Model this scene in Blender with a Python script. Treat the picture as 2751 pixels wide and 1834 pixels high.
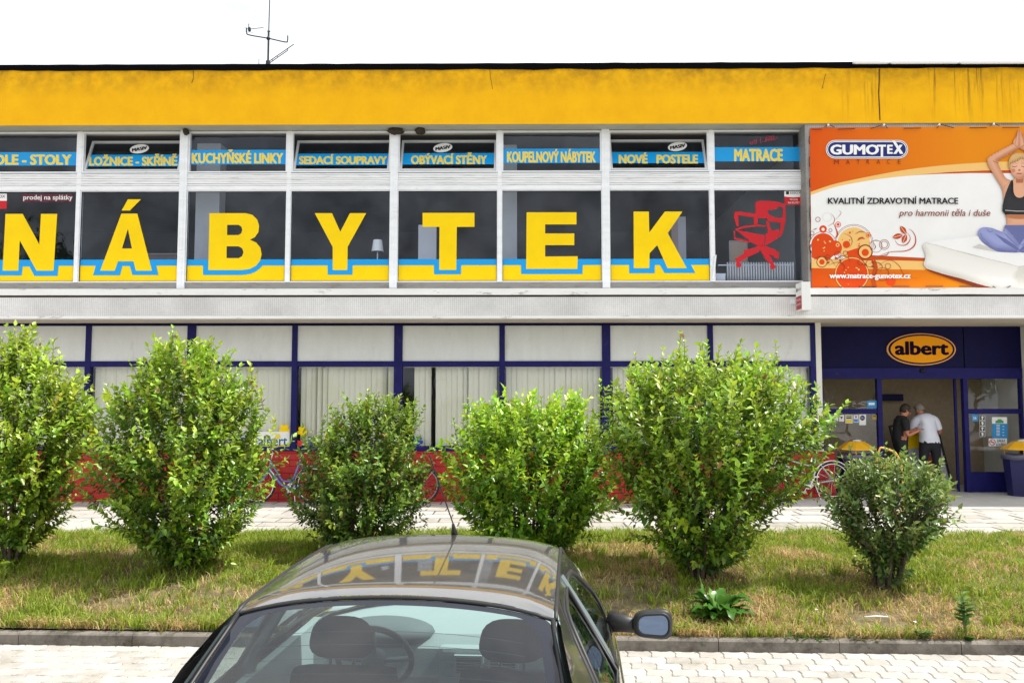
import bpy, bmesh, math, random
import numpy as np
from mathutils import Vector, Matrix, noise
from mathutils.geometry import tessellate_polygon, delaunay_2d_cdt

SC = bpy.context.scene
for o in list(bpy.data.objects):
    bpy.data.objects.remove(o)
COL = SC.collection
R = math.radians
rnd = random.Random(7)

# ------------------------------------------------------------------ camera
F, CX, CY = 2280.0, 1375.5, 917.0          # focal length and centre in photo pixels (2751 wide)
CAM_H, PITCH, YAW = 2.10, R(4.0), R(0.5)
cam = bpy.data.cameras.new("camera")
cam.sensor_width = 36.0
cam.lens = 36.0 * F / 2751.0
cam.clip_start, cam.clip_end = 0.05, 2000
cam_ob = bpy.data.objects.new("camera", cam)
COL.objects.link(cam_ob)
cam_ob.location = (0, 0, CAM_H)
cam_ob.rotation_euler = (R(90) + PITCH, 0, YAW)
SC.camera = cam_ob

# ------------------------------------------------------------------ sky, sun, exposure
SUN_EL, SUN_AZ = R(57), R(91)               # azimuth measured from +Y (towards the building) to +X (right)
world = bpy.data.worlds.new("World")
SC.world = world
world.use_nodes = True
nt = world.node_tree
nt.nodes.clear()
wo = nt.nodes.new("ShaderNodeOutputWorld")
bg = nt.nodes.new("ShaderNodeBackground")
bg.inputs[1].default_value = 0.115
sky = nt.nodes.new("ShaderNodeTexSky")
sky.sky_type = 'NISHITA'
sky.sun_disc = False
sky.sun_elevation = SUN_EL
sky.sun_rotation = SUN_AZ
sky.dust_density = 3.0
sky.air_density = 1.3
tc = nt.nodes.new("ShaderNodeTexCoord")
mp = nt.nodes.new("ShaderNodeMapping")
mp.inputs['Scale'].default_value = (1.0, 1.0, 2.2)
nz = nt.nodes.new("ShaderNodeTexNoise")
nz.inputs['Scale'].default_value = 2.3
nz.inputs['Detail'].default_value = 7.0
nz.inputs['Roughness'].default_value = 0.62
rp = nt.nodes.new("ShaderNodeValToRGB")
rp.color_ramp.elements[0].position = 0.30
rp.color_ramp.elements[0].color = (0.44, 0.44, 0.44, 1)
rp.color_ramp.elements[1].position = 0.56
rp.color_ramp.elements[1].color = (1, 1, 1, 1)
mx = nt.nodes.new("ShaderNodeMix")
mx.data_type = 'RGBA'
mx.inputs[7].default_value = (9.0, 9.2, 9.4, 1)      # thin bright cloud
L = nt.links.new
L(tc.outputs['Generated'], mp.inputs['Vector'])
L(mp.outputs[0], nz.inputs['Vector'])
L(nz.outputs['Fac'], rp.inputs[0])
L(rp.outputs[0], mx.inputs[0])
L(sky.outputs[0], mx.inputs[6])
L(mx.outputs[2], bg.inputs[0])
L(bg.outputs[0], wo.inputs[0])

sun = bpy.data.lights.new("sun", 'SUN')
sun.energy = 4.8
sun.angle = R(1.6)
sun.color = (1.0, 0.955, 0.88)
sun_ob = bpy.data.objects.new("sun", sun)
COL.objects.link(sun_ob)
sd = Vector((math.cos(SUN_EL) * math.sin(SUN_AZ), math.cos(SUN_EL) * math.cos(SUN_AZ), math.sin(SUN_EL)))
sun_ob.rotation_euler = sd.to_track_quat('Z', 'Y').to_euler()
sun_ob.location = (20, -5, 30)

SC.view_settings.view_transform = 'Standard'
SC.view_settings.look = 'None'
SC.view_settings.gamma = 1.0
SC.view_settings.use_curve_mapping = False
SC.view_settings.exposure = 0.48
SC.cycles.max_bounces = 7
SC.cycles.transparent_max_bounces = 16
SC.cycles.caustics_reflective = False
SC.cycles.caustics_refractive = False
SC.cycles.sample_clamp_indirect = 6.0
SC.cycles.use_denoising = True

# ------------------------------------------------------------------ pixel to place
_c, _s = math.cos(YAW), math.sin(YAW)
def ray(px, py):
    a, b = (px - CX) / F, (CY - py) / F
    d0, d1, d2 = a, math.cos(PITCH) - b * math.sin(PITCH), math.sin(PITCH) + b * math.cos(PITCH)
    return Vector((_c * d0 - _s * d1, _s * d0 + _c * d1, d2))
def P(px, py, Y):
    d = ray(px, py)
    return d * (Y / d.y) + Vector((0, 0, CAM_H))
def PZ(px, py, z):
    d = ray(px, py)
    return d * ((z - CAM_H) / d.z) + Vector((0, 0, CAM_H))
def zoomer(ox, oy, k):
    return lambda u, v: (ox + u * k, oy + v * k)

# ------------------------------------------------------------------ materials
def node_mat(name):
    m = bpy.data.materials.new(name)
    m.use_nodes = True
    return m, m.node_tree, m.node_tree.nodes['Principled BSDF']

def mat(name, col, rough=0.6, metal=0.0, spec=0.5, var=0.0, vscale=3.0, bump=0.0, bscale=40.0, coat=0.0, stretch=None, dirt=None, dscale=6.0, dlo=0.55, dhi=0.75, pos=False):
    m, t, b = node_mat(name)
    c4 = (*col, 1)
    b.inputs['Base Color'].default_value = c4
    b.inputs['Roughness'].default_value = rough
    b.inputs['Metallic'].default_value = metal
    b.inputs['Specular IOR Level'].default_value = spec
    if coat:
        b.inputs['Coat Weight'].default_value = coat
        b.inputs['Coat Roughness'].default_value = 0.03
    co = t.nodes.new("ShaderNodeTexCoord")
    mpn = t.nodes.new("ShaderNodeMapping")
    if stretch:
        mpn.inputs['Scale'].default_value = stretch
    src = co.outputs['Object']
    if pos:                     # stains run across neighbouring pieces
        src = t.nodes.new("ShaderNodeNewGeometry").outputs['Position']
    t.links.new(src, mpn.inputs[0])
    out = None
    if var:
        n = t.nodes.new("ShaderNodeTexNoise")
        n.inputs['Scale'].default_value = vscale
        n.inputs['Detail'].default_value = 6
        n.inputs['Roughness'].default_value = 0.65
        t.links.new(mpn.outputs[0], n.inputs['Vector'])
        r = t.nodes.new("ShaderNodeMapRange")
        r.inputs['From Min'].default_value = 0.3
        r.inputs['From Max'].default_value = 0.7
        r.inputs['To Min'].default_value = 1 - var
        r.inputs['To Max'].default_value = 1 + var
        t.links.new(n.outputs['Fac'], r.inputs['Value'])
        mm = t.nodes.new("ShaderNodeMix")
        mm.data_type = 'RGBA'
        mm.blend_type = 'MULTIPLY'
        mm.inputs[0].default_value = 1.0
        mm.inputs[6].default_value = c4
        t.links.new(r.outputs[0], mm.inputs[7])
        out = mm.outputs[2]
    if dirt:
        n2 = t.nodes.new("ShaderNodeTexNoise")
        n2.inputs['Scale'].default_value = dscale
        n2.inputs['Detail'].default_value = 9
        n2.inputs['Roughness'].default_value = 0.7
        t.links.new(mpn.outputs[0], n2.inputs['Vector'])
        r2 = t.nodes.new("ShaderNodeMapRange")
        r2.inputs['From Min'].default_value = dlo
        r2.inputs['From Max'].default_value = dhi
        t.links.new(n2.outputs['Fac'], r2.inputs['Value'])
        m2 = t.nodes.new("ShaderNodeMix")
        m2.data_type = 'RGBA'
        m2.inputs[6].default_value = c4
        m2.inputs[7].default_value = (*dirt, 1)
        t.links.new(r2.outputs[0], m2.inputs[0])
        if out:
            t.links.new(out, m2.inputs[6])
        out = m2.outputs[2]
    if out:
        t.links.new(out, b.inputs['Base Color'])
    if bump:
        n3 = t.nodes.new("ShaderNodeTexNoise")
        n3.inputs['Scale'].default_value = bscale
        n3.inputs['Detail'].default_value = 5
        t.links.new(src, n3.inputs['Vector'])
        bp = t.nodes.new("ShaderNodeBump")
        bp.inputs['Strength'].default_value = bump
        bp.inputs['Distance'].default_value = 0.01
        t.links.new(n3.outputs['Fac'], bp.inputs['Height'])
        t.links.new(bp.outputs[0], b.inputs['Normal'])
    return m

def glass_mat(name, tint, boost=1.0, wav=0.0, rough=0.0):
    m, t, b = node_mat(name)
    t.nodes.remove(b)
    out = t.nodes['Material Output']
    tr = t.nodes.new("ShaderNodeBsdfTransparent")
    tr.inputs[0].default_value = (*tint, 1)
    gl = t.nodes.new("ShaderNodeBsdfGlossy")
    gl.inputs['Roughness'].default_value = rough
    fr = t.nodes.new("ShaderNodeLayerWeight")
    fr.inputs[0].default_value = 0.5
    pw = t.nodes.new("ShaderNodeMath")
    pw.operation = 'POWER'
    pw.inputs[1].default_value = 4.5
    mu = t.nodes.new("ShaderNodeMath")
    mu.operation = 'MULTIPLY_ADD'
    mu.use_clamp = True
    mu.inputs[1].default_value = 0.9
    mu.inputs[2].default_value = 0.045 * boost
    if wav:                     # uneven sky reflection put into the gloss strength, tinted blue
        g0 = t.nodes.new("ShaderNodeNewGeometry")
        n0 = t.nodes.new("ShaderNodeTexNoise")
        n0.inputs['Scale'].default_value = 1.1
        n0.inputs['Detail'].default_value = 8
        n0.inputs['Roughness'].default_value = 0.6
        r0 = t.nodes.new("ShaderNodeMapRange")
        r0.inputs['From Min'].default_value = 0.3
        r0.inputs['From Max'].default_value = 0.7
        r0.inputs['To Min'].default_value = 0.025 * boost
        r0.inputs['To Max'].default_value = 0.068 * boost
        t.links.new(g0.outputs['Position'], n0.inputs['Vector'])
        t.links.new(n0.outputs['Fac'], r0.inputs[0])
        t.links.new(r0.outputs[0], mu.inputs[2])
        gl.inputs[0].default_value = (0.86, 0.91, 1.0, 1)
    ms = t.nodes.new("ShaderNodeMixShader")
    t.links.new(fr.outputs['Facing'], pw.inputs[0])
    t.links.new(pw.outputs[0], mu.inputs[0])
    t.links.new(mu.outputs[0], ms.inputs[0])
    t.links.new(tr.outputs[0], ms.inputs[1])
    t.links.new(gl.outputs[0], ms.inputs[2])
    if wav:
        co = t.nodes.new("ShaderNodeTexCoord")
        n3 = t.nodes.new("ShaderNodeTexNoise")
        n3.inputs['Scale'].default_value = 1.3
        t.links.new(co.outputs['Object'], n3.inputs['Vector'])
        bp = t.nodes.new("ShaderNodeBump")
        bp.inputs['Strength'].default_value = wav
        bp.inputs['Distance'].default_value = 0.02
        t.links.new(n3.outputs['Fac'], bp.inputs['Height'])
        t.links.new(bp.outputs[0], gl.inputs['Normal'])
    t.links.new(ms.outputs[0], out.inputs[0])
    return m

def attr_leaf_mat(name, rough=0.4, transl=0.35, spec=0.5):
    m, t, b = node_mat(name)
    a = t.nodes.new("ShaderNodeAttribute")
    a.attribute_name = "Col"
    t.links.new(a.outputs['Color'], b.inputs['Base Color'])
    b.inputs['Roughness'].default_value = rough
    b.inputs['Specular IOR Level'].default_value = spec
    tl = t.nodes.new("ShaderNodeBsdfTranslucent")
    hs = t.nodes.new("ShaderNodeHueSaturation")
    hs.inputs['Hue'].default_value = 0.485
    hs.inputs['Value'].default_value = 1.5
    t.links.new(a.outputs['Color'], hs.inputs['Color'])
    t.links.new(hs.outputs[0], tl.inputs[0])
    ms = t.nodes.new("ShaderNodeMixShader")
    ms.inputs[0].default_value = transl
    t.links.new(b.outputs[0], ms.inputs[1])
    t.links.new(tl.outputs[0], ms.inputs[2])
    t.links.new(ms.outputs[0], t.nodes['Material Output'].inputs[0])
    return m

# ------------------------------------------------------------------ mesh helpers
class MB:
    def __init__(s):
        s.v, s.f = [], []
    def add(s, vs, fs):
        n = len(s.v)
        s.v += [tuple(v) for v in vs]
        s.f += [tuple(i + n for i in f) for f in fs]
        return s
    def box(s, x0, x1, y0, y1, z0, z1):
        return s.add([(x0, y0, z0), (x1, y0, z0), (x1, y1, z0), (x0, y1, z0), (x0, y0, z1), (x1, y0, z1), (x1, y1, z1), (x0, y1, z1)],
                     [(0, 3, 2, 1), (4, 5, 6, 7), (0, 1, 5, 4), (1, 2, 6, 5), (2, 3, 7, 6), (3, 0, 4, 7)])
    def bar(s, a, b, w, h=None, up=(0, 0, 1)):
        a, b = Vector(a), Vector(b)
        h = h or w
        d = (b - a).normalized()
        u = Vector(up)
        if abs(d.dot(u)) > 0.95:
            u = Vector((0, 1, 0))
        r = d.cross(u).normalized() * w / 2
        t = r.cross(d).normalized() * h / 2
        vs = [a - r - t, a + r - t, a + r + t, a - r + t, b - r - t, b + r - t, b + r + t, b - r + t]
        return s.add(vs, [(0, 1, 2, 3), (7, 6, 5, 4), (0, 4, 5, 1), (1, 5, 6, 2), (2, 6, 7, 3), (3, 7, 4, 0)])
    def tube(s, pts, r, seg=8, closed=False, r2=None, cap=True):
        pts = [Vector(p) for p in pts]
        n = len(pts)
        rings = []
        prev = None
        for i, p in enumerate(pts):
            if closed:
                d = pts[(i + 1) % n] - pts[i - 1]
            elif i == 0:
                d = pts[1] - p
            elif i == n - 1:
                d = p - pts[i - 1]
            else:
                d = pts[i + 1] - pts[i - 1]
            d.normalize()
            if prev is None:
                u = Vector((0, 0, 1)) if abs(d.z) < 0.9 else Vector((1, 0, 0))
                prev = (u - d * u.dot(d)).normalized()
            else:
                prev = (prev - d * prev.dot(d)).normalized()
            w = d.cross(prev)
            rr = r if not isinstance(r, (list, tuple)) else r[i]
            r2r = rr if r2 is None else r2
            rings.append([p + prev * (math.cos(2 * math.pi * k / seg) * rr) + w * (math.sin(2 * math.pi * k / seg) * r2r) for k in range(seg)])
        vs = [v for g in rings for v in g]
        fs = []
        m = n if closed else n - 1
        for i in range(m):
            j = (i + 1) % n
            for k in range(seg):
                l = (k + 1) % seg
                fs.append((i * seg + k, i * seg + l, j * seg + l, j * seg + k))
        if cap and not closed:
            fs.append(tuple(range(seg - 1, -1, -1)))
            fs.append(tuple((n - 1) * seg + k for k in range(seg)))
        return s.add(vs, fs)
    def lathe(s, prof, seg=24, origin=(0, 0, 0), axis='Z'):
        ox, oy, oz = origin
        vs, fs = [], []
        for (r, h) in prof:
            for k in range(seg):
                a = 2 * math.pi * k / seg
                x, y = r * math.cos(a), r * math.sin(a)
                if axis == 'Z':
                    vs.append((ox + x, oy + y, oz + h))
                elif axis == 'Y':
                    vs.append((ox + x, oy + h, oz + y))
                else:
                    vs.append((ox + h, oy + x, oz + y))
        for i in range(len(prof) - 1):
            for k in range(seg):
                l = (k + 1) % seg
                fs.append((i * seg + k, i * seg + l, (i + 1) * seg + l, (i + 1) * seg + k))
        if prof[0][0] > 1e-6:
            fs.append(tuple(range(seg - 1, -1, -1)))
        if prof[-1][0] > 1e-6:
            fs.append(tuple((len(prof) - 1) * seg + k for k in range(seg)))
        return s.add(vs, fs)
    def sphere(s, c, rx, ry=None, rz=None, nu=14, nv=9):
        ry = ry or rx
        rz = rz or rx
        vs, fs = [], []
        for j in range(nv + 1):
            t = math.pi * j / nv
            for k in range(nu):
                a = 2 * math.pi * k / nu
                vs.append((c[0] + rx * math.sin(t) * math.cos(a), c[1] + ry * math.sin(t) * math.sin(a), c[2] + rz * math.cos(t)))
        for j in range(nv):
            for k in range(nu):
                l = (k + 1) % nu
                fs.append((j * nu + k, (j + 1) * nu + k, (j + 1) * nu + l, j * nu + l))
        return s.add(vs, fs)
    def flat(s, pts, Y, holes=()):
        """flat polygon in the XZ plane at depth Y; pts are (x,z)"""
        loops = [[Vector((p[0], p[1], 0)) for p in pts]] + [[Vector((p[0], p[1], 0)) for p in h] for h in holes]
        allp = [(v.x, Y, v.y) for l in loops for v in l]
        tris = tessellate_polygon(loops)
        fs = []
        for t in tris:
            a, b, c = (allp[i] for i in t)
            if (b[0] - a[0]) * (c[2] - a[2]) - (b[2] - a[2]) * (c[0] - a[0]) < 0:
                t = (t[0], t[2], t[1])
            fs.append(tuple(t))
        return s.add(allp, fs)
    def obj(s, name, m, parent=None, smooth=False, loc=None, rot=None, bevel=0.0):
        me = bpy.data.meshes.new(name)
        me.from_pydata(s.v, [], s.f)
        me.update()
        if bevel or smooth == 'fix':
            bm = bmesh.new()
            bm.from_mesh(me)
            bmesh.ops.recalc_face_normals(bm, faces=bm.faces)
            if bevel:
                bmesh.ops.bevel(bm, geom=bm.edges[:], offset=bevel, segments=2, affect='EDGES', profile=0.7)
            bm.to_mesh(me)
            bm.free()
        if m:
            me.materials.append(m)
        if smooth:
            me.polygons.foreach_set('use_smooth', [True] * len(me.polygons))
        return link(name, me, parent, loc, rot)

def link(name, me, parent=None, loc=None, rot=None):
    o = bpy.data.objects.new(name, me)
    COL.objects.link(o)
    if loc:
        o.location = loc
    if rot:
        o.rotation_euler = rot
    if parent:
        o.parent = parent
        if parent.get('_w'):        # parts given in world coordinates
            o.matrix_parent_inverse = Matrix.Translation(-Vector(parent['_b']))
    return o

def thing(name, label, cat, loc=(0, 0, 0), rot=None, group=None, world_parts=False):
    o = bpy.data.objects.new(name, None)
    o.empty_display_size = 0.2
    COL.objects.link(o)
    o.location = loc
    if rot:
        o.rotation_euler = rot
    tag(o, label, cat, group)
    if world_parts:
        o['_w'] = 1
        o['_b'] = list(loc)
    return o
def tag(o, label, cat, group=None):
    o['label'] = label
    o['category'] = cat
    if group:
        o['group'] = group
    return o
def part(name, parent):
    """an Empty part that carries sub-parts"""
    return link(name, None, parent)
def structure(o):
    o['kind'] = 'structure'
    return o
def copy_tree(o, parent=None):
    c = o.copy()
    COL.objects.link(c)
    c.parent = parent
    for ch in list(o.children):
        copy_tree(ch, c)
    return c

def smooth_line(pts, n=8, closed=False):
    """Catmull-Rom through 2D or 3D points"""
    pts = [Vector(p) if len(p) == 3 else Vector((p[0], p[1], 0)) for p in pts]
    out = []
    N = len(pts)
    m = N if closed else N - 1
    for i in range(m):
        p0 = pts[(i - 1) % N] if closed or i > 0 else pts[0]
        p1, p2 = pts[i], pts[(i + 1) % N]
        p3 = pts[(i + 2) % N] if closed or i + 2 < N else pts[-1]
        for k in range(n):
            t = k / n
            out.append(0.5 * ((2 * p1) + (p2 - p0) * t + (2 * p0 - 5 * p1 + 4 * p2 - p3) * t * t + (3 * p1 - p0 - 3 * p2 + p3) * t ** 3))
    if not closed:
        out.append(pts[-1])
    return out

def pxpoly(pts, Y):
    return [(q.x, q.z) for q in (P(a, b, Y) for a, b in pts)]
def sticker(name, pts, Y, m, parent, holes=()):
    b = MB()
    b.flat(pxpoly(pts, Y), Y, [pxpoly(h, Y) for h in holes])
    return b.obj(name, m, parent)
def ellipse(cx, cy, rx, ry, n=40, a0=0.0, a1=2 * math.pi):
    full = abs(a1 - a0 - 2 * math.pi) < 1e-6
    return [(cx + rx * math.cos(a0 + (a1 - a0) * i / (n if full else n - 1)), cy + ry * math.sin(a0 + (a1 - a0) * i / (n if full else n - 1))) for i in range(n)]
def ribbon(pts, w, closed=False, taper=False):
    """outline polygon of a stroke through px points"""
    n = len(pts)
    Lf, Rt = [], []
    for i in range(n):
        a = pts[max(0, i - 1)]
        b = pts[min(n - 1, i + 1)]
        dx, dy = b[0] - a[0], b[1] - a[1]
        l = math.hypot(dx, dy) or 1
        ww = w / 2 * ((1 - 0.85 * abs(2 * i / (n - 1) - 1)) if taper else 1)
        Lf.append((pts[i][0] - dy / l * ww, pts[i][1] + dx / l * ww))
        Rt.append((pts[i][0] + dy / l * ww, pts[i][1] - dx / l * ww))
    return Lf + Rt[::-1]

_tcache = {}
def text_raw(s, bold=0.0, shear=0.0):
    key = (s, bold, shear)
    if key not in _tcache:
        c = bpy.data.curves.new("t", 'FONT')
        c.body = s
        c.size = 1
        c.offset = bold
        c.shear = shear
        c.resolution_u = 3
        o = bpy.data.objects.new("t", c)
        COL.objects.link(o)
        dg = bpy.context.evaluated_depsgraph_get()
        dg.update()
        e = o.evaluated_get(dg)
        me = e.to_mesh()
        vs = [tuple(v.co)[:2] for v in me.vertices]
        fs = [tuple(p.vertices) for p in me.polygons]
        e.to_mesh_clear()
        bpy.data.objects.remove(o)
        bpy.data.curves.remove(c)
        _tcache[key] = (vs, fs)
    return _tcache[key]

def spread(h):
    """offsets of the stacked copies that thicken a stroke"""
    if not h:
        return [(0.0, 0.0)]
    return [(0.0, 0.0)] + [(h * math.cos(R(q)), .6 * h * math.sin(R(q))) for q in (0, 45, 90, 135, 180, 225, 270, 315)]

def text_px(name, s, box, Y, m, parent, bold=0.0, heavy=0.0, shear=0.0, quad=None, step=0.00005):
    """lettering fitted into the photo rectangle (x0,y0,x1,y1) on the plane at depth Y"""
    vs, fs = text_raw(s, bold, shear)
    xs = [v[0] for v in vs]
    ys = [v[1] for v in vs]
    lo, hi, bo, to = min(xs) - heavy, max(xs) + heavy, min(ys) - heavy * .6, max(ys) + heavy * .6
    x0, y0, x1, y1 = box
    b = MB()
    for j, (dx, dy) in enumerate(spread(heavy)):
        out = []
        for (x, y) in vs:
            u, w = (x + dx - lo) / (hi - lo), (y + dy - bo) / (to - bo)
            if quad:
                p00, p10, p11, p01 = quad     # bl br tr tl in px
                px = (p00[0] * (1 - u) + p10[0] * u) * (1 - w) + (p01[0] * (1 - u) + p11[0] * u) * w
                py = (p00[1] * (1 - u) + p10[1] * u) * (1 - w) + (p01[1] * (1 - u) + p11[1] * u) * w
            else:
                px, py = x0 + (x1 - x0) * u, y1 + (y0 - y1) * w
            q = P(px, py, Y)
            out.append((q.x, Y - j * step, q.z))
        b.add(out, fs)
    return b.obj(name, m, parent)

def set_col(me, cols):
    a = me.color_attributes.new("Col", 'FLOAT_COLOR', 'POINT')
    c = np.ones((len(cols), 4), dtype=np.float32)
    c[:, :3] = cols
    a.data.foreach_set('color', c.ravel())

def np_mesh(name, V, Fq, cols=None, m=None, smooth=False):
    """V (n,3), Fq (k,3|4) numpy arrays"""
    me = bpy.data.meshes.new(name)
    n, k = len(V), len(Fq)
    w = Fq.shape[1]
    me.vertices.add(n)
    me.vertices.foreach_set('co', V.astype(np.float32).ravel())
    me.loops.add(k * w)
    me.loops.foreach_set('vertex_index', Fq.astype(np.int32).ravel())
    me.polygons.add(k)
    me.polygons.foreach_set('loop_start', np.arange(0, k * w, w, dtype=np.int32))
    me.polygons.foreach_set('loop_total', np.full(k, w, dtype=np.int32))
    me.update(calc_edges=True)
    if cols is not None:
        set_col(me, cols)
    if m:
        me.materials.append(m)
    if smooth:
        me.polygons.foreach_set('use_smooth', [True] * k)
    return me

def fill_patch(outline, holes, fn, res):
    """triangulated patch: 2D outline with holes, inner grid points, mapped to 3D by fn(u,v)"""
    loops = [list(outline)] + [list(h) for h in holes]
    pts, edges = [], []
    for l in loops:
        n0 = len(pts)
        ll = []
        for i, p in enumerate(l):
            q = l[(i + 1) % len(l)]
            d = math.hypot(q[0] - p[0], q[1] - p[1])
            k = max(1, int(d / res))
            for j in range(k):
                ll.append((p[0] + (q[0] - p[0]) * j / k, p[1] + (q[1] - p[1]) * j / k))
        pts += ll
        edges += [(n0 + i, n0 + (i + 1) % len(ll)) for i in range(len(ll))]
    def inside(x, y, l):
        c = False
        for i in range(len(l)):
            (x1, y1), (x2, y2) = l[i], l[i - 1]
            if (y1 > y) != (y2 > y) and x < (x2 - x1) * (y - y1) / (y2 - y1) + x1:
                c = not c
        return c
    xs = [p[0] for p in outline]
    ys = [p[1] for p in outline]
    gx = np.arange(min(xs) + res / 2, max(xs), res)
    gy = np.arange(min(ys) + res / 2, max(ys), res)
    for a in gx:
        for b in gy:
            if inside(a, b, loops[0]) and not any(inside(a, b, h) for h in loops[1:]):
                pts.append((a, b))
    vv, ee, ff, *_ = delaunay_2d_cdt([Vector(p) for p in pts], edges, [], 0, 1e-6)
    fs = []
    for f in ff:
        cx = sum(vv[i].x for i in f) / len(f)
        cy = sum(vv[i].y for i in f) / len(f)
        if inside(cx, cy, loops[0]) and not any(inside(cx, cy, h) for h in loops[1:]):
            fs.append(tuple(f))
    b = MB()
    b.add([fn(v.x, v.y) for v in vv], fs)
    return b
# ================================================================== materials in use
def grid_tile_mat(name, c1, c2, grout, size):
    m, t, b = node_mat(name)
    co = t.nodes.new("ShaderNodeTexCoord")
    mpn = t.nodes.new("ShaderNodeMapping")
    mpn.inputs['Rotation'].default_value = (R(90), 0, 0)
    br = t.nodes.new("ShaderNodeTexBrick")
    br.offset = 0.0
    br.inputs['Scale'].default_value = 1.0
    br.inputs['Brick Width'].default_value = size
    br.inputs['Row Height'].default_value = size
    br.inputs['Mortar Size'].default_value = size * 0.09
    br.inputs['Color1'].default_value = (*c1, 1)
    br.inputs['Color2'].default_value = (*c2, 1)
    br.inputs['Mortar'].default_value = (*grout, 1)
    t.links.new(co.outputs['Object'], mpn.inputs[0])
    t.links.new(mpn.outputs[0], br.inputs['Vector'])
    n = t.nodes.new("ShaderNodeTexNoise")
    n.inputs['Scale'].default_value = 1.4
    n.inputs['Detail'].default_value = 7
    t.links.new(co.outputs['Object'], n.inputs['Vector'])
    r = t.nodes.new("ShaderNodeMapRange")
    r.inputs['From Min'].default_value = 0.3
    r.inputs['From Max'].default_value = 0.7
    r.inputs['To Min'].default_value = 0.82
    r.inputs['To Max'].default_value = 1.08
    t.links.new(n.outputs['Fac'], r.inputs[0])
    mm = t.nodes.new("ShaderNodeMix")
    mm.data_type = 'RGBA'
    mm.blend_type = 'MULTIPLY'
    mm.inputs[0].default_value = 1.0
    t.links.new(br.outputs['Color'], mm.inputs[6])
    t.links.new(r.outputs[0], mm.inputs[7])
    t.links.new(mm.outputs[2], b.inputs['Base Color'])
    b.inputs['Roughness'].default_value = 0.35
    bp = t.nodes.new("ShaderNodeBump")
    bp.inputs['Strength'].default_value = 0.5
    bp.inputs['Distance'].default_value = 0.004
    t.links.new(br.outputs['Fac'], bp.inputs['Height'])
    bp.invert = True
    t.links.new(bp.outputs[0], b.inputs['Normal'])
    return m

def fascia_mat():
    """yellow render with rain streaks running down from the roof edge at the right hand end"""
    m, t, b = node_mat("yellow_render")
    N = t.nodes.new
    co = N("ShaderNodeTexCoord")
    def noise_at(scale, stretch, det=7):
        mp_ = N("ShaderNodeMapping")
        mp_.inputs['Scale'].default_value = stretch
        t.links.new(co.outputs['Object'], mp_.inputs[0])
        n = N("ShaderNodeTexNoise")
        n.inputs['Scale'].default_value = scale
        n.inputs['Detail'].default_value = det
        n.inputs['Roughness'].default_value = 0.65
        t.links.new(mp_.outputs[0], n.inputs['Vector'])
        return n.outputs['Fac']
    def rng(src, a, b_, c, d):
        r = N("ShaderNodeMapRange")
        for k, v in zip(('From Min', 'From Max', 'To Min', 'To Max'), (a, b_, c, d)):
            r.inputs[k].default_value = v
        t.links.new(src, r.inputs[0])
        return r.outputs[0]
    def mul(a, b_):
        q = N("ShaderNodeMath")
        q.operation = 'MULTIPLY'
        t.links.new(a, q.inputs[0])
        t.links.new(b_, q.inputs[1])
        return q.outputs[0]
    sx = N("ShaderNodeSeparateXYZ")
    t.links.new(co.outputs['Object'], sx.inputs[0])
    big = rng(noise_at(2.6, (1, 1, 0.9), 10), 0.25, 0.75, 0.0, 1.0)
    mixc = N("ShaderNodeMix")
    mixc.data_type = 'RGBA'
    mixc.inputs[6].default_value = (0.78, 0.385, 0.002, 1)
    mixc.inputs[7].default_value = (0.88, 0.475, 0.003, 1)
    t.links.new(big, mixc.inputs[0])
    streak = mul(rng(noise_at(9.0, (1.0, 0.1, 0.05), 5), 0.52, 0.66, 0.0, 1.0), rng(sx.outputs[2], 7.35, 8.45, 0.1, 1.0))
    streak = mul(streak, rng(sx.outputs[0], 5.2, 6.6, 0.04, 1.0))
    grime = mul(rng(noise_at(5.0, (1, 1, 1), 8), 0.30, 0.72, 0.0, 1.0), rng(sx.outputs[2], 7.8, 8.46, 0.02, 0.8))
    mx_ = N("ShaderNodeMath")
    mx_.operation = 'MAXIMUM'
    t.links.new(streak, mx_.inputs[0])
    t.links.new(grime, mx_.inputs[1])
    m2 = N("ShaderNodeMix")
    m2.data_type = 'RGBA'
    m2.inputs[7].default_value = (0.10, 0.055, 0.012, 1)
    t.links.new(mx_.outputs[0], m2.inputs[0])
    t.links.new(mixc.outputs[2], m2.inputs[6])
    t.links.new(m2.outputs[2], b.inputs['Base Color'])
    b.inputs['Roughness'].default_value = 0.8
    b.inputs['Specular IOR Level'].default_value = 0.2
    bp = N("ShaderNodeBump")
    bp.inputs['Strength'].default_value = 0.35
    bp.inputs['Distance'].default_value = 0.008
    t.links.new(noise_at(70, (1, 1, 1), 4), bp.inputs['Height'])
    t.links.new(bp.outputs[0], b.inputs['Normal'])
    return m

m_yellow = fascia_mat()
m_black_edge = mat("roofing_felt", (0.004, 0.004, 0.005), 0.95, spec=0.02)
m_soffit = mat("soffit_render", (0.42, 0.42, 0.36), 0.85, var=0.12, dirt=(0.14, 0.13, 0.1), dscale=3, dlo=0.6, dhi=0.8)
m_beige = mat("beige_render", (0.56, 0.51, 0.43), 0.85, var=0.08)
m_alu = mat("white_aluminium", (0.78, 0.80, 0.84), 0.45, var=0.08, vscale=4, dirt=(0.22, 0.21, 0.20), dscale=9, dlo=0.60, dhi=0.85, stretch=(0.6, 1, 2.0))
m_rib = mat("ribbed_aluminium", (0.82, 0.83, 0.85), 0.45, var=0.06, dirt=(0.2, 0.2, 0.21), dscale=5, dlo=0.52, dhi=0.80, stretch=(0.35, 1, 9))
m_sillp = mat("grey_sill_panel", (0.26, 0.25, 0.24), 0.6, var=0.2, dirt=(0.09, 0.07, 0.05), dscale=3, dlo=0.5, dhi=0.75, stretch=(0.5, 1, 3))
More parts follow.
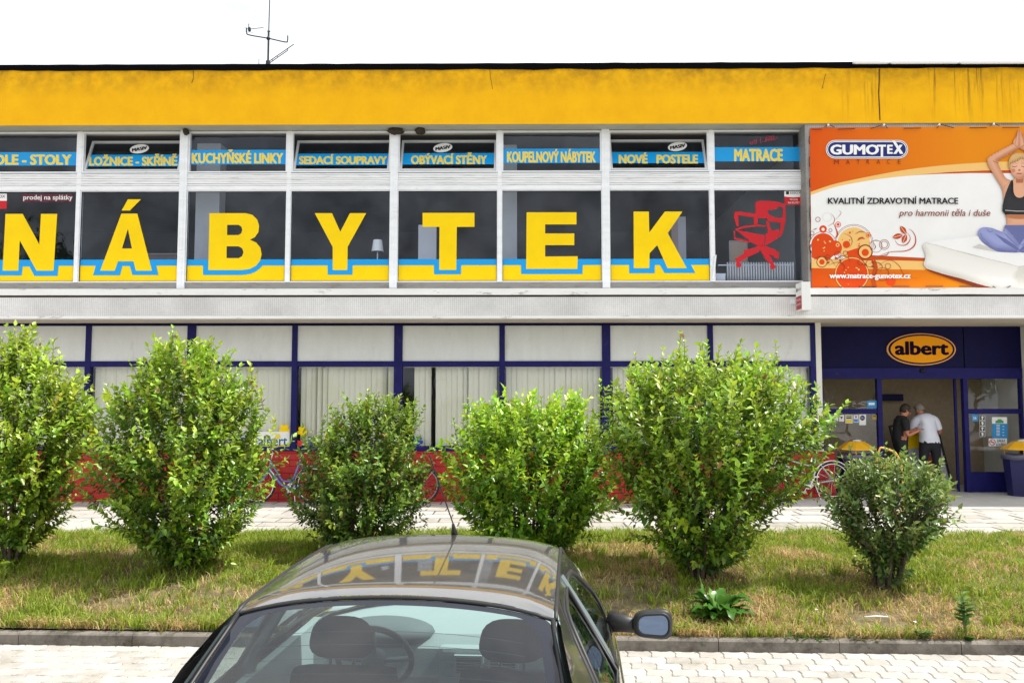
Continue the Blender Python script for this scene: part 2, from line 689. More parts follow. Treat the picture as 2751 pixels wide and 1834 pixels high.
m_ledge = mat("ledge_paint", (0.82, 0.82, 0.82), 0.6, var=0.05, dirt=(0.16, 0.13, 0.10), dscale=4, dlo=0.58, dhi=0.72, stretch=(0.6, 1, 2.5))
m_drip = mat("drip_edge", (0.05, 0.04, 0.035), 0.9, var=0.5)
m_mosaic = grid_tile_mat("mosaic_tiles", (0.76, 0.75, 0.76), (0.82, 0.81, 0.82), (0.52, 0.51, 0.51), 0.036)
m_mosaic_g = grid_tile_mat("mosaic_tiles_grey", (0.42, 0.41, 0.40), (0.50, 0.49, 0.48), (0.22, 0.21, 0.2), 0.036)
m_navy = mat("navy_paint", (0.012, 0.011, 0.105), 0.5, var=0.25, vscale=5, spec=0.15, dirt=(0.07, 0.06, 0.11), dscale=7, dlo=0.6, dhi=0.85)
m_navy_dark = mat("navy_panel", (0.005, 0.005, 0.050), 0.5, var=0.2, spec=0.12)
m_white_panel = mat("white_panel", (0.68, 0.70, 0.71), 0.6, var=0.06, vscale=2.5, bump=0.1, bscale=90, dirt=(0.42, 0.40, 0.36), dscale=2.2, dlo=0.58, dhi=0.85, stretch=(1.5, 1, .5))
m_pane = glass_mat("window_glass", (0.80, 0.85, 0.95), 0.8, wav=0.6)
m_pane_low = glass_mat("shop_glass", (0.93, 0.95, 0.95), 1.2, wav=0.2)
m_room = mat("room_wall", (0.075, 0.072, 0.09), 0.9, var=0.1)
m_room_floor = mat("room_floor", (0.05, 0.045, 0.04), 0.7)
m_column = mat("column_paint", (0.62, 0.63, 0.62), 0.7, var=0.05)
m_red = mat("red_painted_brick", (0.40, 0.014, 0.012), 0.6, var=0.16, vscale=6, bump=0.5, bscale=35, dirt=(0.50, 0.14, 0.11), dscale=14, dlo=0.70, dhi=0.80, pos=True)
m_red_joint = mat("red_joint", (0.33, 0.012, 0.011), 0.85)
m_pillar = mat("pillar_plaster", (0.72, 0.70, 0.66), 0.8, var=0.05)
m_stk_blue = mat("vinyl_blue", (0.0, 0.30, 0.72), 0.4, spec=0.3)
m_stk_yellow = mat("vinyl_yellow", (0.88, 0.60, 0.0), 0.5, spec=0.15, var=.05, vscale=2)
m_stk_yellow2 = mat("vinyl_yellow_pale", (0.82, 0.62, 0.06), 0.45, spec=0.3)
m_stk_white = mat("vinyl_white", (0.8, 0.8, 0.8), 0.5, spec=0.3)
m_stk_pale = mat("vinyl_pale_edge", (0.70, 0.74, 0.48), 0.5, spec=0.3)
m_stk_red = mat("vinyl_red", (0.52, 0.004, 0.012), 0.4, spec=0.3)
m_stk_maroon = mat("vinyl_maroon", (0.10, 0.012, 0.03), 0.5, spec=0.3)
m_ink = mat("black_ink", (0.012, 0.012, 0.014), 0.6, spec=0.3)
m_seal = mat("black_rubber", (0.01, 0.01, 0.011), 0.6)

# ================================================================== ground
Z_PAVE = 0.18
def kerb_y(x):
    return 7.335 - 0.0268 * x
g = MB().box(-60, 60, -60, 60, -0.5, -0.03)
base = g.obj("ground", mat("subsoil", (0.20, 0.18, 0.14), 0.95, var=0.2))
structure(base)

def strip_sheet(name, m, zf, x0, x1, yf0, yf1, nx, ny):
    vs, fs = [], []
    for i in range(nx + 1):
        x = x0 + (x1 - x0) * i / nx
        for j in range(ny + 1):
            y = yf0(x) + (yf1(x) - yf0(x)) * j / ny
            vs.append((x, y, zf(x, y)))
    for i in range(nx):
        for j in range(ny):
            a = i * (ny + 1) + j
            fs.append((a, a + ny + 1, a + ny + 2, a + 1))
    return MB().add(vs, fs).obj(name, m, smooth=True)

m_joint = mat("paver_joint", (0.19, 0.17, 0.13), 0.95, var=0.3, vscale=9)
m_far_pave = mat("paving_far", (0.42, 0.40, 0.37), 0.9, var=0.15, vscale=4)
lot = strip_sheet("parking_lot", m_joint, lambda x, y: 0.0, -30, 30, lambda x: 5.4, lambda x: kerb_y(x), 10, 2)
structure(lot)
lotfar = strip_sheet("street", m_far_pave, lambda x, y: 0.0, -55, 55, lambda x: -55, lambda x: 5.4, 4, 4)
structure(lotfar)
pv_mats = [mat("paver_%d" % i, c, 0.85, var=0.14, vscale=5, bump=0.3, bscale=60, dirt=(0.19, 0.165, 0.13), dscale=1.6, dlo=0.54, dhi=0.74, pos=True)
           for i, c in enumerate([(0.385, 0.365, 0.335), (0.42, 0.40, 0.37), (0.34, 0.32, 0.29), (0.40, 0.37, 0.335)])]
def paver_mesh(m, k):
    """interlocking wavy block 0.198 x 0.158"""
    w, h, d = 0.099 - 0.0025, 0.079 - 0.0025, 0.013
    pts = [(-w, -h), (-w * 0.45, -h), (-w * 0.12, -h - d), (w * 0.45, -h - d), (w * 0.75, -h), (w, -h),
           (w, -h * 0.3), (w + d * 0.8, 0.0), (w + d * 0.8, h * 0.5), (w, h),
           (w * 0.75, h), (w * 0.45, h - d), (-w * 0.12, h - d), (-w * 0.45, h), (-w, h), (-w + d * 0.8, h * 0.5), (-w + d * 0.8, 0.0), (-w, -h * 0.3)]
    n = len(pts)
    e = 0.93
    vs = [(x, y, -0.05) for x, y in pts] + [(x, y, -0.003) for x, y in pts] + [(x * e, y * e, 0.003) for x, y in pts]
    fs = []
    for r0 in (0, n):
        fs += [(r0 + i, r0 + (i + 1) % n, r0 + n + (i + 1) % n, r0 + n + i) for i in range(n)]
    fs.append(tuple(range(2 * n, 3 * n)))
    me = bpy.data.meshes.new("paver")
    me.from_pydata(vs, [], fs)
    me.materials.append(m)
    return me
pv_me = [paver_mesh(m, i) for i, m in enumerate(pv_mats)]
rest_v, rest_f = MB(), None
kerb_rot = math.atan(-0.0268)
cnt = 0
cands = []
for j in range(0, 14):
    for i in range(-50, 50):
        lx, ly = (i + 0.5 * (j % 2)) * 0.198, -(j + 0.5) * 0.158
        x = lx * math.cos(kerb_rot) - ly * math.sin(kerb_rot)
        y = 7.335 - 0.006 + lx * math.sin(kerb_rot) + ly * math.cos(kerb_rot)
        cands.append((x, y, j, i))
def pv_seen(c):
    x, y = c[0], c[1]
    return y > 6.05 and abs(x + 0.0087 * y) < 0.62 * y and not (-1.15 < x < 0.62 and y < 7.3)
for c in cands:
    me = rnd.choice(pv_me)
    z = 0.004 + rnd.uniform(-0.0015, 0.0015)
    if pv_seen(c) and cnt < 298:
        o = link("paver", me, lot, (c[0], c[1], z), (rnd.uniform(-.008, .008), rnd.uniform(-.008, .008), kerb_rot))
        cnt += 1
    else:
        M_ = Matrix.Translation((c[0], c[1], z)) @ Matrix.Rotation(kerb_rot, 4, 'Z')
        rest_v.add([M_ @ v.co for v in me.vertices], [tuple(p.vertices) for p in me.polygons])
o = rest_v.obj("pavers", pv_mats[0], lot)
o['kind'] = 'stuff'

# kerb
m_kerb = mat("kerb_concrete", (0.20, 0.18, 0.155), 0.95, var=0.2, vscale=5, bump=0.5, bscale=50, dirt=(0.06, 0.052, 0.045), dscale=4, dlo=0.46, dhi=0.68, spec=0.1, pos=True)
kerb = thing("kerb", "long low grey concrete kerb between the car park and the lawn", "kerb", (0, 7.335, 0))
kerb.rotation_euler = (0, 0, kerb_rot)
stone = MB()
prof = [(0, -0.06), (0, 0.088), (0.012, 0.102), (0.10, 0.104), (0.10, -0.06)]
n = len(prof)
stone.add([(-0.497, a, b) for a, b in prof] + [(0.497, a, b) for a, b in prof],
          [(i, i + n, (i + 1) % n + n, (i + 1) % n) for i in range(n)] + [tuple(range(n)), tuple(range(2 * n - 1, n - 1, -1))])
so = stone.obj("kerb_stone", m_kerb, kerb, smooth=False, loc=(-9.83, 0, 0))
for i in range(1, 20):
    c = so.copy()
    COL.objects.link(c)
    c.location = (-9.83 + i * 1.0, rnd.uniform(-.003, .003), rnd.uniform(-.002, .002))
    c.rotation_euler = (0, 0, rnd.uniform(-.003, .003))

# lawn
def mound(x, y):
    t = (y - 7.4) / (12.25 - 7.4)
    t = min(1, max(0, t))
    z = 0.095 + 0.085 * t + 0.17 * math.sin(math.pi * t) ** 0.8
    z += 0.035 * noise.noise(Vector((x * 0.9, y * 0.9, 3))) * math.sin(math.pi * t)
    return z
m_soil = mat("lawn_soil", (0.12, 0.095, 0.05), 0.95, var=0.35, vscale=7, bump=0.5, bscale=25, dirt=(0.25, 0.20, 0.11), dscale=5, dlo=0.5, dhi=0.7)
def lawn_back(x):
    return 12.2 + 0.12 * noise.noise(Vector((x * 1.3, 0, 7)))
lawn = strip_sheet("lawn", m_soil, mound, -14, 14, lambda x: kerb_y(x) + 0.09, lambda x: 12.3, 90, 30)
structure(lawn)

# pavement in front of the shop
m_slab_joint = mat("slab_joint", (0.10, 0.09, 0.065), 0.95, var=0.3, vscale=8)
pave = strip_sheet("pavement", m_slab_joint, lambda x, y: Z_PAVE - 0.006, -20, 20, lambda x: 12.0, lambda x: 18.6, 8, 4)
structure(pave)
slab_mats = [mat("slab_%d" % i, c, 0.85, var=0.12, vscale=3, bump=0.25, bscale=40, dirt=(0.20, 0.175, 0.14), dscale=1.4, dlo=0.54, dhi=0.76, pos=True)
             for i, c in enumerate([(0.40, 0.383, 0.35), (0.44, 0.423, 0.388), (0.36, 0.34, 0.305)])]
slab_me = []
for m in slab_mats:
    b = MB()
    hw, hd = 0.26 - 0.014, 0.26 - 0.026
    b.add([(-hw, -hd, -0.04), (hw, -hd, -0.04), (hw, hd, -0.04), (-hw, hd, -0.04), (-hw, -hd, -0.003), (hw, -hd, -0.003), (hw, hd, -0.003), (-hw, hd, -0.003),
           (-hw + .006, -hd + .006, 0.002), (hw - .006, -hd + .006, 0.002), (hw - .006, hd - .006, 0.002), (-hw + .006, hd - .006, 0.002)],
          [(0, 1, 5, 4), (1, 2, 6, 5), (2, 3, 7, 6), (3, 0, 4, 7), (4, 5, 9, 8), (5, 6, 10, 9), (6, 7, 11, 10), (7, 4, 8, 11), (8, 9, 10, 11)])
    me = bpy.data.meshes.new("slab")
    me.from_pydata(b.v, [], b.f)
    me.materials.append(m)
    slab_me.append(me)
srest = MB()
cnt = 0
for j in range(9):
    for i in range(-26, 28):
        x, y = (i + 0.33 * (j % 3)) * 0.52, 12.26 + (j + 0.5) * 0.46
        me = rnd.choice(slab_me)
        rot = (rnd.uniform(-.012, .012), rnd.uniform(-.01, .01), rnd.uniform(-.008, .008))
        z = Z_PAVE + 0.002 + rnd.uniform(-0.004, 0.004)
        if abs(x + 0.0087 * y) < 0.615 * y and cnt < 299 and (j < 8):
            link("slab", me, pave, (x, y, z), rot).scale = (1, 0.885, 1)
            cnt += 1
        else:
            srest.add([(v.co.x + x, v.co.y * 0.885 + y, v.co.z + z) for v in me.vertices], [tuple(p.vertices) for p in me.polygons])
o = srest.obj("slabs", slab_mats[0], pave)
o['kind'] = 'stuff'

# concrete apron rising to the entrance
def apron_z(x, y):
    a = min(1, max(0, (x - 4.3) / 1.5))
    b = min(1, max(0, (y - 15.35) / 0.75))
    return Z_PAVE + 0.004 + 0.096 * min(a, b)
apron = strip_sheet("entrance_ramp", mat("ramp_concrete", (0.46, 0.44, 0.41), 0.9, var=0.12, vscale=2.5, bump=0.3, bscale=40),
                    apron_z, 4.3, 13.5, lambda x: 15.35, lambda x: 19.8, 40, 20)
structure(apron)

# ================================================================== the shop building
YU, YG, YF, YB = 16.0, 16.37, 15.67, 15.47
def zU(y, Y=YU):
    return P(1375, y, Y).z
Zr = zU(171, YF)                 # roof edge
Zs = zU(333.5, YF)               # underside of yellow fascia
Zsl = 3.605                      # underside of the first floor
X0, X1 = -16.0, 15.0
bld = thing("shop_building", "two storey flat roofed shop with yellow fascia over long bands of windows", "building", (0, 16, 0), world_parts=True)

mb = MB()
mb.box(X0, X1, YF, 16.6, Zs, Zr - 0.06)
mb.obj("roof_fascia", m_yellow, bld)
# ragged felt edge on top
mb = MB()
xs = np.arange(X0, X1, 0.22)
for i in range(len(xs) - 1):
    a, b = xs[i], xs[i + 1]
    d0 = 0.115 + 0.03 * noise.noise(Vector((a * 1.7, 1, 0)))
    d1 = 0.115 + 0.03 * noise.noise(Vector((b * 1.7, 1, 0)))
    t0, t1 = Zr + 0.008 * noise.noise(Vector((a * 2.5, 5, 0))), Zr + 0.008 * noise.noise(Vector((b * 2.5, 5, 0)))
    mb.add([(a, YF - 0.022, Zr - d0), (b, YF - 0.022, Zr - d1), (b, YF - 0.022, t1), (a, YF - 0.022, t0), (a, 16.6, t0), (b, 16.6, t1), (b, YF + 0.01, Zr - d1), (a, YF + 0.01, Zr - d0)],
           [(0, 1, 2, 3), (3, 2, 5, 4), (0, 7, 6, 1)])
mb.obj("roof_edge", m_black_edge, bld)
MB().box(X0, X1, 16.6, 27, Zr - 0.35, Zr - 0.05).obj("roof", m_black_edge, bld)
# joint and cracks in the render
mb = MB()
def crack(pts, w):
    q = [P(a, b, YF) for a, b in pts]
    mb.tube([(v.x, YF - 0.001, v.z) for v in q], w, 5)
crack([(2362, 186), (2362, 215), (2360.5, 250), (2362.5, 290), (2364, 323)], 0.011)
crack([(1316, 186), (1317, 205), (1321, 225), (1323, 240)], 0.004)
crack([(2208, 240), (2212, 225), (2216, 205), (2219, 198)], 0.004)
crack([(2208, 232), (2212, 236)], 0.004)
crack([(519, 190), (520, 210), (515, 224)], 0.004)
mb.obj("crack", m_ink, bld)
# soffit board under the fascia
MB().box(X0, X1, YF + 0.012, 16.3, Zs - 0.004, Zs + 0.02).obj("soffit", m_soffit, bld)

# ---- first floor windows
XM = [1.65 + 2.025 * (k - 6) for k in range(-2, 9)]         # mullion k = -2..8
def xm(k):
    return 1.65 + 2.025 * (k - 6)
X_END = P(2163, 640, YU).x
z_tt, z_tb = zU(351), zU(462)
z_rt, z_rb = zU(464), zU(497)
z_bt, z_bb = zU(509), zU(754.5)
z_st, z_sb = zU(758.5), zU(774)
YP = YU + 0.055                                             # glass plane
def is_main(k):
    return k % 2 == 0
def edge(k, side):
    if k >= 8:
        return X_END
    w = 0.072 if is_main(k) else 0.040
    return xm(k) + w * side
tilt = {1: 1, 3: 1, 4: 1, 6: 1}
texts = {0: "ŽIDLE - STOLY", 1: "LOŽNICE - SKŘÍNĚ", 2: "KUCHYŇSKÉ LINKY", 3: "SEDACÍ SOUPRAVY", 4: "OBÝVACÍ STĚNY", 5: "KOUPELNOVÝ NÁBYTEK", 6: "NOVÉ   POSTELE", 7: "MATRACE"}
# posts
for k in range(-2, 8):
    mb = MB()
    w = 0.072 if is_main(k) else 0.040
    mb.box(xm(k) - w, xm(k) + w, YU - (0.03 if is_main(k) else 0.004), YU + 0.10, (z_sb if is_main(k) else z_bb - 0.02), Zs - 0.004)
    if is_main(k):
        mb.box(xm(k) - 0.02, xm(k) + 0.02, YU - 0.038, YU - 0.028, z_sb, Zs - 0.004)
    mb.obj("post", m_alu, bld, bevel=0.004)
MB().box(X_END, X_END + 0.055, YU - 0.02, YU + 0.1, z_sb, Zs - 0.004).obj("post", m_alu, bld)
MB().box(X0, X_END, YU - 0.012, YU + 0.10, z_tt + 0.002, Zs - 0.006).obj("head_frame", m_sillp, bld)

def frame_rect(mb, x0, x1, z0, z1, w, y0, y1):
    mb.box(x0, x1, y0, y1, z1 - w, z1)
    mb.box(x0, x1, y0, y1, z0, z0 + w)
    mb.box(x0, x0 + w, y0, y1, z0 + w, z1 - w)
    mb.box(x1 - w, x1, y0, y1, z0 + w, z1 - w)

def txt_outline(name, s, box, Y, parent, **kw):
    x0, y0, x1, y1 = box
    text_px("lettering", s, (x0 - 0.8, y0 - 0.6, x1 + 0.8, y1 + 0.8), Y, m_stk_pale, parent, bold=0.0, heavy=0.035)
    text_px("lettering", s, box, Y - 0.003, m_stk_yellow2, parent, bold=0.0, heavy=0.022)

zA = zoomer(0, 0, 0.39116)
zB = zoomer(900, 100, 0.39116)
zC = zoomer(1831, 100, 0.39116)
zD = zoomer(0, 480, 0.39116)
zE = zoomer(900, 480, 0.39116)
def bx(z, u0, v0, u1, v1):
    a, b = z(u0, v0)
    c, d = z(u1, v1)
    return (a, b, c, d)
t_box = {0: bx(zA, -120, 1052, 488, 1130), 1: bx(zA, 615, 1065, 1215, 1135), 2: bx(zA, 1320, 1035, 1942, 1120), 3: bx(zA, 2058, 1068, 2655, 1125),
         4: bx(zB, 525, 800, 1040, 870), 5: bx(zB, 1185, 775, 1787, 858), 6: bx(zB, 1952, 800, 2490, 865), 7: bx(zC, 365, 775, 692, 850)}
band_v = {0: bx(zA, 0, 1037, 0, 1130), 1: bx(zA, 0, 1057, 0, 1137), 2: bx(zA, 0, 1025, 0, 1125), 3: bx(zA, 0, 1053, 0, 1132), 4: bx(zB, 0, 796, 0, 873),
          5: bx(zB, 0, 767, 0, 866), 6: bx(zB, 0, 792, 0, 868), 7: bx(zC, 0, 760, 0, 857)}
m_sash = mat("sash_aluminium", (0.60, 0.61, 0.63), 0.4, var=0.08, dirt=(0.25, 0.24, 0.23), dscale=8, dlo=0.6, dhi=0.8)
for k in range(-2, 8):
    xa, xb = edge(k, 1), edge(k + 1, -1)
    win = part("transom_window", bld)
    # ribbed panel between the two window rows (whole panel between main posts, one piece per bay)
    pan = MB()
    nr = 7
    for r in range(nr):
        za = z_rb + (z_rt - z_rb) * r / nr
        zb = z_rb + (z_rt - z_rb) * (r + 1) / nr
        d = 0.016 if r in (1, 4) else 0.006
        pan.add([(xa - .04, YU + 0.012, za), (xb + .04, YU + 0.012, za), (xb + .04, YU - d, za + 0.006), (xa - .04, YU - d, za + 0.006), (xb + .04, YU - d, zb - 0.004), (xa - .04, YU - d, zb - 0.004), (xb + .04, YU + 0.012, zb), (xa - .04, YU + 0.012, zb)],
                [(0, 1, 2, 3), (3, 2, 4, 5), (5, 4, 6, 7)])
    pan.obj("ribbed_panel", m_rib, bld)
    MB().box(xa - .04, xb + .04, YU + 0.0, YU + 0.09, z_bt, z_rb - 0.004).obj("transom_rail", m_alu, bld)
    sp = MB().box(xa - .04, xb + .04, YU + 0.012, YU + 0.09, z_sb, z_bb - 0.022)
    sp.obj("sill_panel", m_sillp, bld)
    # transom window
    fr = MB()
    frame_rect(fr, xa, xb, z_tb, z_tt, 0.028, YU + 0.008, YU + 0.09)
    fr.obj("frame", m_alu, win)
    if k in tilt:
        # sash hinged at its lower edge, fallen inwards
        h = z_tt - z_tb - 0.06
        ang = R(24)
        piv = Vector((0, YU + 0.03, z_tb + 0.032))
        mb = MB()
        frame_rect(mb, xa + 0.03, xb - 0.03, 0, h, 0.042, -0.02, 0.02)
        M_ = Matrix.Translation(piv) @ Matrix.Rotation(-ang, 4, 'X')
        mb.v = [tuple(M_ @ Vector(v)) for v in mb.v]
        mb.obj("sash", m_sash, win)
        pn = MB().add([(xa + .06, 0, .03), (xb - .06, 0, .03), (xb - .06, 0, h - .03), (xa + .06, 0, h - .03)], [(0, 1, 2, 3)])
        pn.v = [tuple(M_ @ Vector(v)) for v in pn.v]
        pn.obj("pane", m_pane, win)
        # a sash-plane mapper: photo pixel to point on the tilted pane
        nrm = M_.to_3x3() @ Vector((0, -1, 0))
        org = M_ @ Vector((0, 0, 0))
        def onp(px, py, off):
            d = ray(px, py)
            t = ((org + nrm * off) - Vector((0, 0, CAM_H))).dot(nrm) / d.dot(nrm)
            return d * t + Vector((0, 0, CAM_H))
    else:
        MB().add([(xa + .02, YP, z_tb + .02), (xb - .02, YP, z_tb + .02), (xb - .02, YP, z_tt - .02), (xa + .02, YP, z_tt - .02)], [(0, 1, 2, 3)]).obj("pane", m_pane, win)
        def onp(px, py, off):
            return P(px, py, YP - off)
    if k in texts:
        ya, yb = band_v[k][1], band_v[k][3]
        inset = 0.075 if k in tilt else 0.034
        pa = onp(1375, ya, 0.004)
        pb = onp(1375, yb, 0.004)
        MB().add([(xa + inset, pb.y, pb.z), (xb - inset, pb.y, pb.z), (xb - inset, pa.y, pa.z), (xa + inset, pa.y, pa.z)], [(0, 1, 2, 3)]).obj("blue_stripe", m_stk_blue, win)
        def place(nm, s, box, off, m, heavy, bold):
            vs, fs = text_raw(s, bold, 0)
            xs_, ys_ = [v[0] for v in vs], [v[1] for v in vs]
            lo, hi, bo, to = min(xs_) - heavy, max(xs_) + heavy, min(ys_) - heavy * .6, max(ys_) + heavy * .6
            b = MB()
            for j, (dx, dy) in enumerate(spread(heavy)):
                b.add([onp(box[0] + (box[2] - box[0]) * (x + dx - lo) / (hi - lo), box[3] + (box[1] - box[3]) * (y + dy - bo) / (to - bo), off + j * 0.0001) for x, y in vs], fs)
            b.obj(nm, m, win)
        bxx = t_box[k]
        place("lettering_edge", texts[k], (bxx[0] - 1.6, bxx[1] - 3.2, bxx[2] + 1.6, bxx[3] + 1.6), 0.006, m_stk_pale, 0.062, 0)
        place("lettering", texts[k], (bxx[0], bxx[1] - 2, bxx[2], bxx[3] + .3), 0.010, m_stk_yellow2, 0.034, 0)
        if k in (1, 4, 6):
            cx_, cy_ = {1: zA(957, 1023), 4: zB(740, 760), 6: (1820, 394)}[k]
            el = [onp(a, b, 0.008) for a, b in [(cx_ + (26 * math.cos(t) * .99 + 12 * math.sin(t) * .14), cy_ + (12 * math.sin(t) * .99 - 26 * math.cos(t) * .14)) for t in np.linspace(0, 2 * math.pi, 28, endpoint=False)]]
            MB().add(el, [tuple(range(27, -1, -1))]).obj("oval_sticker", m_stk_white, win)
            vs, fs = text_raw("MASIV", 0, 0)
            b = MB()
            mxx = max(v[0] for v in vs)
            for j in range(4):
                b.add([onp(cx_ + (x / mxx - .5) * 40 + j * .7 - 1, cy_ + 4.4 - y * 12.5 - (x / mxx - .5) * 7, 0.012 + j * .0005) for x, y in vs], fs)
            b.obj("lettering", m_ink, win)
        if k == 7:
            vs, fs = text_raw("od 1.300,-", 0, 0)
            b = MB()
            mxx = max(v[0] for v in vs)
            for j in range(2):
                b.add([onp(2013 + x / mxx * 76 + j * .9, 389 - y * 19 - x / mxx * 14, 0.006 + j * .0005) for x, y in vs], fs)
            b.obj("price_lettering", mat("vinyl_faded_red", (0.34, 0.02, 0.06), 0.5), win)
    # big window
    big = part("shop_window", bld)
    fr = MB()
    frame_rect(fr, xa - .01, xb + .01, z_bb - 0.02, z_bt + 0.001, 0.022, YU + 0.02, YU + 0.09)
    fr.obj("frame", m_alu, big)
    MB().add([(xa, YP, z_bb), (xb, YP, z_bb), (xb, YP, z_bt - .02), (xa, YP, z_bt - .02)], [(0, 1, 2, 3)]).obj("pane", m_pane, big)
    seal = MB()
    frame_rect(seal, xa + .008, xb - .008, z_bb + 0.0, z_bt - .018, 0.010, YU + 0.03, YU + 0.055)
    seal.obj("seal", m_seal, big)
    if k <= 6:
        # yellow and blue vinyl along the bottom of the glass
        zt, zm, zb = P(1375, 696, YP).z, P(1375, 711.5, YP).z, z_bb + 0.004
        MB().add([(xa + .004, YP - .004, zb), (xb - .004, YP - .004, zb), (xb - .004, YP - .004, zm), (xa + .004, YP - .004, zm)], [(0, 1, 2, 3)]).obj("yellow_stripe", m_stk_yellow, big)
        MB().add([(xa + .004, YP - .006, zm - .006), (xb - .004, YP - .006, zm - .006), (xb - .004, YP - .006, zt), (xa + .004, YP - .006, zt)], [(0, 1, 2, 3)]).obj("blue_stripe", m_stk_blue, big)
    big['bay'] = k
    def zz(z, l):
        return [z(*p) for p in l]
    let = {0: (zz(zD, [(40, 243), (158, 243), (272, 452), (283, 243), (395, 243), (370, 632), (253, 632), (138, 425), (128, 632), (20, 632)]), [],
               zz(zD, [(-14, 592), (-18, 665), (150, 665), (158, 603), (203, 603), (237, 668), (397, 668), (404, 592)])),
           1: (zz(zD, [(835, 241), (945, 241), (1045, 632), (935, 632), (919, 568), (812, 568), (790, 632), (690, 632)]), [zz(zD, [(880, 345), (908, 480), (840, 480)])],
               zz(zD, [(660, 592), (640, 664), (825, 664), (842, 600), (893, 600), (910, 662), (1090, 662), (1074, 592)])),
           2: (zz(zD, [(1440, 238), (1690, 238), (1735, 250), (1768, 282), (1781, 325), (1776, 368), (1752, 402), (1718, 420), (1762, 440), (1790, 475), (1798, 520), (1788, 562), (1760, 598), (1715, 621), (1660, 628), (1432, 628)]),
               [zz(zD, [(1562, 318), (1640, 318), (1659, 330), (1665, 352), (1659, 375), (1640, 388), (1561, 388)]), zz(zD, [(1558, 465), (1640, 465), (1664, 478), (1674, 505), (1664, 533), (1640, 546), (1557, 546)])],
               zz(zD, [(1395, 592), (1395, 662), (1660, 662), (1715, 655), (1755, 640), (1785, 618), (1808, 592)])),
           3: (zz(zE, [(-138, 238), (-20, 238), (37, 365), (103, 238), (215, 238), (88, 468), (85, 628), (-15, 628), (-15, 470)]), [],
               zz(zE, [(-50, 588), (-50, 660), (120, 660), (122, 588)])),
           4: (zz(zE, [(602, 236), (958, 236), (958, 332), (837, 332), (833, 627), (716, 627), (718, 332), (602, 332)]), [],
               zz(zE, [(680, 585), (680, 657), (865, 657), (867, 585)])),
           5: (zz(zE, [(1316, 232), (1658, 232), (1658, 315), (1443, 315), (1443, 377), (1643, 377), (1643, 457), (1443, 457), (1443, 535), (1667, 533), (1664, 620), (1313, 620)]), [],
               zz(zE, [(1278, 580), (1278, 655), (1700, 655), (1702, 580)])),
           6: (zz(zE, [(2050, 227), (2155, 227), (2158, 370), (2265, 227), (2385, 227), (2285, 375), (2415, 615), (2283, 615), (2212, 457), (2160, 512), (2158, 615), (2052, 615)]), [],
               zz(zE, [(2020, 575), (2020, 650), (2195, 650), (2197, 588), (2228, 588), (2262, 648), (2475, 648), (2436, 575)]))}
    if k in let:
        o_, h_, d_ = let[k]
        def clampx(pts):
            out = []
            for (a, b) in pts:
                q = P(a, b, YP)
                out.append((min(max(q.x, xa + .005), xb - .005), q.z))
            return out
        b = MB().flat(clampx(d_), YP - .0075)
        b.obj("letter_edge", m_stk_blue, big)
        b = MB().flat(pxpoly(o_, YP), YP - .010, [pxpoly(h, YP) for h in h_])
        b.obj("letter", m_stk_yellow, big)
    if k == 1:
        b = MB().flat(pxpoly(zz(zD, [(880, 143), (970, 143), (893, 220), (837, 220)]), YP), YP - .010)
        b.obj("letter_accent", m_stk_yellow, big)
    if k == 0:
        sticker("maroon_sticker", zz(zD, [(150, 105), (500, 105), (500, 160), (150, 160)]), YP - .004, m_stk_maroon, big)
        text_px("lettering", "prodej na splátky", bx(zD, 160, 112, 498, 155), YP - .008, m_stk_white, big, bold=0.0, heavy=0.012)
        sticker("credit_sticker", zz(zD, [(-90, 103), (47, 103), (47, 152), (-90, 152)]), YP - .004, m_stk_white, big)
        sticker("credit_sticker_foot", zz(zD, [(-90, 152), (47, 152), (47, 207), (-90, 207)]), YP - .004, m_stk_red, big)
        text_px("lettering", "ESSOX", bx(zD, -55, 112, 36, 132), YP - .008, m_ink, big)
    if k == 7:
        zH = zoomer(1890, 500, 0.22959)
        def hp(l):
            return zz(zH, l)
        sticker("credit_sticker", hp([(945, 55), (960, 42), (1150, 40), (1166, 52), (1166, 125), (1050, 132), (945, 122)]), YP - .004, m_stk_white, big)
        sticker("credit_sticker_foot", hp([(945, 122), (1050, 132), (1166, 125), (1166, 210), (1150, 222), (962, 222), (945, 208)]), YP - .004, m_stk_red, big)
        sticker("credit_logo", hp([(966, 62), (1000, 62), (1000, 97), (966, 97)]), YP - .007, m_ink, big)
        text_px("lettering", "ESSOX", bx(zH, 1015, 66, 1140, 92), YP - .008, m_ink, big, bold=0.0)
        text_px("lettering", "PRODEJ", bx(zH, 1012, 148, 1100, 172), YP - .008, m_stk_white, big, bold=0.0)
        text_px("lettering", "NA SPLÁTKY", bx(zH, 990, 176, 1125, 206), YP - .008, m_stk_white, big, bold=0.0)
        # red office chair cut from vinyl
        ch = MB()
        yc = YP - .005
        def cf(l, holes=()):
            ch.flat(pxpoly(hp(l), yc), yc, [pxpoly(hp(h), yc) for h in holes])
        cf([(605, 195), (640, 175), (760, 172), (870, 185), (950, 215), (960, 250), (962, 400), (935, 520), (905, 590), (880, 600), (905, 430), (760, 412), (740, 380), (640, 372), (630, 455), (585, 455), (590, 368), (450, 345), (405, 345), (415, 475), (385, 465), (355, 360), (365, 300), (420, 298), (600, 325), (610, 290)],
           [[(745, 285), (820, 275), (880, 255), (860, 235), (930, 250), (920, 375), (830, 365), (770, 335)]])
        cf([(730, 410), (760, 415), (795, 520), (880, 505), (885, 560), (870, 610), (740, 690), (725, 690), (722, 560), (755, 545)])
        cf([(370, 505), (470, 465), (640, 450), (730, 465), (730, 480), (640, 470), (480, 490), (400, 515), (560, 545), (715, 575), (715, 690), (690, 700), (630, 690), (540, 655), (525, 620), (500, 610), (380, 515)])
        cf([(352, 520), (368, 520), (370, 600), (520, 640), (545, 665), (360, 622)])
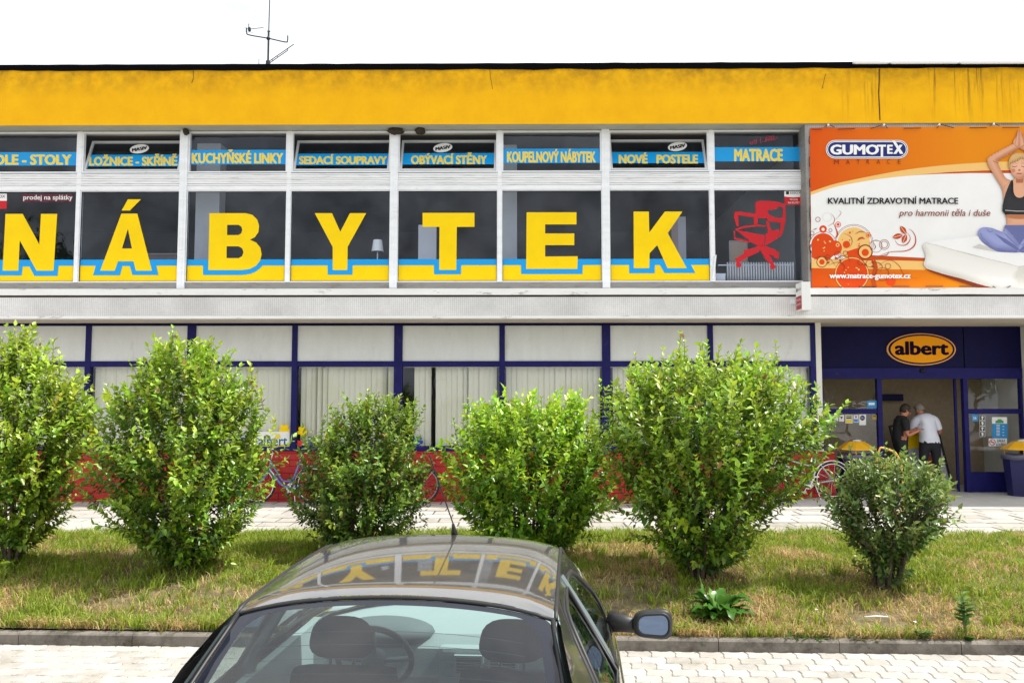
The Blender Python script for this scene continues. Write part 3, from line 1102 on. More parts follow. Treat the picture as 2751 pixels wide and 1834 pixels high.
        cf([(640, 690), (730, 700), (840, 745), (870, 770), (885, 760), (880, 850), (840, 850), (820, 820), (770, 800), (820, 900), (845, 940), (835, 965), (800, 975), (780, 950), (785, 915), (720, 850), (660, 740), (650, 770), (520, 830), (420, 890), (445, 925), (430, 950), (395, 950), (382, 920), (385, 880), (370, 850), (470, 790), (475, 745), (500, 740), (600, 720)])
        ch.obj("chair_print", m_stk_red, big)
        sticker("chair_caster", [(zH(410, 920)[0] + 7.2 * math.cos(t), zH(410, 920)[1] + 7.2 * math.sin(t)) for t in np.linspace(0, 6.28, 18)[:-1]], YP - .008, m_stk_red, big)
        sticker("chair_caster", [(zH(808, 942)[0] + 7.2 * math.cos(t), zH(808, 942)[1] + 7.2 * math.sin(t)) for t in np.linspace(0, 6.28, 18)[:-1]], YP - .008, m_stk_red, big)
        hd = MB()
        q0, q1 = P(*zH(140, 825), YU - .03), P(*zH(112, 1085), YU - .03)
        hd.tube([q0, q1], 0.02, 8)
        hd.tube([q0 + Vector((-.03, 0, .02)), q0 + Vector((.02, 0, .02))], 0.012, 8)
        hd.obj("window_handle", m_alu, big)
    del big['bay']

# ---- rooms behind the first floor glass
MB().box(X0, X1, 25.8, 26.0, 3.7, Zs).obj("upper_back_wall", m_room, bld)
MB().box(X0, X1, YU + .12, 25.8, 3.70, 3.84).obj("upper_floor", m_room_floor, bld)
MB().box(X0, X1, YU + .32, 25.8, Zs - .02, Zs + .05).obj("upper_ceiling", m_room, bld)
MB().box(X0 - .2, X0, 15.7, 27, 0.1, Zr - .1).obj("end_wall", m_beige, bld)
MB().box(X1, X1 + .2, 15.7, 27, 0.1, Zr - .1).obj("end_wall", m_beige, bld)
MB().box(P(2178, 640, 16).x + .1, P(2178, 640, 16).x + .2, 16.1, 25.8, 3.84, Zs - .02).obj("upper_side_wall", mat("grey_wall", (.34, .34, .34), .8), bld)
for (a, b, Y) in ((524, 588, 16.75), (1344, 1389, 16.9)):
    xa, xb = P(a, 600, Y).x, P(b, 600, Y).x
    MB().box(xa, xb, Y, Y + 0.35, 3.84, Zs - .02).obj("column", m_column, bld, bevel=0.01)

# ---- ledge, mosaic band, underside
z_lt, z_lb, z_md, z_mb = P(1375, 775, YB).z, P(1375, 792, YB).z, P(1375, 796, YB).z, Zsl
led = MB()
xs = np.arange(X0, X1 + .01, 0.25)
for i in range(len(xs) - 1):
    a, b = xs[i], xs[i + 1]
    j0, j1 = [0.006 * noise.noise(Vector((q * 1.3, 9, 0))) for q in (a, b)]
    led.add([(a, YB - .03, z_lb + j0), (b, YB - .03, z_lb + j1), (b, YB - .03, z_lt + j1), (a, YB - .03, z_lt + j0), (a, YU + .02, z_lt + .03), (b, YU + .02, z_lt + .03), (b, YB + .03, z_lb), (a, YB + .03, z_lb)],
            [(0, 1, 2, 3), (3, 2, 5, 4), (0, 7, 6, 1)])
led.obj("ledge", m_ledge, bld)
MB().box(X0, X1, YB + .012, YU + .1, z_md - .01, z_lb + .004).obj("drip_groove", m_drip, bld)
MB().box(X0, X1, YB, YB + .2, z_mb + .05, z_md - .01).obj("mosaic_band", m_mosaic, bld)
MB().box(X0, X1, YB - .004, YB + .2, z_mb, z_mb + .05).obj("mosaic_band_foot", m_ledge, bld)
MB().box(X0, X1, YB + .2, 17.6, z_mb, 3.70).obj("canopy_soffit", m_beige, bld)

# ---- mosaic wall behind the banner
XW = P(2172, 600, 15.72).x
MB().box(XW, X1, 15.72, 16.2, z_lt + .03, Zs - .004).obj("mosaic_wall", m_mosaic_g, bld)
MB().box(XW - .03, XW, 15.70, 16.1, z_lt + .03, Zs - .004).obj("wall_return", m_sillp, bld)

# ---- ground floor
def xg(k):
    return 1.674 + 2.008 * (k - 6)
zG = lambda y: P(1375, y, YG).z
g_pt, g_pb, g_wt, g_wb, g_sb = zG(874.5), zG(969.5), zG(984.5), zG(1199.6), zG(1211)
m_dark_gap = mat("dark_recess", (0.01, 0.01, 0.012), 0.8)
MB().box(X0, xg(8) + .06, YG - .01, YG + .1, g_pt - .0, Zsl - .004).obj("head_rail", m_navy_dark, bld)
m_flower = {'y': m_stk_yellow, 'r': mat("vinyl_scarlet", (.68, .03, .02), .45), 'b': mat("vinyl_royal", (.01, .03, .30), .45)}
def flower(nm, cx_, cy_, r, Y, m, parent, petals=5):
    pts = []
    for i in range(50):
        a = 2 * math.pi * i / 50
        rr = r * (0.58 + 0.42 * abs(math.cos(petals * a / 2)) ** .6)
        pts.append((cx_ + rr * math.cos(a + .3), cy_ + rr * math.sin(a + .3)))
    return sticker(nm, pts, Y, m, parent)
for k in range(-1, 9):
    w = 0.082 if k % 2 == 0 else 0.053
    mb = MB().box(xg(k) - w, xg(k) + w, YG - .02, YG + .10, g_sb, g_pt)
    mb.obj("post", m_navy, bld, bevel=0.004)
for k in range(-1, 8):
    wa = 0.082 if k % 2 == 0 else 0.053
    wb = 0.082 if (k + 1) % 2 == 0 else 0.053
    xa, xb = xg(k) + wa, xg(k + 1) - wb
    win = part("shop_window", bld)
    MB().box(xa, xb, YG + .012, YG + .05, g_pb, g_pt).obj("white_panel", m_white_panel, win)
    MB().box(xa - .001, xb + .001, YG - .012, YG + .10, g_wt, g_pb).obj("rail", m_navy, win)
    MB().box(xa - .001, xb + .001, YG - .014, YG + .12, g_sb, g_wb).obj("sill", m_navy, win)
    MB().add([(xa, YG + .05, g_wb), (xb, YG + .05, g_wb), (xb, YG + .05, g_wt), (xa, YG + .05, g_wt)], [(0, 1, 2, 3)]).obj("pane", m_pane_low, win)
    ys = YG + .046
    ax = {0: 246, 2: 812, 4: 1085, 6: 1600}.get(k + 1 if False else k, None)
    if k in (1, 3, 4, 6):
        x0p = {1: 246, 3: 812, 4: 1098, 6: 1645}[k]
        flower("flower_sticker", x0p, 1158, 14, ys, m_flower['y'], win)
        flower("flower_sticker", x0p - 7, 1190, 9, ys, m_flower['r'], win)
        flower("flower_sticker", x0p + 25, 1184, 14, ys, m_flower['b'], win)
    if k in (2, 5):
        x1p = {2: 778, 5: 1606}[k]
        flower("flower_sticker", x1p - 14, 1153, 15, ys, m_flower['y'], win)
        flower("flower_sticker", x1p + (0 if k == 5 else -120), 1185, 13, ys, m_flower['b'], win)
        sticker("shop_card", [(x1p - 92, 1159), (x1p, 1159), (x1p, 1201), (x1p - 92, 1201)], ys - .004, m_stk_white, win)
        sticker("shop_card_foot", [(x1p - 92, 1195), (x1p, 1193), (x1p, 1201), (x1p - 92, 1201)], ys - .006, m_stk_yellow2, win)
        text_px("lettering", "albert", (x1p - 84, 1170, x1p - 6, 1197), ys - .008, mat("vinyl_teal", (.01, .12, .24), .5), win, bold=0.0, heavy=0.015)
        flower("flower_sticker", x1p - 32, 1172, 8, ys - .008, m_stk_yellow2, win)
# room behind the blinds
MB().box(X0, xg(8) + .05, 18.4, 18.5, .1, 3.6).obj("shop_back_wall", m_room, bld)
MB().box(X0, xg(8) + .05, YG + .1, 18.4, .1, .2).obj("shop_floor", m_room_floor, bld)
MB().box(xg(8) + .06, xg(8) + .12, YG + .11, 19.8, .1, 3.60).obj("shop_side_wall", m_room, bld)
# plaster pillar at the end of the window band
xp0, xp1 = P(2193.5, 1000, YG - .03).x, P(2208, 1000, YG - .03).x
MB().box(xp0, xp1, YG - .03, 17.25, 1.0, Zsl - .003).obj("pillar", m_pillar, bld)

# ---- red brick plinth, brick by brick
XBE = P(2245, 1250, YG - .045).x
bw = part("brick_plinth", bld)
zb0, zb1 = .10, g_sb - .012
MB().box(X0, XBE - .004, YG - .035, YG + .2, zb0, zb1).obj("mortar", m_red_joint, bw)
MB().box(X0, XBE, YG - .055, YG + .1, zb1 - .03, zb1 + .008).obj("coping", m_red_joint, bw)
nc = 8
ch_ = (zb1 - .03 - zb0) / nc
bl = 0.40
bm_ = []
for L_ in (bl,):
    b = MB()
    hw, hh, e = L_ / 2 - .003, ch_ / 2 - .0035, .003
    b.add([(-hw, .02, -hh), (hw, .02, -hh), (hw, .02, hh), (-hw, .02, hh), (-hw, -.006, -hh), (hw, -.006, -hh), (hw, -.006, hh), (-hw, -.006, hh), (-hw + e, -.012, -hh + e), (hw - e, -.012, -hh + e), (hw - e, -.012, hh - e), (-hw + e, -.012, hh - e)],
          [(0, 1, 5, 4), (1, 2, 6, 5), (2, 3, 7, 6), (3, 0, 4, 7), (4, 5, 9, 8), (5, 6, 10, 9), (6, 7, 11, 10), (7, 4, 8, 11), (8, 9, 10, 11)])
    me = bpy.data.meshes.new("brick")
    me.from_pydata(b.v, [], b.f)
    me.materials.append(m_red)
brest = MB()
cnt = 0
vis = [(-9.0, -6.9), (-5.2, -4.0), (-3.1, -0.9), (-.6, .5), (1.2, 2.2), (4.4, 6.3)]
for j in range(nc):
    i = 0
    x = X0 + (bl / 2 if j % 2 else 0)
    while x + bl < XBE + .001:
        c = (x + bl / 2, YG - .035 + rnd.uniform(-.004, .003), zb0 + (j + .5) * ch_)
        if any(a < c[0] < b for a, b in vis) and cnt < 299:
            link("brick", me, bw, c, (0, 0, rnd.uniform(-.006, .006)))
            cnt += 1
        else:
            brest.add([tuple(v.co + Vector(c)) for v in me.vertices], [tuple(p.vertices) for p in me.polygons])
        x += bl
o = brest.obj("bricks", m_red, bw)
o['kind'] = 'stuff'

# ---- entrance
YD = 17.2
zq = zoomer(2151, 840, 0.3188)
ent = part("entrance", bld)
def rect_at(name, u0, v0, u1, v1, y0, y1, m, parent=ent, z=zq, bev=0):
    a, b = P(*z(u0, v1), y0), P(*z(u1, v0), y0)
    return MB().box(a.x, b.x, y0, y1, a.z, b.z).obj(name, m, parent, bevel=bev)
xl, xr = xp1 - .02, P(2749, 1100, YD).x
ZT = apron_z(8, 17.2)
def zD_(v):
    return P(zq(1000, v)[0], zq(1000, v)[1], YD).z
for (u0, u1) in ((150, 668), (678, 1360), (1385, 1872)):
    rect_at("header_panel", u0, 118, u1, 462, YD + .02, YD + .06, m_navy_dark)
MB().box(xl, xr, YD + .05, YD + .1, zD_(465), Zsl - .002).obj("header_back", m_ink, ent)
MB().box(xl, xr, YD - .02, YD + .12, zD_(556), zD_(464)).obj("lintel_rail", m_navy, ent, bevel=.006)
for (u0, u1, nm) in ((650, 690, "post"), (1378, 1415, "post"), (170, 193, "post"), (1860, 1876, "post")):
    a, b = P(*zq(u0, 900), YD), P(*zq(u1, 900), YD)
    MB().box(a.x, b.x, YD - .015, YD + .1, ZT, zD_(556)).obj(nm, m_navy, ent, bevel=.005)
for (u0, u1) in ((700, 716), (1332, 1350)):
    a, b = P(*zq(u0, 900), YD), P(*zq(u1, 900), YD)
    MB().box(a.x, b.x, YD + .13, YD + .18, ZT, zD_(556)).obj("sliding_door_edge", m_navy, ent)
for (u0, u1) in ((193, 650), (1415, 1860)):
    a, b = P(*zq(u0, 900), YD), P(*zq(u1, 900), YD)
    pd = part("side_light", ent) if False else None
    MB().box(a.x, b.x, YD + .0, YD + .06, zD_(850), zD_(808)).obj("mid_rail", m_navy, ent)
    MB().box(a.x, b.x, YD + .0, YD + .06, ZT, zD_(1340)).obj("kick_panel", m_navy, ent)
    MB().add([(a.x, YD + .03, zD_(1340)), (b.x, YD + .03, zD_(1340)), (b.x, YD + .03, zD_(850)), (a.x, YD + .03, zD_(850))], [(0, 1, 2, 3)]).obj("pane", m_pane_low, ent)
    MB().add([(a.x, YD + .03, zD_(808)), (b.x, YD + .03, zD_(808)), (b.x, YD + .03, zD_(556)), (a.x, YD + .03, zD_(556))], [(0, 1, 2, 3)]).obj("pane", m_pane_low, ent)
MB().sphere(P(*zq(1027, 488), YD - .03), .055, .05, .045).obj("motion_sensor", m_ink, ent, smooth=True)
# vestibule
m_vest = mat("vestibule_wall", (.34, .26, .17), .9, var=.12, vscale=14, bump=.4, bscale=70)
MB().box(xl, xr + 1.5, 18.75, 18.85, .2, 3.6).obj("vestibule_wall", m_vest, ent)
MB().box(P(*zq(640, 600), 18.6).x, P(*zq(845, 600), 18.6).x, 18.5, 18.56, P(*zq(640, 742), 18.5).z, P(*zq(640, 685), 18.5).z).obj("wall_sign", m_navy_dark, ent)
MB().box(xl, xr + 1.5, YD + .2, 18.75, 3.0, 3.05).obj("vestibule_ceiling", m_room, ent)
MB().box(xr + .02, xr + 1.4, YG - .03, 18.8, .1, Zsl - .003).obj("side_wall", m_pillar, bld)
# stickers on the door glass
m_sky = mat("vinyl_sky", (.01, .25, .58), .45)
m_cream = mat("paper_cream", (.66, .62, .48), .7)
zs = zoomer(2200, 1080, 0.23427)
ysk = YD + .024
def sq(nm, u0, v0, u1, v1, m, d=0.0, z=zs):
    return sticker(nm, [z(u0, v0), z(u1, v0), z(u1, v1), z(u0, v1)], ysk - d, m, ent)
sq("sticker", 555, -18, 682, 66, m_sky)
sq("sticker_text", 570, 5, 640, 32, m_stk_white, .003)
sq("sticker", 172, 145, 222, 215, m_stk_white)
sq("sticker", 231, 145, 289, 221, m_stk_white)
sticker("sticker_mark", [zs(*p) for p in ((245, 165), (275, 165), (260, 195))], ysk - .003, m_stk_maroon, ent)
sq("sticker", 302, 142, 388, 243, m_cream)
sq("sticker_text", 315, 158, 375, 166, m_ink, .003)
sq("sticker_text", 315, 174, 375, 186, m_ink, .003)
sq("sticker_mark", 312, 205, 378, 232, m_stk_yellow, .003)
sq("sticker", 397, 146, 453, 232, m_stk_white)
sq("sticker_mark", 402, 192, 448, 226, m_sky, .003)
sticker("sticker_mark", [zs(*p) for p in ((410, 158), (440, 158), (425, 186))], ysk - .003, m_stk_red, ent)
sq("sticker", 462, 141, 540, 262, m_stk_white)
sticker("sticker_mark", [zs(*p) for p in ellipse(500, 180, 30, 30, 8)], ysk - .003, m_navy, ent)
text_px("lettering", "DELI", bx(zs, 480, 170, 520, 190), ysk - .005, m_stk_white, ent)
sq("sticker", 613, 146, 660, 200, mat("vinyl_ochre", (.40, .29, .03), .5))
sq("sticker_text", 622, 156, 652, 166, m_ink, .003)
sq("sticker", 1754, 140, 1822, 218, m_sky)
text_px("lettering", "56", bx(zs, 1770, 165, 1806, 195), ysk - .004, m_stk_white, ent, heavy=.02)
for q in range(4):
    sq("pictogram", 1844, 150 + q * 62, 1906, 208 + q * 62, m_stk_white)
    sq("pictogram_field", 1848, 154 + q * 62, 1902, 204 + q * 62, m_ink, .002)
    c = (1875, 172 + q * 62)
    sticker("pictogram_mark", [zs(*p) for p in ellipse(c[0], c[1], 13, 12, 12)], ysk - .004, m_stk_white, ent)
    sticker("pictogram_mark", [zs(*p) for p in ((c[0] - 9, c[1] + 8), (c[0] + 9 + 8 * (q % 2), c[1] + 8), (c[0] + 4, c[1] + 28), (c[0] - 6, c[1] + 28))], ysk - .004, m_stk_white, ent)
sq("opening_hours_poster", 1984, 170, 2158, 245, m_stk_white)
sq("opening_hours_poster_foot", 1990, 245, 2162, 412, m_sky)
sticker("poster_mark", [zs(*p) for p in ((2025, 215), (2050, 205), (2050, 195), (2095, 195), (2095, 205), (2118, 215), (2118, 240), (2025, 240))], ysk - .003, mat("vinyl_green", (.06, .30, .08), .5), ent)
for q in range(8):
    sq("poster_text", 2035, 258 + q * 17, 2075, 264 + q * 17, m_stk_white, .003)
    if q % 2:
        sq("poster_text", 2105, 258 + q * 17, 2125, 264 + q * 17, m_stk_white, .003)
sq("no_smoking_sign", 1947, 415, 2157, 503, m_stk_white, .002)
sticker("no_smoking_ring", [zs(*p) for p in ellipse(1990, 458, 36, 36, 28)], ysk - .005, m_stk_red, ent, [[zs(*p) for p in ellipse(1990, 458, 28, 28, 28)]])
sticker("no_smoking_bar", [zs(*p) for p in ((1966, 436), (1971, 431), (2014, 480), (2009, 485))], ysk - .006, m_stk_red, ent)
sq("no_smoking_cigarette", 1968, 455, 2010, 461, m_ink, .004)
text_px("lettering", "ZÁKAZ", bx(zs, 2040, 420, 2135, 455), ysk - .006, m_ink, ent, heavy=.02, bold=0)
text_px("lettering", "KOUŘENÍ", bx(zs, 2035, 460, 2148, 500), ysk - .006, m_ink, ent, heavy=.02, bold=0)
# ================================================================== blinds behind the ground floor glass
m_blind = mat("blind_fabric", (0.74, 0.715, 0.60), 0.8, var=0.06, vscale=2, stretch=(3, 1, .4))
m_blind2 = mat("blind_fabric_shade", (0.53, 0.515, 0.44), 0.8, var=0.06)
ords = ["far left", "second", "third", "fourth", "fifth", "sixth", "seventh", "eighth"]
blind_lab = {-1: "cream vertical blind in the leftmost window, mostly behind the tall left shrub",
             0: "cream vertical blind in the window left of the first flower stickers",
             1: "cream vertical blind in the window behind the second shrub, under the letter A",
             2: "cream vertical blind in the window with the white shop card",
             3: "cream vertical blind with uneven slats in the window under the letter Y",
             4: "cream vertical blind with a wide dark gap at its left, under the letter T",
             5: "cream vertical blind in the window under the letter E",
             6: "cream vertical blind in the window under the letter K",
             7: "cream vertical blind in the last window beside the white pillar"}
for k in range(0, 8):
    xa, xb = xg(k) + .06, xg(k + 1) - .06
    t = thing("vertical_blind", blind_lab[k], "blind", ((xa + xb) / 2, YG + .16, g_wb), group="vertical blinds in the shop windows")
    h = g_wt - g_wb + .03
    MB().box(xa - t.location.x, xb - t.location.x, -.03, .03, h - .04, h).obj("head_rail", m_alu, t)
    r2 = random.Random(100 + k)
    x = xa + {4: .30, 3: .10, 1: .08, 5: .08, 6: .14, 7: .5}.get(k, .1)
    first = None
    while x < xb - .06:
        if first is None:
            sl = MB().add([(-.063, 0, 0), (-.02, -.008, 0), (.02, -.008, 0), (.063, 0, 0), (-.063, 0, h - .04), (-.02, -.008, h - .04), (.02, -.008, h - .04), (.063, 0, h - .04)],
                          [(0, 1, 5, 4), (1, 2, 6, 5), (2, 3, 7, 6)])
            first = sl.obj("slat", m_blind, t)
            o = first
        else:
            o = first.copy()
            COL.objects.link(o)
        ang = R(7) + r2.uniform(-.09, .09)
        if r2.random() < .14:
            ang += r2.uniform(.3, .9)
        o.location = (x - t.location.x, r2.uniform(-.01, .01), .01)
        o.rotation_euler = (0, 0, ang)
        x += .106
        if k == 4 and .55 < x - xa < .67:
            x += .10

# ================================================================== things in the upper windows
def up(px, py, Y):
    return P(px, py, Y)
# white lamp
c = up(1014, 700, 16.35)
lz = 4.42
t = thing("table_lamp", "small white table lamp standing on the sill beside the letter Y", "lamp", (c.x, 16.35, lz))
zt, zmid = up(1014, 645, 16.35).z - lz, up(1014, 676, 16.35).z - lz
MB().lathe([(.0, 0), (.075, 0), (.07, .02), (.012, .03), (.012, zmid + .02)], 20).obj("stand", m_stk_white, t, smooth=False)
MB().lathe([(.118, zmid), (.085, zt), (.08, zt), (.112, zmid)], 24).obj("lamp_shade", mat("lamp_shade", (.88, .87, .82), .8), t, smooth=False)
tbl = thing("sideboard", "low dark sideboard behind the sill carrying the white lamp", "sideboard", (c.x + .1, 16.55, 3.84))
MB().box(-.5, .5, -.32, .3, 0.04, lz - 3.84).obj("body", mat("dark_wood", (.05, .035, .025), .5), tbl, bevel=.01)
for sx in (-.45, .45):
    MB().box(sx - .03, sx + .03, -.28, -.22, 0, .04).obj("foot", m_ink, tbl)
# white board behind the T
a, b = up(1124, 604, 16.7), up(1172, 700, 16.7)
t = thing("white_panel_board", "upright pale board standing behind the letter T", "board", ((a.x + b.x) / 2, 16.7, 3.84))
w = (b.x - a.x) / 2
MB().box(-w, w, 0, .03, 0, a.z - 3.84).obj("sheet", m_stk_white, t, bevel=.004)
MB().box(-w - .02, w + .02, .03, .16, 0, .05).obj("foot", m_alu, t)
# cardboard
a, b = up(1960, 648, 16.6), up(2007, 710, 16.6)
t = thing("cardboard_sheet", "tan cardboard sheet leaning behind the red chair print", "cardboard", ((a.x + b.x) / 2, 16.6, 3.84))
w = (b.x - a.x) / 2
MB().box(-w, w, 0, .03, 0, a.z - 3.84).obj("sheet", mat("cardboard", (.46, .35, .25), .85, var=.06), t)
fr = MB()
frame_rect(fr, -w - .012, w + .012, 0, a.z - 3.84 + .01, .02, -.012, .034)
fr.obj("edge", mat("cardboard_edge", (.36, .34, .33), .7), t)
# radiator
a, b = up(1954, 704, 16.3), up(2131, 756, 16.3)
t = thing("radiator", "white ribbed radiator below the red chair print", "radiator", ((a.x + b.x) / 2, 16.3, 3.84))
n_ = 26
W_ = b.x - a.x
zr0, zr1 = .25, a.z - 3.84
rib = MB().tube([(0, 0, zr0), (0, 0, zr1 - .02), (0, 0, zr1)], [.017, .017, .008], 8)
ro = rib.obj("rib", mat("radiator_enamel", (.74, .74, .72), .35), t, smooth=True, loc=(-W_ / 2, 0, 0))
ro.scale = (1, 2.5, 1)
for i in range(1, n_):
    o = ro.copy()
    COL.objects.link(o)
    o.location = (-W_ / 2 + W_ * i / (n_ - 1), 0, 0)
MB().tube([(-W_ / 2 - .18, 0, zr1 - .06), (W_ / 2, 0, zr1 - .06)], .014, 8).obj("pipe", m_alu, t)
MB().tube([(-W_ / 2, 0, zr0 + .04), (W_ / 2, 0, zr0 + .04)], .014, 8).obj("pipe", m_alu, t)
for s in (-1, 1):
    MB().box(s * W_ * .4 - .02, s * W_ * .4 + .02, -.02, .02, 0, zr0 + .03).obj("foot", m_alu, t)
# small white box beside the radiator
a, b = up(1921, 735, 16.25), up(1949, 752, 16.25)
t = thing("white_box", "small pale box on the floor left of the radiator", "box", ((a.x + b.x) / 2, 16.25, 3.84))
MB().box(-.1, .1, 0, .12, 0, a.z - 3.84).obj("carton", m_stk_white, t, bevel=.004)
MB().box(-.103, .103, -.003, .123, a.z - 3.84 - .03, a.z - 3.84 + .004).obj("lid", m_alu, t)
# sofa behind the E
a, b = up(1475, 690, 17.0), up(1625, 690, 17.0)
t = thing("sofa", "brown sofa whose back shows behind the letter E", "sofa", ((a.x + b.x) / 2, 17.0, 3.84))
m_sofa = mat("sofa_fabric", (.16, .09, .05), .9, var=.1)
MB().box(-.9, .9, 0, .2, .1, .62).obj("backrest", m_sofa, t, bevel=.05)
MB().box(-.9, .9, .2, .85, .1, .35).obj("seat", m_sofa, t, bevel=.04)
for s in (-1, 1):
    MB().box(s * .97 - .1, s * .97 + .1, 0, .85, .1, .5).obj("armrest", m_sofa, t, bevel=.04)
    MB().box(s * .9 - .03, s * .9 + .03, .1, .16, 0, .1).obj("leg", m_ink, t)
# pale cupboard behind the K
a, b = up(1803, 582, 17.2), up(1844, 700, 17.2)
t = thing("tall_cupboard", "tall pale cupboard showing right of the letter K", "cupboard", ((a.x + b.x) / 2, 17.2, 3.84))
w = (b.x - a.x) / 2
MB().box(-w, w, 0, .4, 0, a.z - 3.84).obj("body", mat("cupboard_side", (.55, .54, .55), .6), t, bevel=.004)
MB().box(-w, -w * .1, -.012, -.002, .05, a.z - 3.84 - .02).obj("door", mat("cupboard_door", (.45, .32, .27), .6), t)
# shelf behind the A
a, b = up(398, 682, 17.3), up(474, 682, 17.3)
t = thing("low_cabinet", "low pinkish cabinet seen right of the letter A", "cabinet", ((a.x + b.x) / 2, 17.3, 3.84))
w = (b.x - a.x) / 2
MB().box(-w, w, 0, .4, 0, a.z - 3.84 - .02).obj("body", mat("cabinet_wood", (.30, .20, .17), .6), t)
MB().box(-w - .02, w + .02, -.02, .42, a.z - 3.84 - .02, a.z - 3.84 + .01).obj("top", mat("cabinet_top", (.42, .38, .34), .5), t)

# ================================================================== bird nests under the soffit
m_nest = mat("nest_mud", (.035, .026, .018), .95, var=.4, vscale=20)
def nest(cx_, cy_, w, label):
    c = P(cx_, cy_, YU - .10)
    b = MB()
    b.sphere((0, 0, 0), w, .10, .065, 18, 12)
    b.v = [tuple(Vector(v) * (1 + .35 * noise.noise(Vector(v) * 22 + Vector((cx_, 0, 0))))) for v in b.v]
    o = b.obj("bird_nest", m_nest, None, loc=(c.x, YU - .09, Zs - .05))
    tag(o, label, "nest", "bird nests under the roof soffit")
nest(1062, 350, .15, "dark mud bird nest above the window post between Y and T")
nest(1128, 350, .10, "smaller dark mud bird nest right of the larger one, above the T window")
nest(499, 349, .05, "tiny dark remains of a nest above the window post right of the A")

# ================================================================== roof antenna
zt_ = zoomer(620, 0, 0.12752)
m_ant = mat("antenna_metal", (.012, .012, .014), .6)
YA = 16.3
def ap(u, v, dy=0):
    q = P(*zt_(u, v), YA)
    return Vector((q.x, YA + dy, q.z))
b0 = ap(785, 1370)
ant = thing("roof_antenna", "black television antenna mast with a whip standing on the roof edge", "antenna", (b0.x, YA, Zr - .06), world_parts=True)
MB().tube([Vector((b0.x, YA, Zr - .06)), ap(785, 1290)], .045, 8).obj("mast_foot", m_ant, ant)
MB().tube([ap(785, 1320), ap(798, 660)], .020, 8).obj("mast", m_ant, ant)
MB().tube([ap(800, 650), ap(822, -60)], .010, 6).obj("whip", m_ant, ant)
MB().tube([ap(770, 660), ap(830, 665)], .012, 6).obj("clamp", m_ant, ant)
MB().sphere(ap(790, 812), .04, .04, .038).obj("clamp", m_ant, ant)
MB().tube(smooth_line([ap(330, 590), ap(335, 680), ap(385, 740), ap(790, 812), ap(1150, 890), ap(1195, 855), ap(1200, 755)], 6), .012, 6).obj("cross_arm", m_ant, ant)
MB().box(ap(385, 0).x, ap(430, 0).x, YA - .03, YA + .03, ap(0, 660).z, ap(0, 590).z).obj("dipole_box", m_ant, ant)
MB().tube([ap(340, 610), ap(390, 620), ap(590, 445, .3)], .006, 6).obj("boom", m_ant, ant)
MB().tube([ap(378, 505), ap(384, 690)], .008, 6).obj("element", m_ant, ant)
for (u, v) in ((300, 590), (290, 660), (450, 615), (450, 690)):
    MB().tube([ap(u - 30, v), ap(u + 30, v + 5)], .0025, 5).obj("element", m_ant, ant)
mb = MB()
mb.tube([ap(800, 1300), ap(1330, 935)], .009, 6)
mb.tube([ap(820, 1330), ap(1200, 1065), ap(1200, 1020)], .009, 6)
mb.tube([ap(878, 1250), ap(878, 1290)], .006, 6)
mb.tube([ap(980, 1175), ap(980, 1220)], .006, 6)
mb.obj("stay", m_ant, ant)
q = ap(594, 1240)
rod = MB().tube([(0, 0, 0), (0, 0, q.z - Zr + .06)], .006, 6).obj("roof_rod", m_ant, None, loc=(q.x, YA, Zr - .06))
tag(rod, "short thin rod on the roof edge left of the antenna mast", "rod")

# ================================================================== fluorescent tubes on the roof edge
m_tube = mat("tube_plastic", (.82, .83, .85), .25)
for (a, b, lab) in ((2293, 2387, "short white tube light on the roof edge, leftmost of three"), (2391, 2574, "white tube light on the roof edge above the banner logo"), (2578, 2768, "white tube light on the roof edge at the far right corner")):
    qa, qb = P(a, 167.5, YF - .06), P(b, 167.5, YF - .06)
    t = thing("tube_light", lab, "light", ((qa.x + qb.x) / 2, YF - .06, qa.z), group="tube lights along the roof edge")
    l = (qb.x - qa.x) / 2
    MB().tube([(-l, 0, 0), (-l + .03, 0, 0), (l - .03, 0, 0), (l, 0, 0)], [.030, .046, .046, .030], 14).obj("casing", m_tube, t, smooth=True)
    for s in (-1, 1):
        MB().tube([(s * (l - .012), 0, 0), (s * (l + .006), 0, 0)], .034, 12).obj("end_cap", m_alu, t)
        MB().box(s * l * .7 - .02, s * l * .7 + .02, .03, .07, -.05, .01).obj("bracket", m_ant, t)
    MB().box(-l - .03, l + .03, -.02, .05, -.075, -.047).obj("mounting_rail", m_black_edge, t)

# ================================================================== banner
zP = zoomer(2150, 320, 0.30617)
YN = 15.69
def orange_mat():
    m, t, b = node_mat("banner_orange")
    co = t.nodes.new("ShaderNodeTexCoord")
    sx = t.nodes.new("ShaderNodeSeparateXYZ")
    t.links.new(co.outputs['Object'], sx.inputs[0])
    r = t.nodes.new("ShaderNodeMapRange")
    r.inputs['From Min'].default_value = XW
    r.inputs['From Max'].default_value = XW + 3.0
    t.links.new(sx.outputs[0], r.inputs[0])
    rmp = t.nodes.new("ShaderNodeValToRGB")
    rmp.color_ramp.elements[0].color = (.64, .075, .003, 1)
    rmp.color_ramp.elements[1].color = (.72, .235, .004, 1)
    t.links.new(r.outputs[0], rmp.inputs[0])
    n = t.nodes.new("ShaderNodeTexNoise")
    n.inputs['Scale'].default_value = 2.5
    n.inputs['Detail'].default_value = 5
    t.links.new(co.outputs['Object'], n.inputs['Vector'])
    bp = t.nodes.new("ShaderNodeBump")
    bp.inputs['Strength'].default_value = .25
    bp.inputs['Distance'].default_value = .03
    t.links.new(n.outputs['Fac'], bp.inputs['Height'])
    t.links.new(rmp.outputs[0], b.inputs['Base Color'])
    t.links.new(bp.outputs[0], b.inputs['Normal'])
    b.inputs['Roughness'].default_value = .6
    b.inputs['Specular IOR Level'].default_value = .15
    return m
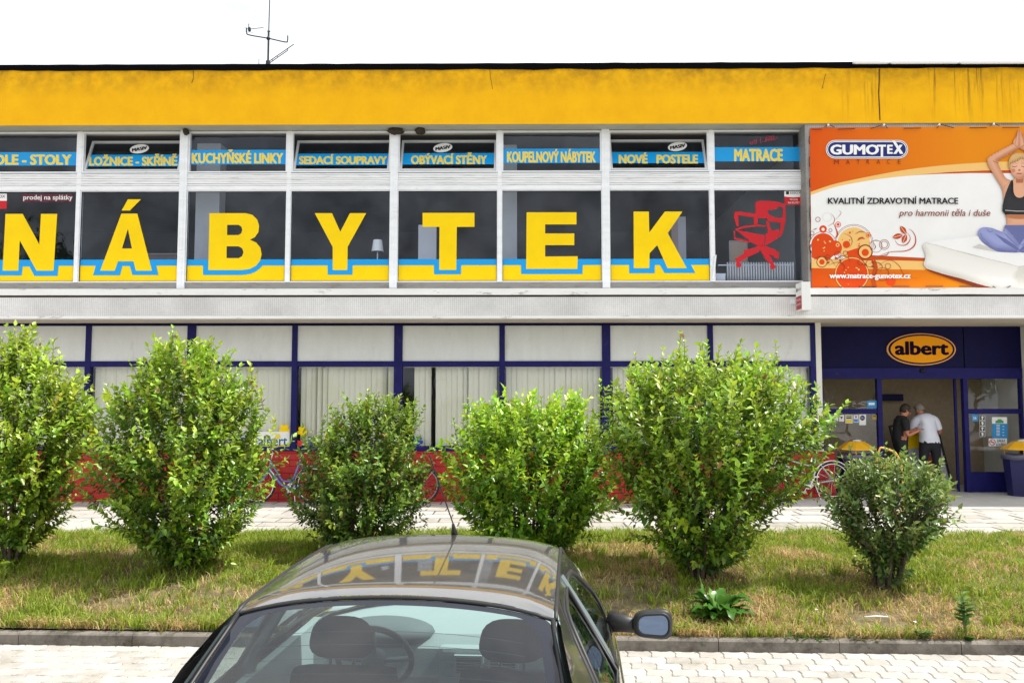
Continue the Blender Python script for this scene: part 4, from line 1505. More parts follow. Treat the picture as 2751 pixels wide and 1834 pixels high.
def pm(name, c):
    return mat("print_" + name, c, .6, spec=.12)
p_white = mat("print_white", (.80, .80, .80), .5, var=.03, vscale=1.5, spec=.3)
p_cream, p_dkred, p_red, p_brown = pm("cream", (.80, .50, .17)), pm("dark_red", (.50, .075, .012)), pm("red", (.68, .065, .008)), pm("brown", (.22, .035, .012))
p_navy, p_skin, p_skin2, p_hair, p_black = pm("navy", (.018, .03, .16)), pm("skin", (.58, .25, .14)), pm("skin_tan", (.40, .14, .07)), pm("hair", (.42, .22, .08)), pm("black", (.012, .012, .014))
p_blue, p_blue2, p_grey, p_shade = pm("trousers", (.22, .25, .50)), pm("trousers_fold", (.13, .15, .34)), pm("grey", (.55, .54, .52)), pm("mattress", (.70, .69, .65))
p_line, p_lip, p_bandor = pm("line", (.30, .05, .02)), pm("lip", (.45, .12, .10)), pm("band", (.72, .24, .012))
c0 = P(*zP(90, 1480), YN)
ban = thing("advertising_banner", "large orange and white mattress banner roped to the wall beside the windows", "banner", (c0.x, YN, c0.z), world_parts=True)
_lay = [0]
def pr(name, l, m, holes=(), lay=None):
    if lay is None:
        _lay[0] += 1
        lay = _lay[0]
    y = YN - .00012 * lay
    sticker(name, [zP(*p) for p in l], y, m, ban, [[zP(*p) for p in h] for h in holes])
# sheet with a slightly wavy edge
sh = [(85, 78)] + [(85 + i * 60, 76 - i * .55 + 2.5 * math.sin(i * 1.9)) for i in range(1, 38)] + [(2320, 1490), (1900, 1486), (1500, 1478), (1000, 1480), (500, 1478), (100, 1480), (97, 1200), (92, 900), (88, 600), (84, 300)]
pr("sheet", sh, orange_mat())
lowc = smooth_line([(92, 668), (300, 598), (600, 540), (900, 502), (1200, 482), (1500, 474), (1963, 476), (2320, 490)], 6)
upc = smooth_line([(90, 640), (300, 570), (600, 505), (900, 450), (1200, 412), (1500, 388), (1850, 373), (2320, 382)], 6)
lowc = [(p.x, p.y) for p in lowc]
upc = [(p.x, p.y) for p in upc]
pr("white_field", lowc + [(2320, 1488), (1100, 1300), (1100, 1232), (98, 1232)], p_white)
pr("cream_swoosh", upc + lowc[::-1], p_cream)
pr("red_swoosh", [(1000, 492), (1300, 466), (1600, 452), (1900, 448), (2320, 462), (2320, 490), (1963, 476), (1500, 474), (1200, 482)], p_dkred)
pr("cream_band", [(98, 1225), (620, 1228), (1098, 1244), (1098, 1322), (98, 1306)], p_cream)
pr("red_band", [(560, 1190), (700, 1198), (1096, 1218), (1096, 1246), (700, 1236), (560, 1236)], p_dkred)
# ornament of discs, rings and tendrils
def disc(cx_, cy_, r, m, n=36):
    pr("ornament_disc", ellipse(cx_, cy_, r, r, n), m)
def ring(cx_, cy_, r, w, m, n=40):
    pr("ornament_ring", ellipse(cx_, cy_, r, r, n), m, [ellipse(cx_, cy_, r - w, r - w, n)])
def stroke(pts, w, m, taper=True):
    q = [(p.x, p.y) for p in smooth_line(pts, 8)]
    pr("ornament_tendril", ribbon(q, w, taper=taper), m)
disc(470, 1095, 145, p_cream)
ring(470, 1095, 172, 4, p_line)
ring(470, 1095, 160, 3, p_line)
disc(200, 1105, 104, p_red)
ring(200, 1105, 116, 10, p_white)
ring(200, 1105, 120, 4, p_line)
disc(300, 1130, 66, p_red)
pr("ornament_disc", [(100, 1120), (300, 1120), (290, 1200), (210, 1260), (100, 1215)], p_red)
pr("ornament_disc", [(410, 1160), (520, 1125), (620, 1195), (640, 1240), (420, 1240)], p_red)
disc(452, 1360, 138, p_red)
ring(452, 1360, 148, 9, p_cream)
ring(452, 1360, 152, 4, p_line)
disc(570, 1165, 62, p_cream)
ring(570, 1165, 66, 11, p_brown)
disc(570, 1170, 32, p_red)
disc(190, 1253, 46, p_cream)
ring(190, 1253, 48, 6, p_brown)
disc(190, 1253, 24, p_red)
disc(200, 965, 33, p_red)
disc(200, 967, 14, p_white)
disc(332, 925, 25, p_red)
disc(332, 925, 19, p_white)
disc(332, 925, 13, p_red)
disc(598, 1018, 22, p_red)
disc(598, 1018, 17, p_cream)
disc(598, 1018, 11, p_red)
disc(405, 1100, 32, p_red)
disc(328, 1104, 17, p_cream)
disc(328, 1104, 9, p_red)
ring(737, 1101, 45, 4, p_line)
ring(737, 1101, 31, 4, p_line)
ring(665, 1115, 55, 3, p_line)
ring(235, 860, 40, 2, p_grey)
disc(795, 1420, 42, p_red)
pr("ornament_leaf", [(495, 1070), (515, 1040), (545, 1032), (572, 1052), (535, 1050)], p_dkred)
stroke([(240, 940), (290, 910), (300, 870), (270, 825)], 6, p_line)
stroke([(290, 910), (320, 980), (325, 1020), (300, 1050)], 16, p_dkred)
stroke([(300, 890), (340, 850), (358, 820), (335, 797)], 4, p_line)
stroke([(640, 1240), (660, 1300), (640, 1400), (655, 1478)], 38, p_dkred, False)
stroke([(690, 1198), (800, 1165), (930, 1155), (1000, 1110), (1012, 1040), (985, 985), (950, 965)], 12, p_dkred)
stroke([(830, 1060), (860, 1100), (920, 1105), (958, 1070), (962, 1030), (935, 995)], 10, p_dkred)
stroke([(660, 1330), (720, 1260), (800, 1240), (870, 1290), (900, 1350), (960, 1390), (1040, 1395)], 6, p_dkred)
stroke([(600, 1090), (650, 1065), (690, 1070)], 5, p_line)
stroke([(430, 1130), (455, 1080), (440, 1030), (380, 1000)], 6, p_line)
for (tip, base_, side) in (((877, 938), (930, 1010), 24), ((808, 1040), (900, 1015), 24), ((898, 1088), (930, 1012), 24)):
    mx_, my_ = (tip[0] + base_[0]) / 2, (tip[1] + base_[1]) / 2
    dx, dy = base_[0] - tip[0], base_[1] - tip[1]
    l = math.hypot(dx, dy)
    nx_, ny_ = -dy / l * side, dx / l * side
    pr("ornament_leaf", [(p.x, p.y) for p in smooth_line([tip, (mx_ + nx_, my_ + ny_), base_, (mx_ - nx_, my_ - ny_)], 6, True)], p_dkred)
    pr("ornament_leaf_rib", ribbon([tip, (mx_, my_), base_], 3), p_white)
rs_o = random.Random(4)
for (cx_, cy_, r0) in ((200, 1105, 84), (452, 1360, 112), (470, 1095, 120)):
    for q in range(9):
        a_ = rs_o.uniform(0, 6.28)
        d_ = r0 * rs_o.uniform(.25, .95)
        disc(cx_ + d_ * math.cos(a_), min(cy_ + d_ * math.sin(a_), 1470), rs_o.uniform(4, 9), p_cream if cy_ != 1095 else p_red, 12)
for (x_, y_, r_) in ((265, 975, 16), (155, 880, 22), (240, 1215, 26), (330, 1190, 30), (395, 1175, 20), (610, 1265, 34), (530, 1255, 26), (720, 1360, 60), (770, 1290, 26), (105, 1000, 18)):
    ring(x_, y_, r_, 4, p_line, 28)
for pts_ in (((300, 1240), (360, 1200), (420, 1215), (440, 1260)), ((250, 1280), (330, 1255), (390, 1290), (370, 1330)), ((600, 1270), (670, 1255), (720, 1290), (700, 1340)), ((120, 1230), (170, 1205), (260, 1225), (310, 1290)), ((690, 1200), (760, 1190), (775, 1160)), ((640, 1080), (660, 1120), (640, 1150)), ((110, 970), (130, 965), (150, 955)), ((480, 1010), (530, 985), (590, 1000))):
    stroke(pts_, 7, p_line)
for (x_, y_, a_) in ((300, 1215, .4), (345, 1225, 1.2), (620, 1290, .2), (260, 1250, 2.6), (560, 1262, .9)):
    pr("ornament_leaf", [(x_ + u_ * math.cos(a_) - v_ * math.sin(a_), y_ + u_ * math.sin(a_) + v_ * math.cos(a_)) for u_, v_ in ((0, 0), (14, -9), (40, 0), (14, 9))], p_line)
# logo
def pill(x0, y0, x1, y1, n=12):
    r = (y1 - y0) / 2
    return ellipse(x1 - r, (y0 + y1) / 2, r, r, n, -math.pi / 2, math.pi / 2) + ellipse(x0 + r, (y0 + y1) / 2, r, r, n, math.pi / 2, 3 * math.pi / 2)
pr("logo_plate", pill(224, 185, 946, 347), p_white)
pr("logo_rim", pill(230, 191, 940, 341), p_navy)
pr("logo_rim", pill(236, 196, 934, 336), p_white)
pr("logo_field", pill(243, 203, 927, 329), p_navy)
def ptext(s, u0, v0, u1, v1, m, **kw):
    _lay[0] += 8
    x0, y0 = zP(u0, v0)
    x1, y1 = zP(u1, v1)
    text_px("lettering", s, (x0, y0, x1, y1), YN - .00012 * _lay[0], m, ban, **kw)
ptext("GUMO", 263, 224, 690, 313, p_white, heavy=.05)
pr("logo_letter", [(672, 226), (752, 226), (752, 243), (727, 243), (727, 332), (706, 332), (706, 243), (672, 243)], p_white)
ptext("E", 762, 226, 812, 306, p_white, heavy=.05)
pr("logo_letter", [(806, 192), (832, 192), (906, 306), (876, 306)], p_white)
pr("logo_letter", [(872, 226), (898, 226), (842, 306), (815, 306)], p_white)
for i, ch in enumerate("MATRACE"):
    x = (298, 402, 497, 583, 670, 763, 857)[i]
    ptext(ch, x, 357 - i * .6, x + (40 if ch == 'M' else 32 if ch == 'A' else 24), 396 - i * .6, p_brown)
ptext("KVALITNÍ ZDRAVOTNÍ MATRACE", 242, 676, 1386, 745, p_black, heavy=.032)
ptext("pro harmonii těla i duše", 866, 788, 1668, 868, p_brown, heavy=.006, shear=.22)
S = 1925
# photographic print: tone rolls off towards the outline of each shape
m_print, _t, _b = node_mat("print_photo")
_n = _t.nodes.new("ShaderNodeAttribute")
_n.attribute_name = "Col"
_t.links.new(_n.outputs['Color'], _b.inputs['Base Color'])
_b.inputs['Roughness'].default_value = .6
_b.inputs['Specular IOR Level'].default_value = .12
def soft(name, l, c_hi, c_lo, roll, lx=-.35, ly=-.5, res=11):
    _lay[0] += 1
    y = YN - .00012 * _lay[0]
    l = [(p.x, p.y) for p in smooth_line(l, 3, True)]
    pts2 = []
    def fn(u, v):
        pts2.append((u, v))
        q = P(*zP(u, v), y)
        return (q.x, y, q.z)
    b = fill_patch(l, [], fn, res)
    A = np.array(l)
    B = np.roll(A, -1, 0)
    Q = np.array(pts2)
    AB = B - A
    t = np.clip(((Q[:, None] - A[None]) * AB[None]).sum(2) / ((AB ** 2).sum(1)[None] + 1e-9), 0, 1)
    D = np.linalg.norm(Q[:, None] - (A[None] + t[..., None] * AB[None]), axis=2)
    j = D.argmin(1)
    d = D[np.arange(len(Q)), j]
    near_ = A[j] + t[np.arange(len(Q)), j][:, None] * AB[j]
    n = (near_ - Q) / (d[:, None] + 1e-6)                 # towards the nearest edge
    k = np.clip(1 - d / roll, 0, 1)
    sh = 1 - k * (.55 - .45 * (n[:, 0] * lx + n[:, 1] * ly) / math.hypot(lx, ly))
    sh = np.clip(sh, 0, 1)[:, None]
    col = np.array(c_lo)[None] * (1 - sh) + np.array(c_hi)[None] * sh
    o = b.obj(name, m_print, ban)
    set_col(o.data, col)
def soft2(name, l, *a, **k):
    soft(name, l, *a, **k)
    soft(name, [(2 * S - u, v) for u, v in l][::-1], *a, **k)
# mattress
pr("mattress_top", [(1100, 1082), (1600, 1020), (2320, 1010), (2320, 1260), (1910, 1292)], p_white)
soft("mattress_side", [(1100, 1085), (1500, 1190), (1910, 1292), (1908, 1390), (1905, 1486), (1680, 1476), (1400, 1395), (1104, 1308), (1102, 1200)], (.76, .75, .72), (.50, .47, .42), 60, -.2, -1)
pr("mattress_end", [(1910, 1292), (2320, 1235), (2320, 1488), (1905, 1486)], pm("mattress_end", (.62, .60, .55)))
pr("mattress_seam", ribbon([(1100, 1082), (1500, 1190), (1910, 1292), (2100, 1268)], 4), p_grey)
pr("mattress_shadow", [(1106, 1312), (1300, 1372), (1680, 1478), (1560, 1478), (1350, 1412), (1150, 1340)], p_brown)
pr("white_edge", ribbon([(1098, 1080), (1100, 1200), (1104, 1310)], 3), p_grey)
# seated figure printed on the banner
S = 1925
def both(name, l, m):
    pr(name, l, m)
    pr(name, [(2 * S - a, b) for a, b in l], m)
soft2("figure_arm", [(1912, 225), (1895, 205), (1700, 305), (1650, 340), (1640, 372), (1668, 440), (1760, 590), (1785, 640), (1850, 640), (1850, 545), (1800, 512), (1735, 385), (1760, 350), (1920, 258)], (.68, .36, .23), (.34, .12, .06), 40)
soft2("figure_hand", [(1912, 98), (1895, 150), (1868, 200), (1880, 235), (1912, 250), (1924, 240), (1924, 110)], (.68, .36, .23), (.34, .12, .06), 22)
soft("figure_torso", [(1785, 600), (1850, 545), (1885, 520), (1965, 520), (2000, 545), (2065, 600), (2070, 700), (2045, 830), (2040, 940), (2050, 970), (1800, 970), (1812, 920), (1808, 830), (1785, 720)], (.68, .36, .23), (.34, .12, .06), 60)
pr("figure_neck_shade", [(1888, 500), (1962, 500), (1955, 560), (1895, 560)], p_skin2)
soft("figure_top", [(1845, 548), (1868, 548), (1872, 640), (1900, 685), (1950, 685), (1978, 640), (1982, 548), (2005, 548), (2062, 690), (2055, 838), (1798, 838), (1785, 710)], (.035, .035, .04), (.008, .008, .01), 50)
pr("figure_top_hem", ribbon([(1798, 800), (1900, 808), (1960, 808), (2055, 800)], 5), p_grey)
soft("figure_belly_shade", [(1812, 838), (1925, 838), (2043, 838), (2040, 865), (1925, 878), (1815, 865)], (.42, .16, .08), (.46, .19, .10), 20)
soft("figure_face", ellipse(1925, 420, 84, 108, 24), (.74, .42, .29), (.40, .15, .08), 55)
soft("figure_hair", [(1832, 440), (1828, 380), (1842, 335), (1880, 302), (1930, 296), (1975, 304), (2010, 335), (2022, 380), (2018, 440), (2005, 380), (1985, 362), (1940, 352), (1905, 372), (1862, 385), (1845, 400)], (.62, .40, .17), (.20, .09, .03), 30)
for ex in (1880, 1962):
    pr("figure_eye", ribbon([(ex - 24, 412), (ex - 8, 419), (ex + 10, 419), (ex + 24, 411)], 5), p_brown)
    pr("figure_brow", ribbon([(ex - 26, 392), (ex, 385), (ex + 26, 391)], 4), p_hair)
pr("figure_cheek", ellipse(1868, 452, 20, 16, 16), pm("cheek", (.56, .21, .13)))
for hx in (1850, 1868, 1890, 1915, 1945, 1975, 1995):
    pr("figure_hair_strand", ribbon([(hx, 388 - abs(hx - 1925) * .1), (hx + (1930 - hx) * .25, 345), (1932, 302)], 5), pm("hair_light", (.62, .38, .16)))
both("figure_arm_crease", ribbon([(1740, 385), (1712, 378), (1690, 366)], 5), p_skin2)
both("figure_finger_line", ribbon([(1905, 125), (1894, 170), (1888, 215)], 3), p_skin2)
pr("figure_nose", [(1918, 440), (1928, 440), (1934, 452), (1922, 456), (1910, 451)], p_skin2)
pr("figure_mouth", [(1892, 476), (1912, 471), (1922, 473), (1934, 471), (1952, 477), (1934, 485), (1910, 485)], p_lip)
pr("figure_waist", [(1795, 930), (2050, 930), (2065, 1010), (1782, 1010)], p_blue2)
pr("figure_lap", [(1870, 990), (1980, 990), (1990, 1168), (1860, 1168)], p_blue2)
soft2("figure_leg", [(1800, 955), (1780, 990), (1680, 955), (1600, 950), (1562, 985), (1565, 1035), (1610, 1090), (1700, 1150), (1760, 1166), (1935, 1168), (1935, 1120), (1880, 1040)], (.30, .33, .60), (.09, .10, .26), 70)
both("figure_leg_fold", [(1700, 1000), (1800, 1050), (1890, 1110), (1930, 1150), (1900, 1150), (1790, 1085)], p_blue2)
for fl in (((1600, 1075), (1700, 1130), (1800, 1150)), ((1640, 970), (1660, 990), (1690, 985)), ((1790, 1000), (1850, 1060), (1905, 1110)), ((1580, 1000), (1600, 1045), (1660, 1095))):
    both("figure_leg_crease", ribbon(list(fl), 6), p_blue2)
both("figure_waist_crease", ribbon([(1790, 950), (1860, 962), (1925, 965)], 4), p_blue2)
both("figure_foot_shadow", [(1510, 1125), (1570, 1095), (1640, 1120), (1720, 1165), (1650, 1150)], p_grey)
ptext("www.matrace-gumotex.cz", 256, 1358, 968, 1412, p_white, heavy=.045)
# ropes and eyelets
m_rope = mat("black_rope", (.015, .015, .016), .8)
mb = MB()
def rope(*l):
    mb.tube([(q.x, YN - .16, q.z) for q in (P(*zP(*p), YN - .16) for p in l)], .008, 5)
    mb.v[-1]
rp_ = [((212, 70), (250, 47), (300, 72)), ((330, 90), (480, 86)), ((618, 84), (738, 47), (766, 82)), ((908, 82), (1058, 80)), ((1198, 80), (1226, 45), (1346, 78)), ((1486, 78), (1636, 77)), ((1662, 58), (1702, 40), (1745, 58)), ((1774, 75), (1922, 74)), ((2060, 72), (2200, 72)),
       ((100, 90), (190, 90)), ((220, 1468), (290, 1508), (368, 1470)), ((515, 1470), (665, 1470)), ((700, 1490), (740, 1506), (776, 1490)), ((805, 1468), (960, 1467)), ((1100, 1467), (1255, 1467)), ((1290, 1488), (1325, 1503), (1360, 1488)), ((1395, 1467), (1555, 1468)), ((1690, 1466), (1765, 1512), (1846, 1462))]
for l in rp_:
    y = YN - .00012 * _lay[0] - .012
    mb.tube([(q.x, y, q.z) for q in (P(*zP(*p), y) for p in l)], .0075, 5)
for v0, v1 in ((150, 220), (330, 420), (520, 600), (760, 905), (1010, 1040), (1100, 1180), (1260, 1330)):
    y = YN - .02
    mb.tube([(q.x, y, q.z) for q in (P(*zP(p[0], p[1]), y) for p in ((78 + v0 * .011, v0), (74 + v0 * .011, (v0 + v1) / 2), (78 + v1 * .011, v1)))], .007, 5)
mb.obj("rope", m_rope, ban)
for (u, v) in ((250, 49), (739, 48), (1225, 46), (1703, 41)):
    q = P(*zP(u, v), 15.6)
    MB().sphere((q.x, 15.62, q.z), .022, .02, .022, 10, 6).obj("eyelet", m_stk_white, ban, smooth=True)
    MB().tube([(q.x, 15.62, q.z), (q.x, 15.73, q.z)], .008, 6).obj("hook", m_alu, ban)

# ================================================================== projecting light box sign
a = P(2154, 795, 15.08)
sg = thing("projecting_sign", "small white box sign with red foot sticking out from the mosaic band", "sign", (a.x + .08, 15.25, P(2166, 833, 15.08).z))
hh = P(2166, 757, 15.08).z - sg.location.z
MB().box(-.08, .08, -.17, .15, 0, hh).obj("box", m_stk_white, sg, bevel=.006)
MB().box(-.083, -.081, -.155, .135, .03, hh * .53).obj("red_field", mat("sign_red", (.40, .02, .03), .5), sg)
MB().box(-.083, -.081, .06, .11, hh * .70, hh * .82).obj("logo", m_ink, sg)
def side_text(s, y0, y1, z0, z1, m):
    vs, fs = text_raw(s, 0, 0)
    xs_, ys_ = [v[0] for v in vs], [v[1] for v in vs]
    b = MB()
    b.add([(-.085, y0 + (y1 - y0) * (x - min(xs_)) / (max(xs_) - min(xs_)), z0 + (z1 - z0) * (y - min(ys_)) / (max(ys_) - min(ys_))) for x, y in vs], fs)
    b.obj("lettering", m, sg)
side_text("ESSOX", .05, -.14, hh * .72, hh * .80, m_ink)
side_text("PRODEJ", .10, -.12, hh * .34, hh * .43, m_stk_white)
side_text("NA SPLÁTKY", .12, -.14, hh * .2, hh * .29, m_stk_white)
MB().box(-.03, .03, .15, .23, hh * .3, hh * .5).obj("bracket", m_alu, sg)
MB().box(-.16, -.08, .19, .22, hh * .3, hh * .48).obj("bracket", m_alu, sg)

# ================================================================== oval shop sign
YO = YD - .01
oc = P(*zq(1015, 308), YO)
rx, rz = P(*zq(1305, 308), YO).x - oc.x, oc.z - P(*zq(1015, 443), YO).z
ov = thing("oval_shop_sign", "orange oval sign with dark lettering above the open entrance", "sign", (oc.x, YO, oc.z))
m_or1, m_or2 = mat("sign_orange", (.92, .36, .006), .5, spec=.1), mat("sign_orange_rim", (.92, .45, .13), .5, spec=.1)
def oval(nm, s, y, m, th=.012):
    b = MB()
    n = 56
    vs = [(rx * s * math.cos(2 * math.pi * i / n), y, rz * (1 - (1 - s) * 1.55) * math.sin(2 * math.pi * i / n)) for i in range(n)]
    b.add(vs + [(x, y + th, z) for x, _, z in vs], [tuple(range(n))] + [(i, i + n, (i + 1) % n + n, (i + 1) % n) for i in range(n)])
    return b.obj(nm, m, ov)
oval("rim", 1.0, -.012, m_or2, .04)
oval("dark_ring", .962, -.018, m_navy_dark)
oval("face", .90, -.024, m_or1)
vs, fs = text_raw("albert", 0, 0)
xs_, ys_ = [v[0] for v in vs], [v[1] for v in vs]
b = MB()
for j, (dx, dy) in enumerate(spread(.045)):
    b.add([(rx * .755 * (2 * (x + dx - min(xs_)) / (max(xs_) - min(xs_)) - 1), -.027 - j * .0003, rz * (-.33 + .80 * (y + dy - min(ys_)) / (max(ys_) - min(ys_)))) for x, y in vs], fs)
b.obj("lettering", mat("sign_dark", (.010, .003, .022), .6, spec=.05), ov)

# ================================================================== litter bins by the entrance
m_cap = mat("bin_yellow", (.80, .42, .015), .4, var=.1, dirt=(.25, .13, .03), dscale=12, dlo=.68, dhi=.8)
m_bin = mat("bin_blue", (.012, .012, .085), .45, var=.15)
m_bag = mat("bin_bag", (.10, .10, .16), .3)
def make_bin():
    t = thing("litter_bin", "", "bin")
    b = MB()
    b.lathe([(.27, 0), (.27, .04), (.335, .75), (.345, .75), (.345, .78), (.32, .78), (.31, .6)], 8)
    b.obj("body", m_bin, t)
    bb = MB().lathe([(.352, .70), (.358, .77), (.35, .79), (.32, .79)], 24)
    bb.v = [(x * (1 + .02 * math.sin(7 * math.atan2(y, x))), y, z + .012 * math.sin(5 * math.atan2(y, x))) for x, y, z in bb.v]
    bb.obj("bag_edge", m_bag, t, smooth=True)
    for q in range(4):
        a = R(45 + 90 * q)
        MB().tube([(.29 * math.cos(a), .29 * math.sin(a), .74), (.29 * math.cos(a), .29 * math.sin(a), .93)], .012, 6).obj("cap_support", m_cap, t)
    cp = MB().lathe([(.335, .885), (.37, .885), (.365, .90), (.15, 1.04), (0.0, 1.045)], 8)
    cp.obj("cap", m_cap, t)
    MB().lathe([(.12, 1.03), (.115, 1.07), (.07, 1.09), (0, 1.095)], 16).obj("ash_tray", mat("ash_steel", (.55, .54, .52), .3, .8), t, smooth=True)
    lab = MB().box(.06, .26, -.325, -.318, .25, .62).obj("label_plate", m_stk_white, t)
    MB().box(.075, .245, -.330, -.326, .47, .60).obj("label_mark", m_ink, t)
    MB().box(.075, .245, -.330, -.326, .27, .43).obj("label_mark", m_ink, t)
    return t
bin1 = make_bin()
q = P(2303, 1300, 16.62)
zb = apron_z(7, 16.62)
bin1.location = (q.x, 16.62, zb)
tag(bin1, "blue litter bin with yellow roof left of the open doorway", "bin", "litter bins by the entrance")
bin2 = copy_tree(bin1)
q = P(2748, 1300, 16.62)
bin2.location = (q.x, 16.62, zb)
tag(bin2, "blue litter bin with yellow roof cut by the right edge of the picture", "bin", "litter bins by the entrance")
for b_ in (bin1, bin2):
    b_.rotation_euler = (0, 0, R(22.5))

# ================================================================== leaning advertising board in the doorway
q0, q1 = P(2562, 1312, 17.75), P(2535, 1137, 17.95)
t = thing("leaning_board", "black framed poster board leaning in the doorway behind the two people", "board", (q1.x - .45, 17.75, ZT))
w, h = .50, q1.z - ZT + .06
t.rotation_euler = (R(-7), R(-9), 0)
fr = MB()
frame_rect(fr, -w, w, 0, h, .045, -.02, .02)
fr.obj("frame", m_ink, t)
MB().box(-w + .04, w - .04, -.005, .012, .04, h - .04).obj("sheet", mat("board_grey", (.42, .42, .46), .6), t)
MB().box(-w + .05, w - .05, -.010, -.006, h * .62, h - .06).obj("yellow_field", m_stk_yellow, t)
MB().flat([(.02, .25), (.3, .2), (.33, .55), (.15, .75), (.0, .6)], -.012).obj("red_print", mat("board_red", (.42, .06, .03), .6), t)

# ================================================================== people
def person(name, label, loc, joints, radii, edges, zones, skin, scale=1.0):
    """one skinned body; garments are shells lifted off the body surface, chosen by the nearest bone"""
    root = thing(name, label, "person", loc)
    keys = []
    for a, b in edges:
        for k in (a, b):
            if k not in keys:
                keys.append(k)
    me = bpy.data.meshes.new("body")
    me.from_pydata([tuple(Vector(joints[k]) * scale) for k in keys], [(keys.index(a), keys.index(b)) for a, b in edges], [])
    o = bpy.data.objects.new("body", me)
    COL.objects.link(o)
    md = o.modifiers.new("skin", 'SKIN')
    md.use_smooth_shade = True
    sv = me.skin_vertices[0].data
    for i, k in enumerate(keys):
        r = radii[k]
        rx_, ry_ = r if isinstance(r, tuple) else (r, r)
        sv[i].radius = (rx_ * scale, ry_ * scale)
        sv[i].use_root = (i == 0)
    s2 = o.modifiers.new("sub", 'SUBSURF')
    s2.levels = s2.render_levels = 2
    dg = bpy.context.evaluated_depsgraph_get()
    dg.update()
    bod = bpy.data.meshes.new_from_object(o.evaluated_get(dg))
    bpy.data.objects.remove(o)
    bod.materials.clear()
    bod.materials.append(skin)
    bod.polygons.foreach_set('use_smooth', [True] * len(bod.polygons))
    link("body", bod, root)
    segs = [(Vector(joints[a]) * scale, Vector(joints[b]) * scale, a, b) for a, b in edges]
    def near(p):
        best, res = 9, None
        for a, b, ka, kb in segs:
            ab = b - a
            t = min(1, max(0, (p - a).dot(ab) / ab.length_squared))
            d = (p - (a + ab * t)).length
            if d < best:
                best, res = d, (ka, kb, t)
        return res
    tags = [near(p.center) for p in bod.polygons]
    for nm, test, lift, m in zones:
        fs = [tuple(p.vertices) for p, tg in zip(bod.polygons, tags) if test(tg, p.center / scale)]
        used = sorted({i for f in fs for i in f})
        idx = {v: i for i, v in enumerate(used)}
        b = MB()
        b.add([bod.vertices[i].co + bod.vertices[i].normal * lift for i in used], [tuple(idx[i] for i in f) for f in fs])
        b.obj(nm, m, root, smooth=True)
    return root
TORSO = {("pelvis", "waist"), ("waist", "chest"), ("chest", "upper"), ("upper", "shoL"), ("upper", "shoR")}
def z_shirt(hem, slv):
    def f(tg, c):
        a, b, t = tg
        if (a, b) in TORSO:
            return c.z > hem
        if (a, b) == ("upper", "neck"):
            return t < .55
        if a[:3] == "hip" or b[:3] == "hip":
            return c.z > hem
        return a[:3] == "sho" and t < slv
    return f
def z_trousers(top):
    def f(tg, c):
        a, b, t = tg
        if a[:3] in ("hip", "kne") or b[:3] == "hip":
            return b[:3] != "toe"
        return (a, b) in TORSO and c.z < top
    return f
def z_shoe(s):
    return lambda tg, c: tg[0] == "ankle" + s or (tg[1] == "ankle" + s and tg[2] > .93)
def std_edges():
    e = [("pelvis", "waist"), ("waist", "chest"), ("chest", "upper"), ("upper", "neck"), ("neck", "skull"), ("skull", "crown")]
    for s in "LR":
        e += [("pelvis", "hip" + s), ("hip" + s, "knee" + s), ("knee" + s, "ankle" + s), ("ankle" + s, "toe" + s),
              ("upper", "sho" + s), ("sho" + s, "elb" + s), ("elb" + s, "wri" + s), ("wri" + s, "palm" + s)]
        for f in range(4):
            e += [("palm" + s, "f%d%s" % (f, s)), ("f%d%s" % (f, s), "g%d%s" % (f, s))]
        e += [("wri" + s, "th" + s), ("th" + s, "ti" + s)]
    return e
RAD = {"hem": (.16, .125), "collar": .066, "pelvis": (.155, .12), "waist": (.145, .11), "chest": (.16, .12), "upper": (.13, .10), "neck": .058, "skull": (.075, .088), "crown": (.062, .075)}
for s in "LR":
    RAD.update({"hip" + s: .095, "knee" + s: .062, "ankle" + s: .042, "toe" + s: .035, "sho" + s: .062, "elb" + s: .045, "wri" + s: .030, "palm" + s: (.036, .02), "th" + s: .012, "ti" + s: .009})
    for f in range(4):
        RAD["f%d%s" % (f, s)] = .0095
        RAD["g%d%s" % (f, s)] = .008
def add_hand(J, s, wri, d, side):
    """hand at wrist, pointing along d, fingers fanned along side, slightly curled"""
    d, side = Vector(d).normalized(), Vector(side).normalized()
    nrm = d.cross(side).normalized()
    w = Vector(wri)
    J["wri" + s] = w
    J["palm" + s] = w + d * .065
    for f in range(4):
        b = w + d * (.095 - .004 * abs(f - 1)) + side * (.024 * (f - 1.5))
        J["f%d%s" % (f, s)] = b
        J["g%d%s" % (f, s)] = b + d * (.055 - .008 * abs(f - 1)) + nrm * .02
    J["th" + s] = w + d * .04 - side * .038
    J["ti" + s] = w + d * .082 - side * .050 + nrm * .012
m_skinA = mat("skin_tone", (.50, .20, .12), .5)
m_hairA = mat("dark_hair", (.03, .018, .012), .7)
m_hairB = mat("grey_hair", (.25, .21, .18), .7)
m_tee = mat("black_cotton", (.012, .011, .012), .85)
m_trs = mat("dark_trousers", (.012, .012, .018), .8)
m_shirt = mat("white_shirt", (.74, .76, .86), .75, var=.04, bump=.5, bscale=9)
m_shoe = mat("shoe_leather", (.01, .01, .01), .5)
